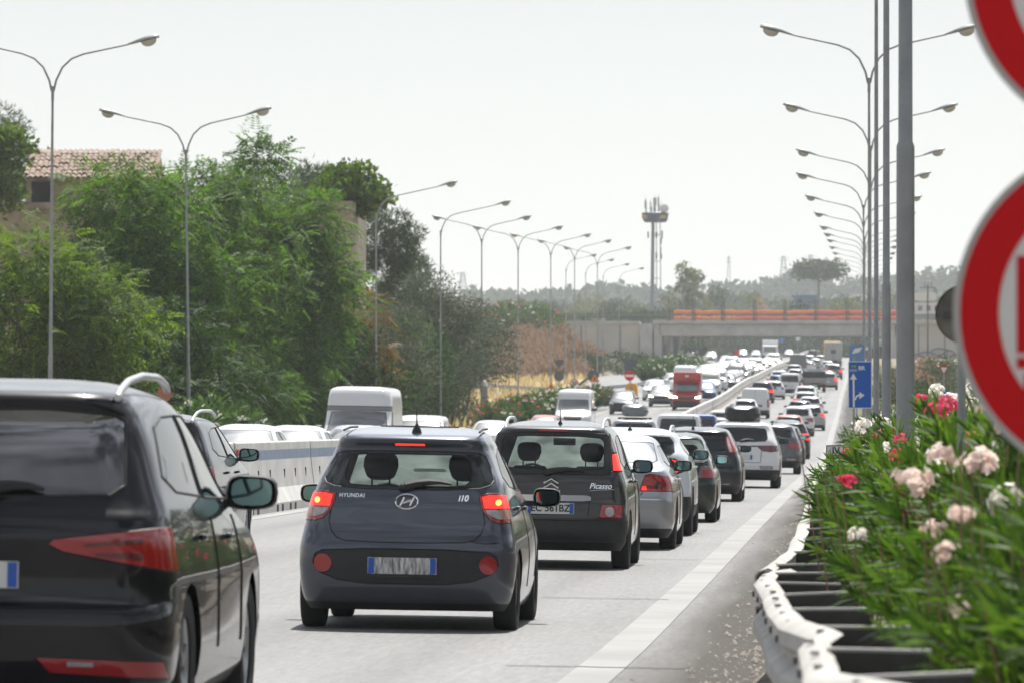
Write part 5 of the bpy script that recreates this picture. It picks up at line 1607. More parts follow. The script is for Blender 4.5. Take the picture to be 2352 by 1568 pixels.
# blue direction sign
D3 = 150.0
x0, x1 = XofP(1948, D3), XofP(1948, D3) + 0.63
zt_, zb3 = ZofP(829, D3), ZofP(937, D3)
bs = tag(empty('direction_sign', ((x0 + x1) / 2, D3, 0)), 'blue direction sign with white straight and right-turn arrows left of the lamp poles', 'road sign')
w_ = x1 - x0
pb = MB().box((0, 0, (zt_ + zb3) / 2), (w_, 0.02, zt_ - zb3)).build('panel', M_SBLUE, bs)
b = MB()
for (c_, s_) in (((0, -0.012, zt_ - 0.01), (w_, 0.006, 0.02)), ((0, -0.012, zb3 + 0.01), (w_, 0.006, 0.02)), ((-w_ / 2 + 0.01, -0.012, (zt_ + zb3) / 2), (0.02, 0.006, zt_ - zb3 - 0.045)), ((w_ / 2 - 0.01, -0.012, (zt_ + zb3) / 2), (0.02, 0.006, zt_ - zb3 - 0.045))):
    b.box(c_, s_)
b.build('border', M_SWHITE, pb)
k3 = FPX / D3
qx = lambda zx: ((2100 + zx / 9.8) * 0.91875 - CXP) / k3 - (x0 + x1) / 2
qz = lambda zy: CAMZ + (975 - (880 + zy / 9.8) * 0.91875) / k3
b = MB()
b.prism([(qx(325), qz(510)), (qx(245), qz(662)), (qx(415), qz(662))], 'xz', -0.017, -0.0105)
b.prism([(qx(308), qz(664)), (qx(318), qz(1335)), (qx(362), qz(1335)), (qx(354), qz(664))], 'xz', -0.017, -0.0105)
b.build('arrow', M_SWHITE, pb)
b = MB()
out_, in_ = [], []
for i in range(9):
    a = math.pi - math.pi / 2 * i / 8
    out_.append((qx(480) + (qx(480) - qx(358)) * math.cos(a), qz(1165) + (qz(1025) - qz(1165)) * math.sin(a)))
    in_.append((qx(480) + (qx(480) - qx(392)) * math.cos(a), qz(1165) + (qz(1068) - qz(1165)) * math.sin(a)))
for i in range(8):
    b.prism([out_[i], out_[i + 1], in_[i + 1], in_[i]], 'xz', -0.017, -0.0105)
b.prism([(qx(475), qz(965)), (qx(475), qz(1140)), (qx(600), qz(1048))], 'xz', -0.0172, -0.0107)
b.build('arrow', M_SWHITE, pb)
MB().box((qx(333), -0.013, qz(335)), (qx(408) - qx(260), 0.006, qz(300) - qz(372))).build('green_panel', M_SGREEN, pb)
text_obj('lettering', "E 55", 0.062, M_SWHITE, pb, (qx(333), -0.0175, qz(337)), (math.pi / 2, 0, 0), 0.001)
MB().box((qx(330), -0.013, qz(437)), (qx(415) - qx(245), 0.006, qz(402) - qz(470))).build('white_panel', mat("pale_sign_panel", (0.30, 0.36, 0.48), 0.5), pb)
text_obj('lettering', "SS 16", 0.055, M_SBLUE, pb, (qx(330), -0.0175, qz(437)), (math.pi / 2, 0, 0), 0.001)
text_obj('lettering', "BR", 0.150, M_SWHITE, pb, (qx(450), -0.0125, qz(386)), (math.pi / 2, 0, 0), 0.002, bold=0.004, align='LEFT')
for x in (-w_ * 0.26, w_ * 0.3):
    MB().lathe([(0.03, -0.05), (0.03, zt_ + 0.12)], 8, 'Z', (x, 0.05, 0)).build('post', M_GALV, bs, 50)
# small blue sign beyond it
D4 = 230.0
s4 = tag(empty('motorway_sign', (XofP(1968, D4), D4, 0)), 'small pale blue sign with a white emblem above the blue direction sign', 'road sign')
MB().box((0, 0, ZofP(812, D4)), (0.62, 0.02, 0.72)).build('panel', mat("pale_blue_sign", (0.12, 0.24, 0.46), 0.5), s4)
MB().prism([(-0.2, ZofP(812, D4)), (0.1, ZofP(808, D4)), (0.22, ZofP(797, D4)), (-0.1, ZofP(800, D4))], 'xz', -0.02, -0.012).build('emblem', M_SWHITE, s4)
MB().lathe([(0.03, 0), (0.03, ZofP(800, D4))], 8, 'Z', (0, 0.05, 0)).build('post', M_GALV, s4, 50)
# kilometre plate
D5 = 82.0
kp = tag(empty('kilometre_plate', (XofP(1915, D5) + 0.02, D5, 0)), 'small white kilometre plate marked IV beside the shoulder line', 'road sign')
zc = ZofP(1045, D5)
MB().box((0, 0, zc), (0.26, 0.012, 0.30)).build('panel', M_SWHITE, kp)
b = MB()
for (c_, s_) in (((0, -0.008, zc + 0.143), (0.26, 0.006, 0.014)), ((0, -0.008, zc - 0.143), (0.26, 0.006, 0.014)), ((-0.123, -0.008, zc), (0.014, 0.006, 0.268)), ((0.123, -0.008, zc), (0.014, 0.006, 0.268)), ((0, -0.008, zc + 0.005), (0.228, 0.006, 0.008))):
    b.box(c_, s_)
b.build('border', M_INK, kp)
text_obj('lettering', "IV", 0.13, M_INK, kp, (0.01, -0.009, zc + 0.07), (math.pi / 2, 0, 0), 0.001, bold=0.003)
text_obj('lettering', "8", 0.13, M_INK, kp, (-0.04, -0.009, zc - 0.07), (math.pi / 2, 0, 0), 0.001, bold=0.003)
MB().lathe([(0.025, 0), (0.025, zc + 0.1)], 8, 'Z', (0, 0.04, 0)).build('post', M_GALV, kp, 50)
# small signs at the slip road nose
def pole_part(root, h, r=0.035):
    MB().lathe([(r, -0.3), (r, h)], 8, 'Z', (0, 0.05, 0)).build('post', M_GALV, root, 50)
def at(px, py, d): return Vector((XofP(px, d), d, ZofP(py, d)))
def small_sign(name, px, py, d, label):
    zg = ZR(d) - 0.1
    root = tag(empty(name, (XofP(px, d), d, zg)), label, 'road sign')
    h = ZofP(py, d) - zg
    pole_part(root, h)
    return root, h
d = 450.0; u = d / FPX
ro, h = small_sign('no_entry_sign', 1446, 862, d, 'round red no-entry sign with a white bar above the yellow crash cushion')
p_ = disc(11.5 * u, -0.01, 0.01, 28, (0, h)).build('plate', M_SRED, ro)
MB().box((0, -0.013, h), (19 * u, 0.006, 5.5 * u)).build('white_bar', M_SWHITE, p_)
cc = tag(empty('crash_cushion', (XofP(1450, 447), 447, ZofP(910, 447))), 'yellow rounded crash cushion at the slip road nose', 'crash cushion')
u = 447 / FPX
prof = [(-13.5 * u, 0), (13.5 * u, 0), (13.5 * u, 24 * u), (11 * u, 28.5 * u), (6 * u, 31 * u), (-6 * u, 31 * u), (-11 * u, 28.5 * u), (-13.5 * u, 24 * u)]
MB().prism(prof, 'xz', 0, 1.6).build('shell', mat("cushion_yellow", (0.80, 0.38, 0.03), 0.5), cc, 30)
MB().box((0, -0.01, 13 * u), (5 * u, 0.02, 25 * u)).build('panel', mat("cushion_buff", (0.42, 0.28, 0.15), 0.6), cc)
d = 430.0; u = d / FPX
ro, h = small_sign('speed_limit_sign', 1319, 880, d, 'small round white speed sign with a red rim and 30 above the flowers')
p_ = disc(10.5 * u, -0.01, 0.01, 24, (0, h)).build('plate', M_SWHITE, ro)
ring(8.2 * u, 10.6 * u, -0.016, -0.0105, 28, (0, h)).build('red_ring', M_SRED, p_)
text_obj('lettering', "30", 12 * u, M_INK, p_, (0, -0.014, h), (math.pi / 2, 0, 0), 0.002, bold=0.012)
def tri_sign(px, py, d, sz, label, face, rim, down=False, backside=False):
    u = d / FPX
    ro, h = small_sign('triangle_sign', px, py, d, label)
    q = -1 if down else 1
    t = lambda s: [(-s * u, h - q * s * 0.8 * u), (s * u, h - q * s * 0.8 * u), (0, h + q * s * 0.95 * u)]
    p_ = MB().prism(t(sz), 'xz', -0.01, 0.01).build('plate', rim, ro)
    if not backside:
        i_ = MB().prism(t(sz * 0.68), 'xz', -0.016, -0.0105).build('face', face, p_)
        if not down:
            MB().prism([(-2 * u, h - 5 * u), (2 * u, h - 5 * u), (0.6 * u, h + 3 * u), (-1.2 * u, h + 3 * u)], 'xz', -0.020, -0.0165).build('symbol', M_INK, p_)
    return ro
tri_sign(1366, 867, 445, 11.5, 'orange triangular roadworks sign in front of the dark round sign', M_SYEL, mat("sign_orange_red", (0.55, 0.10, 0.02), 0.5))
t_ = tri_sign(1260, 886, 420, 10.5, 'tilted orange triangular roadworks sign in the dry grass', M_SYEL, mat("sign_orange_red", (0.55, 0.10, 0.02), 0.5)); t_.rotation_euler = (0, 0.12, 0.5)
tri_sign(1284, 835, 520, 12, 'grey back of a triangular sign on a pole in the dry grass', None, M_SBACK, True, True)
ro, h = small_sign('reversed_sign', 1284, 863, 519, 'grey back of a small round sign under the triangular sign back')
disc(11.5 * 519 / FPX, -0.01, 0.01, 24, (0, h)).build('plate', M_SBACK, ro)
ro, h = small_sign('reversed_sign', 1362, 862, 470, 'dark round sign back behind the orange roadworks triangle')
disc(13 * 470 / FPX, -0.01, 0.01, 24, (0, h)).build('plate', M_SBACK, ro)
ro, h = small_sign('sign_board', 1449, 838, 560, 'dark square board on two posts in front of the retaining wall')
MB().box((0, 0, h), (31 * 560 / FPX, 0.03, 26 * 560 / FPX)).build('plate', mat("dark_blue_grey", (0.07, 0.085, 0.11), 0.6), ro)
ro, h = small_sign('round_board', 1480, 838, 562, 'dark round board right of the square board')
disc(11 * 562 / FPX, -0.01, 0.02, 24, (0, h)).build('plate', mat("dark_blue_grey", (0.07, 0.085, 0.11), 0.6), ro)
tri_sign(2168, 849, 330, 11, 'white give-way triangle with a red rim right of the lamp poles', M_SWHITE, M_SRED, True)
ro, h = small_sign('keep_right_sign', 2172, 905, 328, 'round blue arrow sign below the give-way triangle')
disc(10 * 328 / FPX, -0.01, 0.01, 24, (0, h)).build('plate', M_SBLUE, ro)
ro, h = small_sign('marker_disc', 377, 905, 190, 'plain orange-brown disc on a stick beyond the first black car')
disc(17 * 190 / FPX, -0.01, 0.01, 28, (0, h)).build('plate', mat("faded_orange", (0.36, 0.13, 0.08), 0.6), ro)
ro, h = small_sign('no_stopping_sign', 1046, 702, 700, 'small round blue and red sign far left of the bridge')
disc(7 * 700 / FPX, -0.01, 0.01, 20, (0, h)).build('plate', M_SRED, ro)
disc(4.6 * 700 / FPX, -0.02, -0.0105, 20, (0, h)).build('face', M_SBLUE, ro)
for (px, py, d, m_, lab) in ((1796, 782, 1120, mat("far_blue", (0.05, 0.20, 0.55), 0.5), 'tiny round blue sign beneath the bridge'), (1833, 778, 1120, M_SWHITE, 'tiny round white sign with red rim beneath the bridge')):
    ro, h = small_sign('far_sign', px, py, d, lab)
    disc(5.5 * d / FPX, -0.01, 0.01, 16, (0, h)).build('plate', m_, ro)
for (px, d, s_) in ((1693, 860, 1), (1610, 870, 0)):
    ro, h = small_sign('reversed_sign' if not s_ else 'far_no_entry', px if s_ else 1604, 809 if s_ else 800, d, 'small red sign in the middle distance left of the queue' if s_ else 'small dark sign back left of the far queue')
    disc(6 * d / FPX, -0.01, 0.01, 16, (0, h)).build('plate', M_SRED if s_ else M_SBACK, ro)
# low grey guardrail along the slip road
gl = tag(empty('slip_guardrail', (0, 0, 0)), 'low grey guardrail curving along the slip road in the straw field', 'guardrail')
pts = [(-44, 560), (-36, 520), (-31, 490), (-26.5, 470), (-22.5, 470), (-20.2, 500), (-20.0, 560), (-20.0, 640), (-20.0, 760)]
dense = []
for p, q in zip(pts, pts[1:]):
    dense += [(p[0] + (q[0] - p[0]) * i / 4, p[1] + (q[1] - p[1]) * i / 4) for i in range(4)]
b = MB()
vs, fs = [], []
for (x, y) in dense:
    for (ox, oz) in ((0, 0.45), (0, 0.75), (0.06, 0.75), (0.06, 0.45)):
        vs.append((x + ox, y + ox, ZR(y) + oz - 0.05))
for i in range(len(dense) - 1):
    for q in range(4):
        fs.append((i * 4 + q, i * 4 + (q + 1) % 4, (i + 1) * 4 + (q + 1) % 4, (i + 1) * 4 + q))
b.add(vs, fs).build('rail', M_GALV, gl)
pm2 = MB().box((0, 0, 0.3), (0.1, 0.1, 0.8)).mesh('post', [M_GALV])
for (x, y) in dense[::2]:
    mobj('post', pm2, gl, (x + 0.1, y + 0.1, ZR(y) - 0.1))
# grey roadside cabinet by the olive trees
cb = tag(empty('concrete_post', (XofP(1112, 345), 345, ZR(345) - 0.15)), 'grey concrete pillar beside the street lamp at the edge of the olive trees', 'pillar')
MB().box((0, 0, 1.25), (0.42, 0.42, 2.6), 0, None, 0.03).build('shaft', M_BRIDGE, cb)
MB().lathe([(0.2, 2.55), (0.18, 2.75), (0.08, 2.9), (0.0, 2.92)], 10).build('cap', M_SWHITE, cb, 50)
# ------------------------------------------------------------------ traffic
P_BLUEGREY = paint("blue_grey", (0.060, 0.068, 0.092), 0.35, 0.30, 0.25)
P_BROWNBLK = paint("brown_black", (0.021, 0.020, 0.019), 0.3, 0.33)
P_BLACK = paint("black", (0.004, 0.004, 0.007), 0.1, 0.3, 0.08)
P_SILVER = paint("silver", (0.36, 0.37, 0.39), 0.6, 0.33)
P_WHITE = paint("white", (0.72, 0.73, 0.74), 0.0, 0.4)
P_PEARL = paint("pearl_white", (0.62, 0.66, 0.70), 0.0, 0.4)
P_GREEN = paint("dark_green", (0.010, 0.024, 0.019), 0.3, 0.33)
P_NAVY = paint("navy", (0.009, 0.011, 0.020), 0.2, 0.32)
P_BLUE = paint("blue", (0.02, 0.06, 0.20), 0.3, 0.33)
P_RED = paint("red", (0.48, 0.035, 0.03), 0.0, 0.38)
P_CORAL = paint("coral_red", (0.60, 0.16, 0.12), 0.0, 0.4)
P_GREY = paint("grey", (0.11, 0.115, 0.12), 0.4, 0.33)
P_LGREY = paint("light_grey", (0.28, 0.29, 0.30), 0.4, 0.35)

def put(root, X, d, oncoming=False, yaw=0.0):
    """stand a vehicle on the road: rear bumper at distance d, or its front when it comes towards us"""
    sl = slope(d + 2)
    roll = math.atan(CF)
    if not oncoming:
        root.location = (X, d, zroad(X, d) - 0.002)
        root.rotation_euler = (sl, roll, yaw)
    else:
        root.location = (X, d + root['length'], zroad(X, d + root['length']) - 0.002)
        root.rotation_euler = (-sl, -roll, math.pi + yaw)
    return root

def make(name, sp, label, X, d, group='cars queuing away from the camera', cat='car', oncoming=False, yaw=0.0):
    r, s, objs = car(name, sp)
    r['length'] = s['L']
    tag(r, label, cat, group)
    put(r, X, d, oncoming, yaw)
    return r, s, objs

# --- dark blue-grey city car, the sharpest thing in the picture
r1, s1_, o1 = make('city_car', spec_city(P_BLUEGREY), 'small dark blue-grey hatchback with lit brake lights in the centre foreground', -3.465, 43.0)
r1.scale = (0.985, 1.0, 1.035)
def rear_emblem(root, sp, pieces, name):
    """chrome badge: boxes/tubes given in (x, z) laid on the tail"""
    b = MB()
    for (pts, rad) in pieces:
        b.tube([(x, y_rear(sp, x, z) - 0.008, z) for x, z in pts], rad, 5)
    return b.build(name, M_CHROME, root, 50)
el = [(0.085 * math.cos(2 * math.pi * i / 24), 0.948 + 0.052 * math.sin(2 * math.pi * i / 24)) for i in range(25)]
rear_emblem(r1, s1_, [(el, 0.009), ([(-0.052, 0.918), (-0.022, 0.978)], 0.011), ([(0.022, 0.918), (0.052, 0.978)], 0.011), ([(-0.032, 0.937), (0.034, 0.958)], 0.011)], 'emblem')
text_obj('lettering', "HYUNDAI", 0.040, M_CHROME, r1, (-0.425, y_rear(s1_, -0.425, 0.985) - 0.006, 0.985), (math.pi / 2 - 0.16, 0, -0.06), 0.002, bold=0.0012, space=1.15)
text_obj('lettering', "i10", 0.062, M_CHROME, r1, (0.43, y_rear(s1_, 0.43, 0.975) - 0.006, 0.975), (math.pi / 2 - 0.16, 0, 0.06), 0.002, shear=0.25, bold=0.002)
b = MB().box((-0.02, y_rear(s1_, 0, 0.405) - 0.014, 0.405), (0.50, 0.010, 0.022)); b.build('plate_holder', M_BLACKPL, r1)
b = MB().box((0.30, 0.35, 0.22), (0.06, 0.3, 0.06)); b.build('exhaust', M_UNDER, r1)
for s_ in (1, -1):
    MB().tube([(s_ * 0.525, 0.45, 1.462), (s_ * 0.52, 0.9, 1.482), (s_ * 0.515, 1.5, 1.485)], 0.009, 5).build('roof_seam', M_SEAL, r1)

# --- brown-black MPV in front of it
r2_, s2_, o2 = make('people_carrier', spec_mpv(P_BROWNBLK), 'dark brown-black people carrier with roof rails just ahead of the small hatchback', -3.37, 61.3)
r2_.scale = (0.965, 1, 1)
rear_emblem(r2_, s2_, [([(-0.085, 0.925), (0, 0.975), (0.085, 0.925)], 0.013), ([(-0.085, 0.875), (0, 0.925), (0.085, 0.875)], 0.013)], 'emblem')
text_obj('lettering', "CITROEN", 0.042, M_CHROME, r2_, (0.0, y_rear(s2_, 0, 0.835) - 0.008, 0.835), (math.pi / 2 - 0.1, 0, 0), 0.002, bold=0.0012, space=1.2)
text_obj('lettering', "Picasso", 0.085, M_CHROME, r2_, (0.55, y_rear(s2_, 0.55, 0.90) - 0.008, 0.90), (math.pi / 2 - 0.1, 0, 0.06), 0.002, shear=0.3, bold=0.001)
b = MB().tube([(0.43, y_rear(s2_, 0.43, 0.85) - 0.008, 0.85), (0.55, y_rear(s2_, 0.55, 0.865) - 0.008, 0.862), (0.70, y_rear(s2_, 0.7, 0.87) - 0.01, 0.868)], 0.004, 4)
b.build('flourish', M_CHROME, r2_)
b = MB()
yy = y_rear(s2_, 0, 0.77) - 0.03
b.prism([(-0.45, 0.80), (0.40, 0.80), (0.45, 0.785), (0.45, 0.745), (0.36, 0.735), (-0.45, 0.735)], 'xz', yy, yy + 0.05)
b.build('chrome_bar', M_CHROME, r2_)

# --- black SUV close at the left edge
sp = spec_suv(P_BLACK, 1.655, 1.83, 4.39, 'none')
zb = 1.08
lp = [(0.34, 0.905), (0.36, 0.925), (0.885, 0.985), (0.99, 0.985), (0.99, 0.79), (0.885, 0.79), (0.40, 0.875)]
cuts = [('rear_window', M_GLASS_R, 'rear', [sym([(0.3, 1.115), (0.60, 1.125), (0.66, 1.17), (0.63, 1.46), (0.58, 1.49), (0.3, 1.51)])], {'zones': REARZ}),
        ('lower_valance', M_BLACKPL, 'rear', [[(-1, 0.1), (1, 0.1), (1, 0.27), (-1, 0.27)]], {'seam': False})]
for s_, f in ((0, lambda p: p), (1, mirx)):
    cuts += [('tail_light', M_RED, 'rear', [f(lp)], {'key': 'tl%d' % s_, 'lift': 0.008, 'zones': REARZ}),
             ('lens_bar', M_REDD, 'rear', [f([(0.50, 0.908), (0.76, 0.935), (0.76, 0.912), (0.50, 0.895)])], {'parent': 'tl%d' % s_, 'lift': 0.012, 'seam': False}),
             ('lens_bar', M_REDD, 'rear', [f([(0.55, 0.868), (0.76, 0.868), (0.76, 0.838), (0.55, 0.852)])], {'parent': 'tl%d' % s_, 'lift': 0.012, 'seam': False}),
             ('bumper_lamp', M_RED, 'rear', [f([(0.30, 0.40), (0.86, 0.385), (0.88, 0.31), (0.36, 0.335)])], {'key': 'bl%d' % s_, 'lift': 0.006}),
             ('reversing_lens', M_CLEAR, 'rear', [f([(0.44, 0.385), (0.56, 0.382), (0.56, 0.362), (0.44, 0.364)])], {'parent': 'bl%d' % s_, 'lift': 0.009, 'seam': False})]
cuts += side_glass(1.655, 1.08, 4.39, 1.8, 1.0, 0.62, top=0.16)
cuts += [windscreen(1.83, 1.655, 1.08)]
sp['cuts'] = cuts
sp.update(plate=(-0.06, 0.765, None, M_PLATE), rails=(0.42, 2.3, 0.60, 0.045), rail_z=lambda y: 1.575 + 0.055 * min(1, (y - 0.4) / 0.9), wiper=(0.0, 1.13, 0.30),
          res=(14, 8, 28), dz=0.035, dy=0.06, handles=[(1.30, 0.93), (2.35, 0.92)], antenna=(0, 0.75, 1.54, 0.04), rear=None, rc=0.26, mirror=(2.80, 1.13, 1.15),
          lines=[('rear', [(-0.70, 0.62), (0.70, 0.62)]), ('side', [(1.85, 0.4), (1.80, 1.02)]), ('side', [(2.9, 0.4), (2.85, 1.02)])])
sp['rear'] = [(0.20, 0.16), (0.29, 0.06), (0.42, 0.01), (0.56, 0.0), (0.61, 0.02), (0.64, 0.075), (0.76, 0.085), (0.93, 0.075), (1.02, 0.10), (1.07, 0.15), (1.12, 0.185), (1.46, 0.36), (1.52, 0.33), (1.55, 0.32), (1.585, 0.37), (1.615, 0.66), (1.642, 1.05), (1.655, 1.35)]
r3, s3, o3 = make('black_suv', sp, 'large glossy black SUV cut off by the left edge of the picture', -4.10, 26.1)
r3.scale = (1.0, 1.0, 1.03)
pl3 = [c for c in KIDS[r3.as_pointer()] if c.name.startswith('number_plate')][0]
pl3['label'] = 'number plate of which only the right end with the blue strip shows'

# --- black estate in the left lane
sp = spec_suv(P_BLACK, 1.60, 1.82, 4.45, 'wide')
sp.update(rails=(0.45, 2.7, 0.59, 0.06), rail_z=lambda y: 1.525 + 0.05 * min(1, (y - 0.4) / 0.9), handles=[(1.3, 0.95), (2.3, 0.95)])
make('black_estate', sp, 'black estate car in the left lane, half hidden behind the nearest black SUV', -8.03, 62.5)

make('silver_saloon', spec_sedan(P_SILVER), 'silver saloon car with wide red tail lights right behind the dark people carrier', -3.25, 70.6)
make('white_crossover', spec_cross(P_PEARL), 'white crossover with boomerang tail lights and black lower cladding', -3.27, 78.9)
make('green_hatchback', spec_old_hatch(P_GREEN), 'old dark green hatchback with big square tail lights', -3.12, 89.4)
make('navy_hatchback', spec_hatch_tall(P_NAVY), 'dark navy hatchback with tall tail lights on its pillars', -3.30, 113.0)
r9, s9, _ = make('white_suv', spec_suv(P_WHITE, 1.62, 1.85, 4.48, 'band'), 'white SUV with a black roof box and a thin dark red light band', -2.92, 137.0)
# its roof box is a thing carried on top
def roof_box(X, d, z, L_, w, h, m, label):
    root = tag(empty('roof_box', (X, d, z)), label, 'roof box', 'roof boxes carried on cars')
    b = MB()
    secs = [(0.0, 0.55, 0.55), (0.10, 0.85, 0.85), (0.35, 1.0, 1.0), (L_ * 0.7, 1.0, 0.95), (L_ - 0.1, 0.8, 0.55), (L_, 0.6, 0.25)]
    vs, fs, n = [], [], 20
    for (y, sw, sh_) in secs:
        for k in range(n):
            a = 2 * math.pi * k / n
            x = w / 2 * sw * math.copysign(abs(math.cos(a)) ** 0.45, math.cos(a))
            zz = math.copysign(abs(math.sin(a)) ** 0.55, math.sin(a))
            vs.append((x, y, h * 0.45 + (h * 0.55 * sh_ * zz if zz > 0 else h * 0.42 * zz)))
    for i in range(len(secs) - 1):
        for k in range(n):
            j = (k + 1) % n
            fs.append((i * n + k, i * n + j, (i + 1) * n + j, (i + 1) * n + k))
    fs.append(tuple(range(n))); fs.append(tuple((len(secs) - 1) * n + k for k in range(n)))
    b.add(vs, fs).build('shell', m, root, 50)
    b = MB().box((0, L_ / 2, h * 0.45), (w * 1.012, L_ * 0.9, 0.025)); b.build('rim', M_SEAL, root)
    b = MB()
    for y in (L_ * 0.25, L_ * 0.75):
        b.box((0, y, -0.03), (w * 1.25, 0.06, 0.03))
        for s in (-1, 1): b.box((s * w * 0.6, y, -0.09), (0.06, 0.1, 0.12))
    b.build('crossbar', M_BLACKPL, root)
    root.rotation_euler = (slope(d), math.atan(CF), 0)
    return root
roof_box(-2.92, 138.0, zroad(-2.92, 138) + 1.60, 2.0, 0.86, 0.40, mat("box_black", (0.012, 0.012, 0.014), 0.35), 'glossy black roof box on the white SUV')
r10, s10, _ = make('two_tone_crossover', spec_suv(P_GREY, 1.56, 1.80, 4.36, 'wide', clad=0.40), 'dark grey crossover with a pale roof ahead of the white SUV', -2.80, 175.0)
make('dark_hatchback', spec_hatch_low(P_NAVY), 'dark hatchback with red tail lights ahead of the two-tone crossover', -3.05, 215.0)

# --- simple versions for the distance, built once and copied
PROTO = {}
def proto(kind):
    if kind in PROTO:
        return PROTO[kind]
    sp = {'hatch': lambda: spec_hatch_low(P_WHITE), 'suv': lambda: spec_suv(P_WHITE, 1.64, 1.84, 4.4, 'wide', True), 'suvb': lambda: spec_suv(P_WHITE, 1.60, 1.82, 4.3, 'none', True),
          'sedan': lambda: spec_sedan_low(P_WHITE), 'van': lambda: spec_van(P_WHITE, 1.98, 4.5, 1.86), 'mini': lambda: spec_van(P_WHITE, 1.84, 4.4, 1.83, True),
          'big': lambda: spec_van(P_WHITE, 2.45, 5.6, 2.05, False, 1.25, 0.8, 1.35), 'camper': lambda: spec_van(P_WHITE, 2.66, 5.9, 2.12, False, 1.25, 0.85, 1.5)}[kind]()
    r, s, o = car('distant_' + kind, sp)
    r['length'] = s['L']
    PROTO[kind] = [r, o['body'].data.name, sp, False]
    return PROTO[kind]
NAMES = {'hatch': 'hatchback', 'suv': 'suv', 'suvb': 'suv', 'sedan': 'saloon', 'van': 'delivery_van', 'mini': 'minivan', 'big': 'large_van', 'camper': 'high_roof_van'}
def distant(kind, pnt, X, d, label, oncoming=False, lit=False, group=None, yaw=0.0, cat=None):
    p = proto(kind)
    r = p[0] if not p[3] else copy_tree(p[0])
    p[3] = True
    r.name = ('oncoming_' if oncoming else 'distant_') + NAMES[kind]
    tag(r, label, cat or ('van' if kind in ('van', 'mini', 'big', 'camper') else 'car'), group or ('cars coming towards the camera' if oncoming else 'cars queuing away from the camera'))
    walk_kids(r, pnt, lit, oncoming)
    put(r, X, d, oncoming, yaw)
    return r
def walk_kids(o, pnt, lit, oncoming):
    for ch in KIDS.get(o.as_pointer(), []):
        if ch.type == 'MESH' and ch.material_slots:
            sl = ch.material_slots[0]
            base = ch.data.materials[0]
            if base and base.name.startswith('paint_'):
                sl.link = 'OBJECT'; sl.material = pnt
            if lit and ch.name.startswith('headlight'):
                sl.link = 'OBJECT'; sl.material = M_HEADON
            if lit and not oncoming and ch.name.startswith('tail_light'):
                sl.link = 'OBJECT'; sl.material = M_REDON
        walk_kids(ch, pnt, lit, oncoming)

Q = [
    # same direction: kind, paint, X, d, lit, label
    ('suvb', P_BLACK, -3.15, 243, True, 'dark car with a glowing red light just ahead of the dark hatchback'),
    ('hatch', P_NAVY, -3.6, 270, False, 'dark car with roof bars just in front of the coral red roof'),
    ('hatch', P_CORAL, -3.77, 292, False, 'coral red car in the right lane queue'),
    ('suv', P_WHITE, -3.55, 311, False, 'white-roofed car with a wide dark rear window beyond the coral red car'),
    ('hatch', P_SILVER, -3.0, 327, True, 'silver hatchback with a red light at the right edge of the queue'),
    ('hatch', P_NAVY, -3.83, 348, False, 'dark blue car just left of a white hatchback in the right lane'),
    ('hatch', P_WHITE, -3.4, 371, False, 'clear white hatchback at the right edge of the queue beside the empty shoulder line'),
    ('suvb', P_WHITE, -3.86, 386, False, 'white car in front of the white estate left of the white hatchback'),
    ('suv', P_WHITE, -4.1, 412, False, 'white estate below the flatbed truck'),
    ('mini', P_WHITE, -5.95, 466, False, 'white minivan with an upright rear window left of the flatbed truck'),
    ('suvb', P_LGREY, -3.1, 512, True, 'pale car with dark red tail lights just right of the flatbed truck'),
    ('hatch', P_NAVY, -3.3, 545, True, 'dark car ahead of the flatbed truck on its right'),
    ('suv', P_GREY, -3.0, 605, True, 'grey car well beyond the flatbed truck at the right edge of the queue'),
    ('hatch', P_WHITE, -3.6, 640, False, 'white car beyond the grey car, below the box truck'),
    ('hatch', P_WHITE, -4.2, 690, False, 'white car just behind the box truck'),
    ('suv', P_SILVER, -7.3, 181, False, 'pale silver car carrying a grey roof box in the left lane'),
    ('mini', P_WHITE, -7.2, 222, False, 'white minivan with a dark rear window in the left lane'),
    ('mini', P_BLUE, -7.2, 247, False, 'dark blue minivan in the left lane near the roof-boxed white SUV'),
    ('sedan', P_SILVER, -7.25, 277, False, 'silver saloon ahead of the dark blue minivan'),
    ('suv', P_WHITE, -7.2, 293, False, 'white car partly behind the black roof box'),
    ('hatch', P_WHITE, -7.2, 350, False, 'white hatchback right in front of the white delivery van'),
    ('van', P_WHITE, -6.95, 368, False, 'white delivery van with blank rear doors in the left lane'),
    ('suv', P_NAVY, -7.6, 430, True, 'dark SUV with red tail lights by the barrier ahead of the white delivery van'),
    ('hatch', P_WHITE, -6.95, 447, False, 'white hatchback right of the dark SUV by the barrier'),
    ('hatch', P_BLUE, -7.3, 489, True, 'blue car with a red light by the barrier, level with the flatbed truck'),
    ('suvb', P_WHITE, -7.6, 520, False, 'white car by the barrier ahead of the blue car'),
    ('suv', P_LGREY, -7.1, 590, False, 'light grey car by the barrier left of the dark lorry'),
    ('hatch', P_WHITE, -6.6, 560, False, 'white car squeezed between the barrier lane and the flatbed truck'),
    ('big', P_GREY, -7.3, 645, False, 'dark large van by the barrier in the far queue'),
    ('hatch', P_WHITE, -6.4, 680, False, 'far white car ahead of the dark large van'),
    ('suv', P_WHITE, -7.6, 720, False, 'far white SUV beside the barrier'),
    ('hatch', P_LGREY, -6.2, 745, False, 'far light grey car left of the box truck'),
    ('suv', P_SILVER, -7.4, 790, False, 'far silver car near the top of the rise'),
    ('hatch', P_WHITE, -6.0, 820, False, 'far white car beside the box truck near the top of the rise'),
    ('suv', P_NAVY, -8.0, 930, False, 'tiny dark car at the very top of the rise beside the barrier'),
    # opposite carriageway
]
for kind, pnt, X, d, lit, lab in Q:
    distant(kind, pnt, X, d, lab, lit=lit)
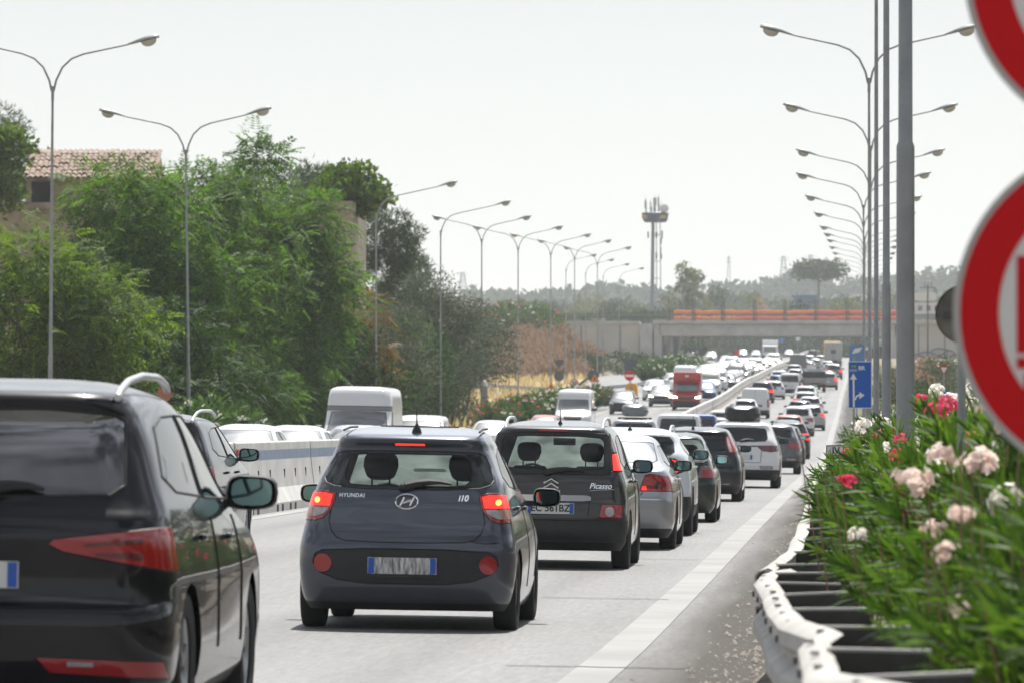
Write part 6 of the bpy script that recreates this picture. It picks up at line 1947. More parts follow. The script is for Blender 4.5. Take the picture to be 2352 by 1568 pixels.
roof_box(-7.3, 182.0, zroad(-7.3, 182) + 1.68, 1.9, 0.82, 0.42, mat("box_grey", (0.20, 0.21, 0.22), 0.35), 'rounded grey roof box on the pale silver car in the left lane')
O = [
    ('hatch', P_WHITE, -12.4, 112, 0, 'nearest oncoming car, white with roof bars, only its roof above the barrier at the left'),
    ('sedan', P_WHITE, -12.4, 122, 0, 'white oncoming car, second from the left above the barrier'),
    ('sedan', P_SILVER, -12.3, 136, 0, 'silver oncoming car between the white car roofs and the high-roof camper van'),
    ('camper', P_WHITE, -15.3, 171, 0, 'big white high-roof camper van with a grey band, coming towards us behind the small hatchback'),
    ('mini', P_WHITE, -15.9, 203, 0, 'white oncoming minivan right behind the high-roof camper van'),
    ('suv', P_WHITE, -16.2, 246, 0, 'white oncoming car half hidden by the roof of the people carrier'),
    ('hatch', P_CORAL, -16.4, 291, 0, 'small oncoming car with a coral red roof left of the white van'),
    ('big', P_WHITE, -16.2, 318, 0, 'large white oncoming van beside the pink flowers'),
    ('suv', P_NAVY, -16.4, 389, 0, 'dark oncoming car with a pale windscreen left of the red van'),
    ('suv', P_GREY, -14.8, 418, 1, 'dark oncoming car with headlights on, just left of the red van'),
    ('hatch', P_BLUE, -12.2, 441, 0, 'blue and white oncoming car peeping out behind the red van'),
    ('van', P_WHITE, -12.6, 468, 0, 'white oncoming van right behind the red van'),
    ('suv', P_WHITE, -16.3, 445, 0, 'white oncoming car behind the dark car with headlights'),
    ('big', P_WHITE, -14.7, 470, 0, 'white van roof showing behind the red van'),
]
for kind, pnt, X, d, lit, lab in O:
    distant(kind, pnt, X, d, lab, True, bool(lit))
rq = random.Random(11)
words_ = ['first', 'second', 'third', 'fourth', 'fifth', 'sixth', 'seventh', 'eighth', 'ninth', 'tenth', 'eleventh', 'twelfth', 'thirteenth', 'fourteenth', 'fifteenth', 'sixteenth', 'seventeenth', 'eighteenth', 'nineteenth', 'twentieth', 'twenty-first', 'twenty-second', 'twenty-third', 'twenty-fourth', 'twenty-fifth']
for lane, X0, d0, nm in ((0, -12.5, 488, 'by the barrier'), (1, -16.2, 484, 'in the outer lane')):
    d, i = d0, 0
    while d < (800 if lane == 0 else 790):
        kind = rq.choice(['hatch', 'suv', 'hatch', 'sedan', 'suvb', 'hatch', 'suv', 'van'])
        pc, cn = rq.choice([(P_WHITE, 'white'), (P_SILVER, 'silver'), (P_WHITE, 'white'), (P_LGREY, 'light grey'), (P_GREY, 'dark grey'), (P_SILVER, 'silver'), (P_NAVY, 'dark'), (P_PEARL, 'pale')])
        distant(kind, pc, X0 + rq.uniform(-0.4, 0.4), d, '%s car, %s oncoming %s beyond the red van' % (cn, words_[i], nm), True, rq.random() < 0.3)
        d += 4.6 + rq.uniform(5, 13) + (5 if d > 650 else 0); i += 1
for (X, d, kind, pnt, lab) in ((-14.0, 860, 'hatch', P_NAVY, 'dark oncoming car with a bright windscreen just before the white truck'), (-24, 905, 'suv', P_WHITE, 'far white car on the left, under the bridge'), (-30, 1010, 'big', P_WHITE, 'far white van on the left beneath the bridge'), (-21, 1000, 'suv', P_LGREY, 'far grey car left of the white truck beneath the bridge'), (-18.5, 990, 'hatch', P_WHITE, 'far white car beside the white truck beneath the bridge'), (-13, 1010, 'hatch', P_SILVER, 'far silver car right of the white truck beneath the bridge'), (-20, 830, 'hatch', P_WHITE, 'bright white car on the slip road below the bridge pier')):
    distant(kind, pnt, X, d, lab, True)

# --- red box van coming towards us
sp = spec_van(P_RED, 2.3, 5.6, 2.0, False, 1.25, 0.75, 1.35)
rv, sv, ov = make('red_van', sp, 'red box van with headlights on, coming towards the camera', -12.45, 402, 'cars coming towards the camera', 'van', True)
for ch in KIDS[rv.as_pointer()]:
    if ch.name.startswith('headlight'):
        ch.data.materials[0] = M_HEADON
b = MB().box((0, 2.1, 1.93), (1.96, 4.0, 1.5), 0, None, 0.08)
b.build('cargo_box', P_RED, rv, 40)
b = MB(); b.prism([(-0.95, 2.2), (0.95, 2.2), (0.84, 2.68), (-0.84, 2.68)], 'xz', 3.9, 4.45); b.build('wind_deflector', P_RED, rv)
MB().prism(circ(0, 2.42, 0.16, 12, 0.07), 'xz', 4.452, 4.47).build('pale_badge', M_SWHITE, rv)
MB().box((0, 5.62, 0.5), (1.8, 0.06, 0.35), 0, None, 0.02).build('front_bumper', M_BLACKPL, rv)

# --- small flatbed truck in the queue
def flatbed(X, d):
    root = tag(empty('flatbed_truck'), 'small dark flatbed truck with a pale tailboard in the queue', 'truck', 'cars queuing away from the camera')
    root['length'] = 5.2
    M_BED = mat("bed_grey", (0.36, 0.35, 0.33), 0.6, col2=(0.26, 0.25, 0.24), vscale=2)
    MB().box((0, 1.75, 0.86), (2.06, 3.3, 0.10)).build('bed', M_UNDER, root)
    MB().box((0, 0.07, 1.02), (2.06, 0.05, 0.42)).build('tailboard', M_BED, root)
    for s in (-1, 1):
        MB().box((s * 1.0, 1.75, 1.10), (0.05, 3.28, 0.42)).build('sideboard', M_UNDER, root)
    MB().box((0, 1.8, 1.46), (1.92, 3.0, 0.72), 0, None, 0.05).build('load_cover', mat("dark_tarpaulin", (0.025, 0.027, 0.03), 0.6, var=0.3, vscale=3), root)
    cb_ = MB()
    cb_.prism([(3.45, 0.5), (5.15, 0.5), (5.2, 1.0), (4.75, 1.25), (4.3, 1.98), (3.5, 2.02)], 'yz', -0.92, 0.92)
    c = cb_.build('cab', P_WHITE, root)
    MB().box((0, 3.43, 1.62), (1.3, 0.02, 0.5)).build('cab_window', M_GLASS_D, c)
    MB().box((0, 0.0, 0.55), (2.0, 0.12, 0.22)).build('rear_bumper', M_BLACKPL, root)
    for s in (-1, 1):
        MB().box((s * 0.82, -0.04, 0.70), (0.34, 0.05, 0.12)).build('tail_light', M_RED, root)
    MB().box((0, -0.075, 0.58), (0.52, 0.02, 0.11)).build('number_plate', M_PLATE, root)
    MB().box((0, 2.5, 0.55), (0.8, 4.6, 0.2)).build('chassis', M_UNDER, root)
    tm, rm = wheel_meshes(0.36, 0.26, 14, M_RIM)
    for s in (-1, 1):
        for y in (1.1, 4.2):
            mobj('wheel', tm, root, (s * 0.84, y, 0.36)); 
        MB().box((s * 1.02, 4.6, 1.45), (0.16, 0.06, 0.32)).build('door_mirror', M_BLACKPL, root)
    put(root, X, d)
    return root
flatbed(-4.15, 492)

def box_truck(X, d, label, oncoming, w, h, pnt, L_=8.0):
    root = tag(empty('box_truck'), label, 'truck', 'cars coming towards the camera' if oncoming else 'cars queuing away from the camera')
    root['length'] = L_
    bx_ = MB().box((0, (L_ - 2.0) / 2, 1.0 + (h - 1.0) / 2), (w, L_ - 2.0, h - 1.0), 0, None, 0.06).build('cargo_box', pnt, root)
    MB().box((0, -0.012, 1.0 + (h - 1.0) / 2), (0.03, 0.02, h - 1.2)).build('door_seam', M_UNDER, bx_)
    if not oncoming:
        MB().prism([(-0.32, 1.9), (0.32, 1.9), (0.38, 2.45), (-0.38, 2.45)], 'xz', -0.05, -0.02).build('dark_panel', mat("truck_mark", (0.06, 0.065, 0.07), 0.6), bx_)
    c = MB(); c.prism([(L_ - 1.9, 0.5), (L_ - 0.02, 0.5), (L_, 1.3), (L_ - 0.25, 2.35), (L_ - 0.5, 2.55), (L_ - 1.9, 2.6)], 'yz', -w / 2 * 0.92, w / 2 * 0.92)
    cab = c.build('cab', pnt, root)
    MB().prism([(-0.95, 1.42), (0.95, 1.42), (0.9, 2.25), (-0.9, 2.25)], 'xz', L_ - 0.2, L_ + 0.01).build('windscreen', M_GLASS_W, cab)
    MB().box((0, L_ + 0.02, 0.7), (w * 0.9, 0.08, 0.45)).build('front_bumper', M_BLACKPL, root)
    MB().box((0, L_ / 2, 0.75), (1.0, L_ - 0.6, 0.3)).build('chassis', M_UNDER, root)
    MB().box((0, 0.0, 0.62), (w * 0.92, 0.1, 0.14)).build('rear_bumper', M_BLACKPL, root)
    tm, rm = wheel_meshes(0.45, 0.3, 14, M_RIM)
    for s in (-1, 1):
        MB().box((s * 0.95, -0.03, 0.78), (0.3, 0.05, 0.14)).build('tail_light', M_RED, root)
        for y in (1.6, L_ - 1.0):
            mobj('wheel', tm, root, (s * (w / 2 - 0.2), y, 0.45))
    put(root, X, d, oncoming)
    return root
box_truck(-4.05, 795, 'grey-white box truck seen from behind in the far right lane', False, 2.45, 3.5, mat("truck_grey", (0.42, 0.42, 0.41), 0.6, col2=(0.34, 0.34, 0.335), vscale=1.0))
box_truck(-4.6, 850, 'orange-yellow truck mostly hidden ahead of the grey box truck', False, 2.4, 3.3, mat("truck_orange", (0.70, 0.33, 0.06), 0.6))
box_truck(-14.7, 905, 'white truck with a tall bright box coming over the rise', True, 2.5, 3.3, P_WHITE)
# ------------------------------------------------------------------ vegetation
def unit(v):
    return v / np.maximum(np.linalg.norm(v, axis=1, keepdims=True), 1e-9)
def leaf_quads(p, dirs, nrm, ln, wd):
    """one rhombus per leaf: arrays of base points, directions, sideways hints, lengths and widths"""
    side = unit(np.cross(dirs, nrm))
    a = p; b = p + dirs * (ln * 0.45)[:, None] + side * (wd * 0.5)[:, None]
    c = p + dirs * ln[:, None]; d = p + dirs * (ln * 0.45)[:, None] - side * (wd * 0.5)[:, None]
    v = np.stack([a, b, c, d], axis=1).reshape(-1, 3)
    f = np.arange(len(v)).reshape(-1, 4)
    return v, f
def blob_points(rng, blobs, n, shell=0.55):
    """random points in a set of ellipsoids (cx, cy, cz, rx, ry, rz), denser towards their skins; returns points and outward directions"""
    w = np.array([b[3] * b[5] + b[4] * b[5] + b[3] * b[4] for b in blobs]); w = w / w.sum()
    idx = rng.choice(len(blobs), size=n, p=w)
    B = np.array(blobs)[idx]
    u = unit(rng.normal(size=(n, 3)))
    r = shell + (1 - shell) * rng.random(n) ** 0.6
    r *= 1 + 0.12 * rng.normal(size=n)
    return B[:, :3] + u * r[:, None] * B[:, 3:], u
def crown_blobs(rng, H, Wd, z0, n, rb):
    """blobs filling an egg-shaped crown between z0 and H"""
    out = []
    for i in range(n):
        u = rng.random(); a = rng.random() * 2 * math.pi
        z = z0 + (H - z0) * (0.08 + 0.84 * u)
        env = math.sin(math.pi * (0.12 + 0.80 * u)) ** 0.6
        r = Wd / 2 * env * (rng.random() ** 0.5) * 0.86
        s = rb * (0.65 + 0.7 * rng.random())
        out.append((r * math.cos(a), r * math.sin(a), z, s * 1.15, s * 1.15, s * 0.8))
    return out
def trunk_mesh(name, rng, blobs, h0, r0, m, nlimb=9, stems=1, spread=0.5):
    b = MB()
    for k in range(stems):
        a = 2 * math.pi * k / max(1, stems) + rng.random()
        ox, oy = (spread * math.cos(a), spread * math.sin(a)) if stems > 1 else (0, 0)
        top = (ox * 2.5, oy * 2.5, h0)
        mid = (ox * 1.6 + rng.normal() * 0.12, oy * 1.6 + rng.normal() * 0.12, h0 * 0.5)
        b.tube([(ox, oy, -0.4), mid, top], [r0, r0 * 0.8, r0 * 0.6], 7)
        for q in rng.choice(len(blobs), size=min(nlimb, len(blobs)), replace=False):
            B = blobs[q]
            e = (B[0], B[1], B[2])
            m_ = ((top[0] + e[0]) / 2 + rng.normal() * 0.25, (top[1] + e[1]) / 2 + rng.normal() * 0.25, (top[2] + e[2]) / 2 + abs(rng.normal()) * 0.3)
            b.tube([top, m_, e], [r0 * 0.45, r0 * 0.28, r0 * 0.10], 5)
    return b.mesh(name, [m], 60)
def tree(name, label, X, d, H, Wd, seed, lm, kind='broad', n=6000, ln=0.3, wd=0.12, nb=26, rb=1.5, z0=1.5, bark=None, r0=0.22, stems=1, group=None, cat='tree', base=None, shell=0.5):
    rng = np.random.default_rng(seed)
    blobs = crown_blobs(rng, H, Wd, z0, nb, rb)
    p, u = blob_points(rng, blobs, n, shell)
    if kind == 'pinnate':                     # feathery compound leaves: a rachis with paired leaflets
        k = 7
        dirs = unit(u * 0.8 + rng.normal(size=(n, 3)) * 0.6 + np.array([0, 0, -0.15]))
        up = np.tile(np.array([0, 0, 1.0]), (n, 1)) + rng.normal(size=(n, 3)) * 0.35
        side = unit(np.cross(dirs, up)); L0 = ln * (0.7 + 0.6 * rng.random(n))
        V, F, off = [], [], 0
        for i in range(k):
            t = (i + 1) / k
            q = p + dirs * (L0 * t)[:, None] + np.array([0, 0, -1.0]) * (L0 * 0.25 * t * t)[:, None]
            for s in (1, -1):
                dd = unit(side * s + dirs * 0.55 + np.array([0, 0, -0.35]) + rng.normal(size=(n, 3)) * 0.12)
                v, f = leaf_quads(q, dd, up, L0 * 0.34 * (1.15 - 0.5 * t), L0 * 0.11)
                V.append(v); F.append(f + off); off += len(v)
        V = np.concatenate(V); F = np.concatenate(F)
    elif kind == 'needle':
        V, F, off = [], [], 0
        for i in range(5):
            dd = unit(u * 0.7 + rng.normal(size=(n, 3)) * 0.8 + np.array([0, 0, 0.4]))
            v, f = leaf_quads(p, dd, rng.normal(size=(n, 3)), ln * (0.6 + 0.8 * rng.random(n)), np.full(n, wd))
            V.append(v); F.append(f + off); off += len(v)
        V = np.concatenate(V); F = np.concatenate(F)
    else:
        dirs = unit(u * 0.5 + rng.normal(size=(n, 3)) + np.array([0, 0, -0.1]))
        V, F = leaf_quads(p, dirs, rng.normal(size=(n, 3)), ln * (0.6 + 0.8 * rng.random(n)), wd * (0.7 + 0.6 * rng.random(n)))
    z = (ZR(d) - 0.15) if base is None else base
    root = tag(empty(name, (X, d, z)), label, cat, group)
    mobj('trunk', trunk_mesh('trunk', rng, blobs, z0 + (H - z0) * 0.22, r0, bark or M_BARK, 8, stems), root)
    mobj('crown', raw_mesh('crown', V, F, lm), root)
    return root
M_BARK = mat("bark", (0.13, 0.10, 0.075), 0.9, col2=(0.06, 0.045, 0.035), vscale=4, bump=0.4)
LM_AIL = leaf_mat("ailanthus_leaf", (0.022, 0.060, 0.011), (0.115, 0.195, 0.036), 0.44)
LM_AIL2 = leaf_mat("ailanthus_leaf_yellower", (0.026, 0.064, 0.010), (0.140, 0.205, 0.034), 0.44)  # same leaf in a yellower green
LM_RUST = leaf_mat("rust_leaf", (0.05, 0.085, 0.015), (0.24, 0.12, 0.04), 0.35)
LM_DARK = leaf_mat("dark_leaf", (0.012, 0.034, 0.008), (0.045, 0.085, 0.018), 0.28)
LM_PINE = leaf_mat("pine_needle", (0.018, 0.042, 0.016), (0.065, 0.095, 0.030), 0.2, 0.6)
LM_OLIVE = leaf_mat("olive_leaf", (0.050, 0.070, 0.040), (0.125, 0.150, 0.100), 0.2, 0.55)
LM_FIG = leaf_mat("fig_leaf", (0.03, 0.07, 0.012), (0.12, 0.17, 0.03), 0.35)
LM_DRY = leaf_mat("dry_leaf", (0.17, 0.108, 0.072), (0.37, 0.26, 0.175), 0.2, 0.8)
LM_OLEA = leaf_mat("oleander_leaf", (0.022, 0.058, 0.012), (0.110, 0.182, 0.036), 0.40, 0.55, 1.2, 0.12)
LM_OLEFAR = leaf_mat("oleander_leaf_far", (0.032, 0.07, 0.02), (0.10, 0.16, 0.045), 0.35)
LM_FAR = leaf_mat("far_leaf", (0.022, 0.042, 0.02), (0.070, 0.095, 0.040), 0.2, 0.8, 0.15)

# the big feathery trees on the left, and what stands behind them
tree('ailanthus_tree', 'broad feathery green tree at the left edge with yellower leaves', -29.6, 204, 8.5, 9.0, 1, LM_AIL2, 'pinnate', 3600, 0.72, 0.1, 40, 1.25, 0.4, stems=3, r0=0.12)
tree('ailanthus_tree', 'feathery green tree between the two nearest left lamp posts, below the tiled roof', -28.9, 224, 11.7, 9.4, 16, LM_AIL, 'pinnate', 4200, 0.74, 0.1, 46, 1.3, 0.6, stems=4, r0=0.13)
tree('ailanthus_tree', 'tallest feathery green tree, behind the second left lamp post', -28.2, 240, 12.8, 9.6, 2, LM_AIL, 'pinnate', 5200, 0.78, 0.1, 54, 1.35, 0.8, stems=4, r0=0.14)
tree('ailanthus_tree', 'feathery green tree on the right side of the big group, before the ruined house', -26.6, 266, 12.4, 6.0, 3, LM_AIL, 'pinnate', 5200, 0.78, 0.1, 52, 1.4, 0.6, stems=4, r0=0.14)
tree('ailanthus_tree', 'low dark feathery tree between the taller ones, close to the ground', -26.8, 216, 6.0, 8.5, 4, LM_DARK, 'pinnate', 2600, 0.7, 0.1, 26, 1.3, 0.2, stems=3, r0=0.10)
tree('ailanthus_tree', 'dark undergrowth tree in front of the house foot', -27.2, 282, 6.8, 9.5, 5, LM_DARK, 'broad', 9000, 0.28, 0.14, 28, 1.4, 0.1, stems=3, r0=0.10)
tree('ailanthus_tree', 'slim feathery sapling rising above the tree group against the sky', -26.1, 247, 14.3, 2.2, 6, LM_AIL, 'pinnate', 240, 0.8, 0.1, 7, 0.6, 11.0, r0=0.07)
tree('ailanthus_tree', 'second feathery sapling above the tree group, left of the first one', -27.8, 249, 13.7, 2.0, 15, LM_AIL, 'pinnate', 200, 0.8, 0.1, 6, 0.55, 10.8, r0=0.07)
tree('ailanthus_tree', 'slender feathery tree growing against the right corner of the ruined house', XofP(745, 300), 300, 12.2, 3.4, 17, LM_AIL, 'pinnate', 1300, 0.7, 0.1, 24, 0.95, 2.0, r0=0.09)
tree('rust_tree', 'small tree with reddish leaves at the right corner of the ruined house', -24.9, 284, 7.6, 3.2, 7, LM_RUST, 'pinnate', 800, 0.62, 0.1, 15, 0.8, 1.6, r0=0.08)
tree('fig_tree', 'bushy fig growing on top of the ruined house', XofP(812, 314), 314, 2.5, 4.8, 8, LM_FIG, 'broad', 3200, 0.34, 0.24, 16, 0.9, 0.2, r0=0.08, base=ZofP(487, 314))
tree('fig_tree', 'green bush beside the tiled roof at the left edge', XofP(-8, 306), 306, 4.4, 3.2, 9, LM_FIG, 'broad', 2600, 0.34, 0.24, 14, 0.95, 0.2, r0=0.08, base=ZofP(480, 306))
tree('pine_tree', 'pine crown behind the tiled roof at the top left', XofP(-5, 360), 360, 19.4, 7.0, 10, LM_PINE, 'needle', 3600, 0.40, 0.05, 20, 1.3, 12.5, r0=0.25)
tree('pine_tree', 'dark pine at the right end of the tree group', XofP(890, 352), 352, 13.6, 5.6, 11, LM_PINE, 'needle', 5200, 0.36, 0.05, 26, 1.15, 3.0, r0=0.22)
tree('pine_tree', 'pine tops behind the ruined house, right of the tall feathery tree', XofP(720, 356), 356, 16.3, 7.5, 12, LM_PINE, 'needle', 3000, 0.38, 0.05, 18, 1.3, 10.0, r0=0.22)
tree('pine_tree', 'lower pine just right of the dark pine', XofP(925, 362), 362, 11.0, 4.0, 13, LM_PINE, 'needle', 2600, 0.36, 0.05, 16, 1.0, 3.0, r0=0.2)
for i, (px, d, H, w) in enumerate([(905, 318, 7.6, 6.5), (975, 338, 9.3, 7.5), (1050, 352, 8.3, 6.0), (1010, 344, 6.0, 6.5), (940, 326, 5.4, 6.0)]):
    tree('olive_tree', ['grey-green olive tree beside the single-arm lamp', 'tallest grey-green olive tree of the clump right of the house', 'rounded grey-green olive tree at the right end of the clump', 'low grey-green olive tree at the foot of the clump', 'dark low olive tree behind the white camper van'][i],
         XofP(px, d), d, H, w, 20 + i, LM_OLIVE if i not in (4,) else LM_DARK, 'broad', 15000, 0.26, 0.075, 26, 1.25, 0.1, stems=2, r0=0.12, group='olive trees right of the house')
tree('climbing_vine', 'bright green creeper on the olive trees', XofP(930, 322), 322, 6.5, 2.2, 28, LM_AIL, 'broad', 1100, 0.26, 0.2, 9, 0.7, 1.2, r0=0.05, cat='creeper')

# ruined farmhouse behind the trees
HD = 312.0
hx = lambda px: XofP(px, HD)
hz_ = lambda py: ZofP(py, HD)
M_STONE = mat("old_stone_wall", (0.40, 0.34, 0.25), 0.95, col2=(0.24, 0.20, 0.15), vscale=0.9, bump=0.5, bscale=6)
M_TILE = mat("old_roof_tile", (0.42, 0.33, 0.27), 0.9, col2=(0.27, 0.185, 0.14), vscale=1.6)
hs_ = tag(empty('ruined_farmhouse', (hx(400), HD, ZR(HD) - 0.2)), 'ruined stone farmhouse with a small tiled roof behind the trees', 'house')
gz = ZR(HD) - 0.2
ox = hx(400)
main = MB().box(((hx(-260) + hx(808)) / 2 - ox, 4.5, (hz_(478) - gz) / 2), (hx(808) - hx(-260), 9, hz_(478) - gz)).build('wall', M_STONE, hs_)
MB().box(((hx(-260) + hx(812)) / 2 - ox, -0.02, hz_(473) - gz), (hx(814) - hx(-266), 0.5, 0.35)).build('cornice', M_STONE, main)
MB().box((hx(766) - ox, -0.3, hz_(468) - gz), (hx(814) - hx(722), 0.5, 0.25)).build('cornice', M_STONE, main)
at_ = MB().box(((hx(58) + hx(352)) / 2 - ox, 3.0, (hz_(478) + hz_(405)) / 2 - gz), (hx(352) - hx(58), 5.0, hz_(405) - hz_(478))).build('attic_wall', M_STONE, hs_)
MB().box((hx(92) - ox, 0.45, (hz_(418) + hz_(472)) / 2 - gz), (hx(120) - hx(76), 0.16, hz_(418) - hz_(472))).build('doorway', M_UNDER, at_)
# roof slope of barrel tiles: each row a real corrugation stepping over the one below
def tile_roof():
    x0, x1 = hx(52) - ox, hx(357) - ox
    zlo, zhi = hz_(412) - gz, hz_(342) - gz
    ylo, yhi = -0.1, 3.2
    rows, cols = 8, 25
    vs, fs = [], []
    seg = 6
    for r in range(rows):
        a0, a1 = r / rows, (r + 1.12) / rows
        for c in range(cols):
            xa = x0 + (x1 - x0) * c / cols; wcol = (x1 - x0) / cols
            jz = rr.uniform(-0.03, 0.03); jx = rr.uniform(-0.015, 0.015)
            for (aa, lift) in ((a0, 0.075), (a1, 0.02)):
                for k in range(seg + 1):
                    t = k / seg
                    vs.append((xa + wcol * t + jx, ylo + (yhi - ylo) * aa, zlo + (zhi - zlo) * aa + lift + jz + 0.10 * math.sin(math.pi * t)))
            o = len(vs) - 2 * (seg + 1)
            for k in range(seg):
                fs.append((o + k, o + k + 1, o + seg + 2 + k, o + seg + 1 + k))
    me = raw_mesh('roof_tiles', vs, fs, M_TILE)
    o = mobj('roof_tiles', me, hs_)
    o['kind'] = 'stuff'
    MB().prism([(ylo, zlo - 0.06), (yhi, zhi - 0.06), (6.2, zlo - 0.06)], 'yz', x0 + 0.15, x1 - 0.15).build('roof', M_STONE, hs_)
tile_roof()
# broken lower wall and door jamb at its right corner
lw = tag(empty('broken_wall', (hx(775), 300, ZR(300) - 0.2)), 'broken pale stone wall with a dark doorway at the house corner', 'wall')
gz2 = ZR(300) - 0.2
for (pxa, pxb, pya, pyb, y) in ((748, 772, 800, 1010, 0), (790, 808, 852, 1010, -0.5), (808, 870, 888, 1010, 1.0), (735, 750, 850, 1010, 0.5)):
    MB().box(((XofP(pxa, 300) + XofP(pxb, 300)) / 2 - hx(775), y, (ZofP(pya, 300) - gz2) / 2), (XofP(pxb, 300) - XofP(pxa, 300), 0.6, ZofP(pya, 300) - gz2), 0, None, 0.05).build('stone_pier', M_STONE, lw)
MB().box((XofP(781, 300) - hx(775), 0.8, (ZofP(850, 300) - gz2) / 2), (XofP(792, 300) - XofP(770, 300), 0.3, ZofP(850, 300) - gz2)).build('doorway', M_UNDER, lw)

# --- oleanders
def oleander_meshes(seed, n_stem, per, H, Rr, ln=0.155, wd=0.0215, m=None):
    rng = np.random.default_rng(seed)
    V, F, off, tips = [], [], 0, []
    stems = MB()
    for s in range(n_stem):
        a = rng.random() * 2 * math.pi
        rad = Rr * math.sqrt(rng.random())
        top = np.array([rad * math.cos(a), rad * math.sin(a), H * (0.98 - 0.40 * (rad / Rr) ** 2) * (0.72 + 0.34 * rng.random())])
        base = np.array([rad * 0.25 * math.cos(a), rad * 0.25 * math.sin(a), 0.0])
        bend = np.array([0, 0, 1.0])
        t = np.linspace(0.25, 1.0, per)[:, None]
        ctrl = base + np.array([0.15 * rad * math.cos(a), 0.15 * rad * math.sin(a), top[2] * 0.7])
        pts = (1 - t) ** 2 * base + 2 * t * (1 - t) * ctrl + t ** 2 * top
        axis = unit(2 * (1 - t) * (ctrl - base) + 2 * t * (top - ctrl))
        for w in range(3):
            ph = rng.random(per) * 2 * math.pi
            e1 = unit(np.cross(axis, np.array([0.3, 0.2, 1.0]) + 0 * axis))
            e2 = np.cross(axis, e1)
            rd = e1 * np.cos(ph)[:, None] + e2 * np.sin(ph)[:, None]
            dd = unit(axis * (0.75 + 0.5 * rng.random((per, 1))) + rd * 0.8)
            L_ = ln * (0.75 + 0.5 * rng.random(per)); Wl = wd * (0.8 + 0.4 * rng.random(per))
            side = unit(np.cross(dd, axis))
            up = np.cross(side, dd)
            a0 = pts + side * (Wl * 0.15)[:, None]; a1 = pts - side * (Wl * 0.15)[:, None]
            m0 = pts + dd * (L_ * 0.5)[:, None] + up * (L_ * 0.03)[:, None]
            b0, b1 = m0 + side * (Wl * 0.5)[:, None], m0 - side * (Wl * 0.5)[:, None]
            tip = pts + dd * L_[:, None] - up * (L_ * 0.05)[:, None]
            c0, c1 = tip + side * (Wl * 0.06)[:, None], tip - side * (Wl * 0.06)[:, None]
            v = np.stack([a0, a1, b1, b0, c1, c0], axis=1).reshape(-1, 3)
            q = np.arange(per)[:, None] * 6
            f = np.concatenate([q + np.array([[0, 1, 2, 3]]), q + np.array([[3, 2, 4, 5]])]) + off
            V.append(v); F.append(f); off += len(v)
        if s % 2 == 0:
            stems.tube([tuple(base), tuple(ctrl * 0.55 + (base + top) * 0.225), tuple(top * 0.97)], [0.010, 0.008, 0.004], 4)
        tips.append(top)
    return raw_mesh('oleander_shrub', np.concatenate(V), np.concatenate(F), m or LM_OLEA), stems.mesh('stem', [M_STEM]), tips
M_STEM = mat("green_stem", (0.14, 0.15, 0.06), 0.8)
def flower_mesh(seed, m, r=0.055, n=26):
    rng = np.random.default_rng(seed)
    vs, fs = [], []
    for i in range(n):
        c = rng.normal(size=3); c = c / np.linalg.norm(c) * r * (0.45 + 0.65 * rng.random())
        c[2] = abs(c[2]) * 0.9
        nrm = c / np.linalg.norm(c)
        e1 = np.cross(nrm, [0.3, 0.5, 0.8]); e1 /= np.linalg.norm(e1); e2 = np.cross(nrm, e1)
        for k in range(5):
            a = 2 * math.pi * k / 5 + rng.random() * 0.3
            d1 = e1 * math.cos(a) + e2 * math.sin(a)
            d2 = -e1 * math.sin(a) + e2 * math.cos(a)
            s = 0.0155 * (0.8 + 0.4 * rng.random()) * (r / 0.055)
            o = len(vs)
            vs += [tuple(c), tuple(c + d1 * s * 0.7 + d2 * s * 0.55 + nrm * s * 0.3), tuple(c + d1 * s * 1.25 + nrm * s * 0.25), tuple(c + d1 * s * 0.7 - d2 * s * 0.55 + nrm * s * 0.3)]
            fs.append((o, o + 1, o + 2, o + 3))
    return raw_mesh('flower', vs, fs, m)
M_FW = leaf_mat("white_petal", (0.72, 0.66, 0.62), (0.86, 0.84, 0.81), 0.4, 0.6)
M_FP = leaf_mat("pink_petal", (0.62, 0.08, 0.16), (0.75, 0.20, 0.28), 0.35, 0.6)
M_FB = leaf_mat("blush_petal", (0.70, 0.55, 0.50), (0.80, 0.70, 0.64), 0.35, 0.6)
FLW = {'white': [flower_mesh(40 + i, M_FW) for i in range(3)], 'pink': [flower_mesh(50 + i, M_FP, 0.048) for i in range(3)], 'blush': [flower_mesh(60 + i, M_FB, 0.062) for i in range(3)]}
OLE = [oleander_meshes(70 + i, 120, 26, 1.78, 1.08) for i in range(4)]
ro_ = random.Random(21)
def oleander(X, d, color, nfl, scale, label, group, z=None, fs=1.0, proto_i=None, sq=1.0):
    i = ro_.randrange(4) if proto_i is None else proto_i
    me, st, tips = OLE[i]
    o = mobj('oleander_shrub', me, None, (X, d, (zroad(-0.6, d) - 0.05) if z is None else z))
    o.rotation_euler = (0, 0, ro_.uniform(0, 6.28)); o.scale = (scale * sq, scale * sq, scale)
    tag(o, label, 'shrub', group)
    mobj('stem', st, o)
    rz_ = o.rotation_euler.z
    face = sorted(tips, key=lambda t: -(t[2] * 0.9 - 0.8 * (t[0] * math.sin(rz_) + t[1] * math.cos(rz_))))   # flowers go on high tips facing the camera
    ts = ro_.sample(face[:max(nfl * 2, 40)], nfl)
    for t in ts:
        f = mobj('flower', ro_.choice(FLW[color]), o, (t[0] * 1.07, t[1] * 1.07, t[2] * 1.06))
        f.rotation_euler = (ro_.uniform(-0.5, 0.5), ro_.uniform(-0.5, 0.5), ro_.uniform(0, 6.28))
        s = fs * ro_.uniform(0.8, 1.4); f.scale = (s, s, s)
    return o
GO = 'oleander hedge behind the guardrail'
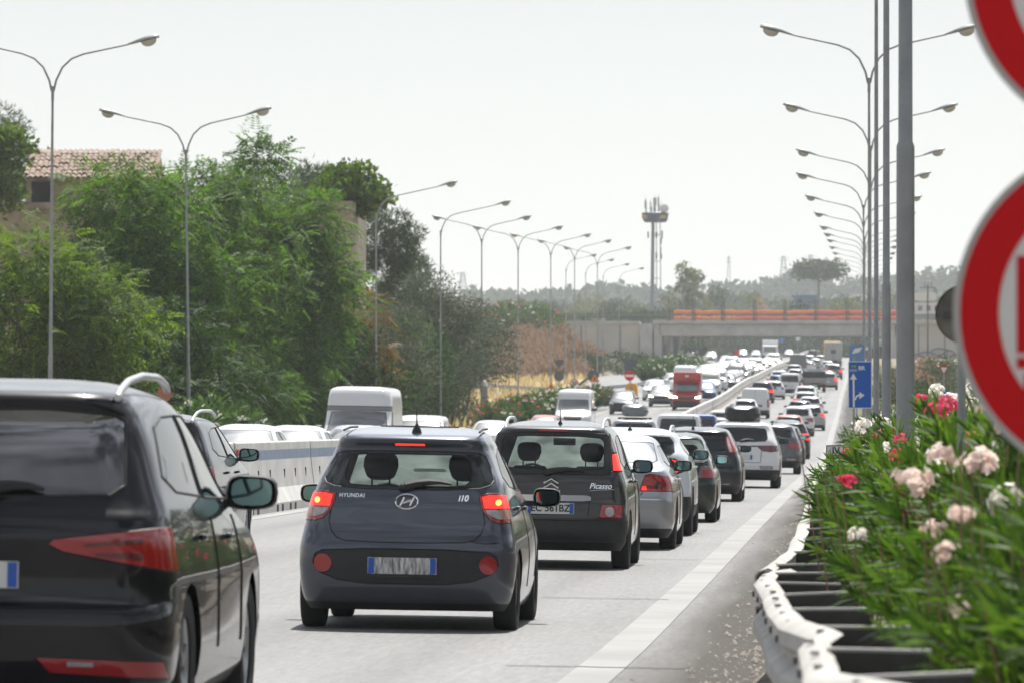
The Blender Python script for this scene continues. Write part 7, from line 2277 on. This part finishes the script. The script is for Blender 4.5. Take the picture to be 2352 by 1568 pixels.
hedge = [(1.30, 16.6, 'white', 5, 1.00), (0.98, 18.4, 'blush', 5, 0.86), (1.75, 19.0, 'white', 6, 1.02), (0.86, 20.6, 'blush', 5, 0.84), (1.7, 21.5, 'white', 7, 1.0), (0.92, 22.8, 'white', 6, 0.92), (1.85, 24.0, 'white', 7, 1.02),
         (0.78, 25.2, 'blush', 7, 0.94), (1.6, 26.6, 'pink', 7, 1.02), (0.72, 28.0, 'white', 8, 0.98), (1.5, 29.6, 'white', 7, 1.05), (0.66, 31.2, 'pink', 6, 0.98), (1.55, 33.0, 'white', 6, 1.06), (0.60, 34.6, 'pink', 8, 1.02), (1.5, 36.6, 'blush', 8, 1.08),
         (0.55, 38.6, 'pink', 7, 1.0), (1.5, 41.5, 'pink', 7, 1.1), (0.55, 44.0, 'white', 6, 1.02), (1.4, 47, 'white', 8, 1.1), (0.45, 50, 'pink', 6, 1.0), (1.3, 54, 'white', 7, 1.1), (0.35, 58, 'pink', 6, 0.98), (1.3, 63, 'white', 8, 1.1), (0.5, 70, 'white', 8, 1.0),
         (1.5, 78, 'white', 10, 1.1), (0.8, 88, 'pink', 8, 1.0), (1.8, 98, 'white', 12, 1.15), (2.2, 112, 'white', 12, 1.2), (1.6, 128, 'blush', 12, 1.1), (2.6, 145, 'white', 12, 1.2)]
pass
cnt = [0, 0]
for (X, d, c, nf, s) in hedge:
    row = 0 if X < 1.1 else 1
    X += 0.12 if d < 28 else 0.16
    cnt[row] += 1
    lab = 'oleander bush with %s flowers, %s from the camera in the %s row' % ({'white': 'white', 'pink': 'bright pink', 'blush': 'pale blush'}[c], WORD[cnt[row] - 1], ['rail-side', 'back'][row])
    oleander(X, d, c, int(nf * (1.5 if c == 'pink' else 3.4)), s, lab, GO, fs=1.12 if d < 40 else 1.35)
# brown dead stems sticking out of the near bushes
dm_ = MB()
for k in range(7):
    x, y = (k - 3) * 0.02, (k % 3) * 0.03
    dm_.tube([(x, y, 0), (x * 2.5, y * 2, 0.5), (x * 4.5, y * 2.5, 0.95 + 0.07 * k)], [0.006, 0.005, 0.003], 4)
dst = dm_.mesh('dry_weed', [mat("dry_stem", (0.26, 0.17, 0.09), 0.9)])
for i, (X, d, h) in enumerate([(0.28, 23.5, 1.05), (0.42, 20.0, 1.1), (0.05, 27.5, 0.95), (-0.02, 32, 1.0), (-0.1, 37, 0.95), (0.6, 18.0, 1.05)]):
    o = mobj('dry_weed', dst, None, (X, d, zroad(-0.6, d))); o.scale = (1.2, 1.2, h); o.rotation_euler = (0, 0, i * 1.1)
    tag(o, 'tuft of dry brown weed stalks behind the guardrail, %s from the camera' % ['third', 'second', 'fourth', 'fifth', 'sixth', 'first'][i], 'weed', 'dry weeds behind the guardrail')
# white oleander at the left, pink and white clumps by the outer lane, clump on the bank
OLF = [oleander_meshes(80 + i, 110, 9, 2.3, 1.7, 0.34, 0.075, LM_OLEFAR) for i in range(2)]
FFW = {'white': flower_mesh(90, M_FW, 0.15, 16), 'pink': flower_mesh(91, M_FP, 0.14, 16), 'blush': flower_mesh(92, M_FB, 0.14, 16)}
def far_oleander(X, d, color, nf, s, label, group, z=None):
    me, st, tips = OLF[ro_.randrange(2)]
    o = mobj('oleander_shrub', me, None, (X, d, (ZR(d) - 0.15) if z is None else z))
    o.rotation_euler = (0, 0, ro_.uniform(0, 6.28)); o.scale = (s, s, s)
    tag(o, label, 'shrub', group)
    for t in ro_.sample(tips, nf):
        f = mobj('flower', FFW[color if ro_.random() < 0.75 else 'white'], o, (t[0] * 1.03, t[1] * 1.03, t[2] * 1.02)); f.rotation_euler = (ro_.uniform(-0.4, 0.4), ro_.uniform(-0.4, 0.4), ro_.uniform(0, 6.28))
        q = ro_.uniform(0.6, 1.1) * (1 if s < 1.5 else 1.2) / math.sqrt(s); f.scale = (q, q, q)
for i, (px, d, s) in enumerate([(425, 192, 1.05), (480, 197, 1.12), (535, 203, 1.0)]):
    far_oleander(XofP(px, d), d, 'white', 26, s, ['white-flowering oleander left of the second lamp post', 'white-flowering oleander at the foot of the second lamp post', 'white-flowering oleander right of the second lamp post'][i], 'white oleanders by the second lamp post')
for i, (px, d, c, s) in enumerate([(1125, 330, 'pink', 1.0), (1155, 336, 'pink', 1.1), (1185, 344, 'pink', 1.15), (1215, 352, 'white', 1.2), (1245, 362, 'white', 1.25), (1272, 374, 'pink', 1.2), (1300, 390, 'white', 1.2), (1330, 402, 'white', 1.15), (1360, 408, 'pink', 1.15), (1385, 414, 'pink', 1.0)]):
    far_oleander(XofP(px, d), d, c, 28, s * 0.74, 'oleander with %s flowers by the outer oncoming lane, %s from the left' % ('pink' if c == 'pink' else 'mostly white', WORD[i]), 'oleanders beside the outer oncoming lane')
for i, (px, d, s) in enumerate([(1490, 560, 1.1), (1520, 580, 1.2), (1550, 600, 1.25), (1575, 620, 1.1), (1600, 640, 1.0)]):
    far_oleander(XofP(px, d), d, 'white', 22, s, 'white-flowering oleander below the bridge pier, %s from the left' % WORD[i], 'oleanders beside the slip road')
for i, (px, d, s) in enumerate([(1108, 800, 2.0), (1140, 804, 2.3), (1172, 808, 2.6), (1205, 812, 2.7), (1238, 818, 2.5), (1258, 824, 2.0)]):
    far_oleander(XofP(px, d), d, 'pink', 30, s, 'large dark pink-flowered oleander on top of the brown bank, %s from the left' % WORD[i], 'oleanders on the brown bank', z=ZofP(792 if i < 5 else 800, d))

# dry brown scrub covering the bank
rng = np.random.default_rng(33)
bl = [(rng.normal() * 0.9, rng.normal() * 0.9, 0.6 + rng.random() * 1.1, 0.9, 0.9, 0.7) for _ in range(9)]
p, u = blob_points(rng, bl, 900, 0.4)
v, f = leaf_quads(p, unit(u + rng.normal(size=u.shape) * 0.7 + np.array([0, 0, 0.5])), rng.normal(size=u.shape), 0.5 + 0.4 * rng.random(900), np.full(900, 0.16))
dry = raw_mesh('dry_shrub', v, f, LM_DRY)
for i in range(64):
    px = 1095 + 260 * ro_.random(); py = 785 + 92 * ro_.random()
    d = 795 - (py - 785) * 2.0
    if px > 1290 and py < 815: continue
    o = mobj('dry_shrub', dry, None, (XofP(px, d), d, ZofP(py + 14, d)))
    s = ro_.uniform(0.9, 1.5); o.scale = (s, s, s * 0.9); o.rotation_euler = (0, 0, ro_.uniform(0, 6.28))
    tag(o, 'dry brown scrub bush on the bank left of the bridge', 'shrub', 'dry scrub on the bank')
for i, (px, d, H, w, lm) in enumerate([(1345, 655, 2.4, 6, LM_FAR), (1385, 665, 2.0, 6, LM_OLIVE), (1420, 680, 2.8, 6, LM_FAR), (1455, 690, 2.2, 6, LM_DARK), (1315, 650, 1.8, 6, LM_DRY), (1500, 700, 2.4, 6, LM_FAR)]):
    tree('scrub_bush', 'low scrub at the foot of the grey retaining wall, %s from the left' % WORD[[1, 2, 3, 4, 0, 5][i]], XofP(px, d), d, H, w, 120 + i, lm, 'broad', 1200, 0.4, 0.12, 12, 0.8, 0.1, r0=0.05, cat='shrub', group='scrub under the retaining wall')
# bank mound under the scrub
vs, fs = [], []
for j in range(9):
    for i in range(13):
        px = 1040 + 330 * i / 12; t = j / 8
        d = 640 + 175 * t
        edge = min(1, max(0, (1350 - px) / 90))
        zz = ZR(d) - 0.3 + (ZofP(800, 810) - ZR(810)) * (t ** 1.2) * edge
        vs.append((XofP(px, 740), d, zz))
for j in range(8):
    for i in range(12):
        a = j * 13 + i
        fs.append((a, a + 1, a + 14, a + 13))
tag(mobj('bank', raw_mesh('bank', vs, fs, mat("bank_earth", (0.23, 0.16, 0.10), 0.95), smooth=True)), kind='structure')

# grasses along the straw field edge
rng = np.random.default_rng(44)
n = 5000
X = rng.uniform(-44, -22.5, n); D = rng.uniform(330, 640, n)
keep = X < np.where(D < 380, -22.5, -24.5 - (D - 380) / 260 * 6)
X, D = X[keep], D[keep]; n = len(X)
P = np.stack([X, D, np.array([ZR(q) for q in D]) - 0.1], axis=1)
v, f = leaf_quads(P, unit(np.array([0, 0, 1.0]) + rng.normal(size=(n, 3)) * 0.25), rng.normal(size=(n, 3)), 0.5 + 0.5 * rng.random(n), np.full(n, 0.20))
tag(mobj('grass', raw_mesh('grass', v, f, leaf_mat("straw_blade", (0.34, 0.26, 0.13), (0.58, 0.48, 0.28), 0.3, 0.8))), kind='stuff')
# weeds and low scrub on the right between the hedge and the far abutment
for i, (px, d, H, w, lm, lab) in enumerate([(2128, 95, 2.25, 0.30, LM_OLEFAR, 'tall light green reed-like shrub right of the thickest lamp pole'), (2240, 200, 2.0, 5, LM_OLEFAR, 'low pale green scrub right of the lamp poles'), (2150, 260, 2.0, 6, LM_DRY, 'dry yellow scrub in front of the far graffiti wall'), (2060, 300, 2.2, 4, LM_OLEFAR, 'green scrub just right of the lamp poles'), (2010, 240, 1.6, 2.2, LM_OLEFAR, 'light green bush under the blue direction sign')]):
    
    tree('scrub_bush', lab, XofP(px, d), d, H, w, 100 + i, lm, 'broad', 1500 if i else 150, 0.34, 0.08 if i else 0.035, 10, 0.6 if i else 0.22, 0.1 if i else 0.9, r0=0.04, cat='shrub')
for i, (X, d) in enumerate([(7.5, 44), (8.5, 62), (8.0, 84), (9.0, 112), (9, -32), (10, -48), (-26, -40), (-24, -62), (11, -75), (-18, -90)]):
    tree('roadside_tree', ('green roadside tree beyond the right verge, %s from the camera' if i < 4 else 'roadside tree behind the camera, number %s') % WORD[i], X, d, 6.5, 7.0, 150 + i, LM_DARK, 'broad', 3500, 0.34, 0.16, 18, 1.3, 0.6, r0=0.12, group='trees along the verges out of view')
for i, (px, d, H, w, lm) in enumerate([(2085, 420, 2.6, 7, LM_FAR), (2120, 450, 2.2, 8, LM_DRY), (2155, 480, 2.6, 8, LM_FAR), (2190, 440, 2.4, 8, LM_OLIVE), (2100, 560, 2.6, 9, LM_DRY), (2150, 600, 2.8, 9, LM_FAR), (2215, 520, 2.8, 9, LM_FAR), (2060, 480, 2.2, 6, LM_OLIVE)]):
    tree('scrub_bush', 'hazy roadside scrub right of the lamp poles below the graffiti wall, patch %s' % WORD[i], XofP(px, d), d, H, w, 170 + i, lm, 'broad', 1300, 0.42, 0.13, 12, 0.85, 0.1, r0=0.05, cat='shrub', group='scrub below the graffiti wall')
far_oleander(XofP(2062, 170), 170, 'white', 26, 1.0, 'white-flowering oleander between the lamp poles', 'oleander hedge behind the guardrail')

# ------------------------------------------------------------------ the far country
def far_tree(label, px, py_top, d, w, z, seed, lm=None, n=1500, group=None, name='far_tree', z0=None):
    H = ZofP(py_top, d) - z
    return tree(name, label, XofP(px, d), d, H, w, seed, lm or LM_FAR, 'broad', n, w * 0.075, w * 0.05, 22, w * 0.16, H * 0.15 if z0 is None else z0, r0=w * 0.03, base=z, group=group)
LM_FARL = leaf_mat("far_light_leaf", (0.055, 0.080, 0.025), (0.17, 0.18, 0.07), 0.3, 0.8, 0.1)
far_tree('rounded light green tree rising above the bridge, right of the telecom mast', 1582, 602, 1250, 9.5, 18, 201, LM_FARL, 2600)
far_tree('lower green tree tucked against the right of the mast', 1548, 640, 1255, 6.0, 18, 202, LM_FARL)
far_tree('dark umbrella pine beyond the bridge near the lamp poles', 1880, 627, 1500, 14, 24, 203, LM_PINE, 2600, z0=19)
for i, (px, py, d, w) in enumerate([(1655, 655, 1350, 10), (1705, 662, 1360, 9), (1745, 668, 1380, 8), (1800, 690, 1300, 12), (1840, 692, 1290, 10), (1930, 690, 1280, 10), (1965, 685, 1290, 11), (2040, 672, 1250, 7), (1280, 690, 1400, 9), (1330, 697, 1380, 9), (1405, 690, 1300, 10), (1440, 702, 1260, 8), (1480, 700, 1240, 9), (1620, 705, 1230, 8), (1230, 700, 1500, 16), (1350, 680, 1600, 14), (1110, 690, 1500, 12)]):
    far_tree('hazy green tree beyond the bridge parapet at the %s, %s planted there' % ('left' if px < 1500 else 'right', WORD[i]), px, py, d, w, 18 + (d - 1230) * 0.006, 210 + i, [LM_FAR, LM_FARL, LM_DRY][i % 3 if i < 3 else i % 2], 900, 'hazy trees beyond the bridge')
for i, (px, py) in enumerate([(1300, 728), (1345, 726), (1390, 722), (1425, 724), (1452, 722), (1476, 718), (1500, 722), (1530, 716)]):
    far_tree('low dark shrub on top of the retaining wall, %s from the left' % WORD[i], px, py - 6, 1058, 4.0, ZofP(738, 1058), 240 + i, LM_DARK, 500, 'shrubs on the retaining wall', 'wall_shrub')
# trees in view under the bridge
for i, (px, py, d, w) in enumerate([(1665, 742, 1230, 8), (1705, 745, 1240, 9), (1745, 748, 1250, 9), (1790, 748, 1240, 10), (1840, 746, 1260, 11), (1890, 745, 1250, 10), (1940, 742, 1235, 9), (1975, 742, 1225, 8), (1640, 745, 1210, 7), (1595, 742, 1180, 9), (1560, 745, 1170, 9)]):
    far_tree('dark tree in the gap under the bridge, %s along the gap' % WORD[i], px, py, d, w, ZR(d) - 1, 260 + i, LM_FAR, 900, 'trees seen under the bridge')
far_tree('grey-green bush in front of the left bridge pier', 1600, 790, 960, 6, ZR(960), 290, LM_FAR, 900)
far_tree('brownish bush at the left of the far carriageway', 1650, 800, 930, 4, ZR(930), 291, LM_OLIVE, 700)

# wooded ridges: far-off wood that reads as one mass
def ridge(name, d, prof, seed, m, blob=14, n=9000, depth=500):
    rng = np.random.default_rng(seed)
    xs = np.array([XofP(px, d) for px, _ in prof]); zs = np.array([ZofP(py, d) - blob * 0.36 for _, py in prof])
    vs, fs = [], []
    k = 60
    X = np.linspace(xs[0], xs[-1], k)
    for j, (dd, fz) in enumerate([(-depth, 0.25), (-depth * 0.5, 0.62), (0, 0.97), (depth * 0.6, 0.8)]):
        for x in X:
            vs.append((x, d + dd, np.interp(x, xs, zs) * fz - 3))
    for j in range(3):
        for i in range(k - 1):
            a = j * k + i
            fs.append((a, a + 1, a + k + 1, a + k))
    tag(mobj(name + '_hill', raw_mesh('hill', vs, fs, mat("wooded_hill", (0.045, 0.06, 0.03), 0.95), smooth=True)), kind='structure').name = 'hill'
    nb = 1500
    bx_ = rng.uniform(xs[0], xs[-1], nb); t = np.where(rng.random(nb) < 0.55, 1.0, rng.random(nb))
    by = d - depth * 0.9 * (1 - t ** 0.6)
    top = np.interp(bx_, xs, zs)
    hz2 = np.interp(by - d, [-depth, -depth * 0.5, 0], [0.25, 0.62, 0.97]) * top - 3
    r = blob * (0.35 + rng.random(nb) ** 2 * 0.6)
    blobs = np.stack([bx_, by, hz2 + r * 0.25, r * 1.3, r, r * 0.62], axis=1)
    p, u = blob_points(rng, [tuple(b) for b in blobs], n, 0.75)
    dirs = unit(u * 0.6 + rng.normal(size=u.shape))
    v, f = leaf_quads(p - dirs * blob * 0.12, dirs, rng.normal(size=u.shape), blob * (0.22 + 0.2 * rng.random(n)), blob * (0.16 + 0.12 * rng.random(n)))
    tag(mobj(name, raw_mesh(name, v, f, m)), kind='stuff')
ridge('far_wood', 2900, [(-900, 690), (500, 690), (960, 668), (1040, 672), (1100, 664), (1180, 668), (1260, 660), (1320, 664), (1370, 655), (1440, 648), (1500, 660), (1600, 655), (1680, 646), (1760, 640), (1820, 628), (1890, 632), (1960, 628), (2060, 628), (2150, 622), (2250, 612), (2400, 605), (3200, 640)], 301, LM_FAR, 13, 45000)
ridge('near_wood', 1900, [(-400, 722), (900, 705), (1000, 700), (1120, 690), (1220, 696), (1320, 684), (1420, 690), (1500, 686), (1600, 690), (1700, 675), (1800, 684), (1950, 676), (2100, 665), (2200, 668), (2600, 670)], 302, LM_FAR, 9, 40000, 350)

# far buildings and masts
def far_building(name, label, px0, px1, py0, py1, d, m, roof=None, windows=0):
    z0 = ZofP(py1, d); x0, x1 = XofP(px0, d), XofP(px1, d)
    r = tag(empty(name, ((x0 + x1) / 2, d, z0)), label, 'building')
    w = MB().box((0, 3, (ZofP(py0, d) - z0) / 2), (x1 - x0, 6, ZofP(py0, d) - z0)).build('wall', m, r)
    if roof:
        MB().box((0, 3, ZofP(py0, d) - z0 + 0.3), (x1 - x0 + 0.8, 6.8, 0.6)).build('roof', roof, r)
    for i in range(windows):
        MB().box((-(x1 - x0) / 2 + (i + 0.5) * (x1 - x0) / windows, -0.02, (ZofP(py0, d) - z0) * 0.5), ((x1 - x0) / windows * 0.5, 0.08, (ZofP(py0, d) - z0) * 0.4)).build('window', M_GLASS_D, w)
    return r
M_WB = mat("far_white_wall", (0.58, 0.57, 0.55), 0.9)
far_building('white_building', 'upper white building right of the lamp poles', 2098, 2148, 672, 690, 1400, M_WB)
far_building('white_building', 'long low white building with a row of windows right of the lamp poles', 2085, 2180, 695, 722, 1250, M_WB, None, 5)
far_building('blue_building', 'blue-roofed shed beyond the bridge parapet', 1822, 1875, 684, 700, 1290, mat("blue_shed", (0.14, 0.22, 0.36), 0.7), mat("blue_shed_roof", (0.10, 0.18, 0.33), 0.7), 2)
far_building('pale_house', 'pale house with a chimney at the far left of the bridge', 1062, 1145, 694, 722, 1150, mat("pinkish_wall", (0.46, 0.42, 0.40), 0.9), None, 2)
far_building('blue_canopy', 'low blue canopy in front of the pale house', 1064, 1126, 718, 732, 1120, mat("canopy_blue", (0.05, 0.13, 0.35), 0.6))
far_building('chimney_stack', 'stone chimney stack on the pale house', 1076, 1086, 683, 698, 1152, mat("pinkish_wall", (0.46, 0.42, 0.40), 0.9))
def lattice_mast(px, py0, py1, d, w, label):
    r = tag(empty('lattice_mast', (XofP(px, d), d, ZofP(py1, d))), label, 'mast')
    h = ZofP(py0, d) - ZofP(py1, d)
    b = MB()
    for s in (-1, 1):
        b.tube([(s * w / 2, 0, 0), (s * w * 0.15, 0, h)], w * 0.06, 4)
    k = 7
    for i in range(k):
        a, c = i / k, (i + 1) / k
        wa, wc = w / 2 * (1 - a * 0.7), w / 2 * (1 - c * 0.7)
        b.tube([(-wa, 0, h * a), (wc, 0, h * c)], w * 0.035, 3); b.tube([(wa, 0, h * a), (-wc, 0, h * c)], w * 0.035, 3)
    b.build('lattice', M_MAST, r)
    b = MB()
    for q in (0.8, 0.92):
        b.box((0, 0, h * q), (w * 1.5, w * 0.2, h * 0.012))
    b.build('crossarm', M_MAST, r)
lattice_mast(1674, 588, 662, 1900, 1.4, 'thin hazy lattice mast above the far trees right of the round tree')
lattice_mast(1063, 625, 668, 2600, 4.0, 'faint lattice pylon on the horizon at the far left')
lattice_mast(1800, 588, 640, 2800, 4.0, 'faint pylon on the horizon left of the umbrella pine')
lattice_mast(1862, 585, 635, 2800, 4.0, 'faint pylon on the horizon above the umbrella pine')
# electricity pole with insulators on the right
ep = tag(empty('power_pole', (XofP(2131, 700), 700, ZR(700))), 'dark electricity pole with curled insulators right of the lamp poles', 'power pole')
b = MB(); hgt = ZofP(655, 700) - ZR(700)
b.tube([(0, 0, 0), (0, 0, hgt)], 0.10, 6); b.build('mast', M_SBACK, ep)
MB().box((0, 0, hgt - 0.3), (2.0, 0.1, 0.1)).build('crossarm', M_SBACK, ep)
for s in (-0.3, 0.1, 0.5):
    MB().tube([(s, 0, hgt - 0.3), (s - 0.1, 0, hgt + 0.1), (s, 0, hgt + 0.35), (s + 0.1, 0, hgt + 0.2)], 0.04, 4).build('insulator', M_SBACK, ep)
# graffiti on the right wing wall, painted shapes a hair proud of the concrete
gr_ = tag(empty('graffiti', (bx(2130), BD, bz(822))), 'blue-grey painted graffiti on the right wing wall of the bridge', 'graffiti')
mg = mat("graffiti_paint", (0.12, 0.15, 0.22), 0.8)
b = MB()
for (cx, cz_, rx, rz_) in ((-0.6, 0, 2.4, 1.0), (2.8, 0.8, 2.0, 1.0), (1.5, -0.3, 1.4, 0.6)):
    pts = [(cx + rx * math.cos(a) * (1 + 0.15 * math.sin(3 * a)), -0.32, cz_ + rz_ * math.sin(a) * (1 + 0.2 * math.sin(2 * a + cx))) for a in [2 * math.pi * i / 22 for i in range(23)]]
    b.tube(pts, 0.16, 4)
b.tube([(-0.9, -0.32, -0.5), (-0.9, -0.32, 0.6)], 0.18, 4); b.tube([(-0.1, -0.32, -0.5), (0.0, -0.32, 0.7)], 0.18, 4); b.tube([(2.2, -0.32, 0.3), (3.4, -0.32, 1.3), (3.6, -0.32, 0.4)], 0.16, 4)
b.build('strokes', mg, gr_)

# ------------------------------------------------------------------ summer haze over the whole valley
hz_m = bpy.data.materials.new("haze_air"); hz_m.use_nodes = True
t = hz_m.node_tree
t.nodes.remove(t.nodes['Principled BSDF'])
pv = t.nodes.new("ShaderNodeVolumePrincipled")
pv.inputs['Color'].default_value = (0.90, 0.96, 1.0, 1)
pv.inputs['Density'].default_value = 0.00012
pv.inputs['Anisotropy'].default_value = 0.35
t.links.new(pv.outputs[0], t.nodes['Material Output'].inputs['Volume'])
hb = MB().box((0, 3200, 58), (6500, 6620, 122)).build('haze', hz_m)
hb['kind'] = 'stuff'
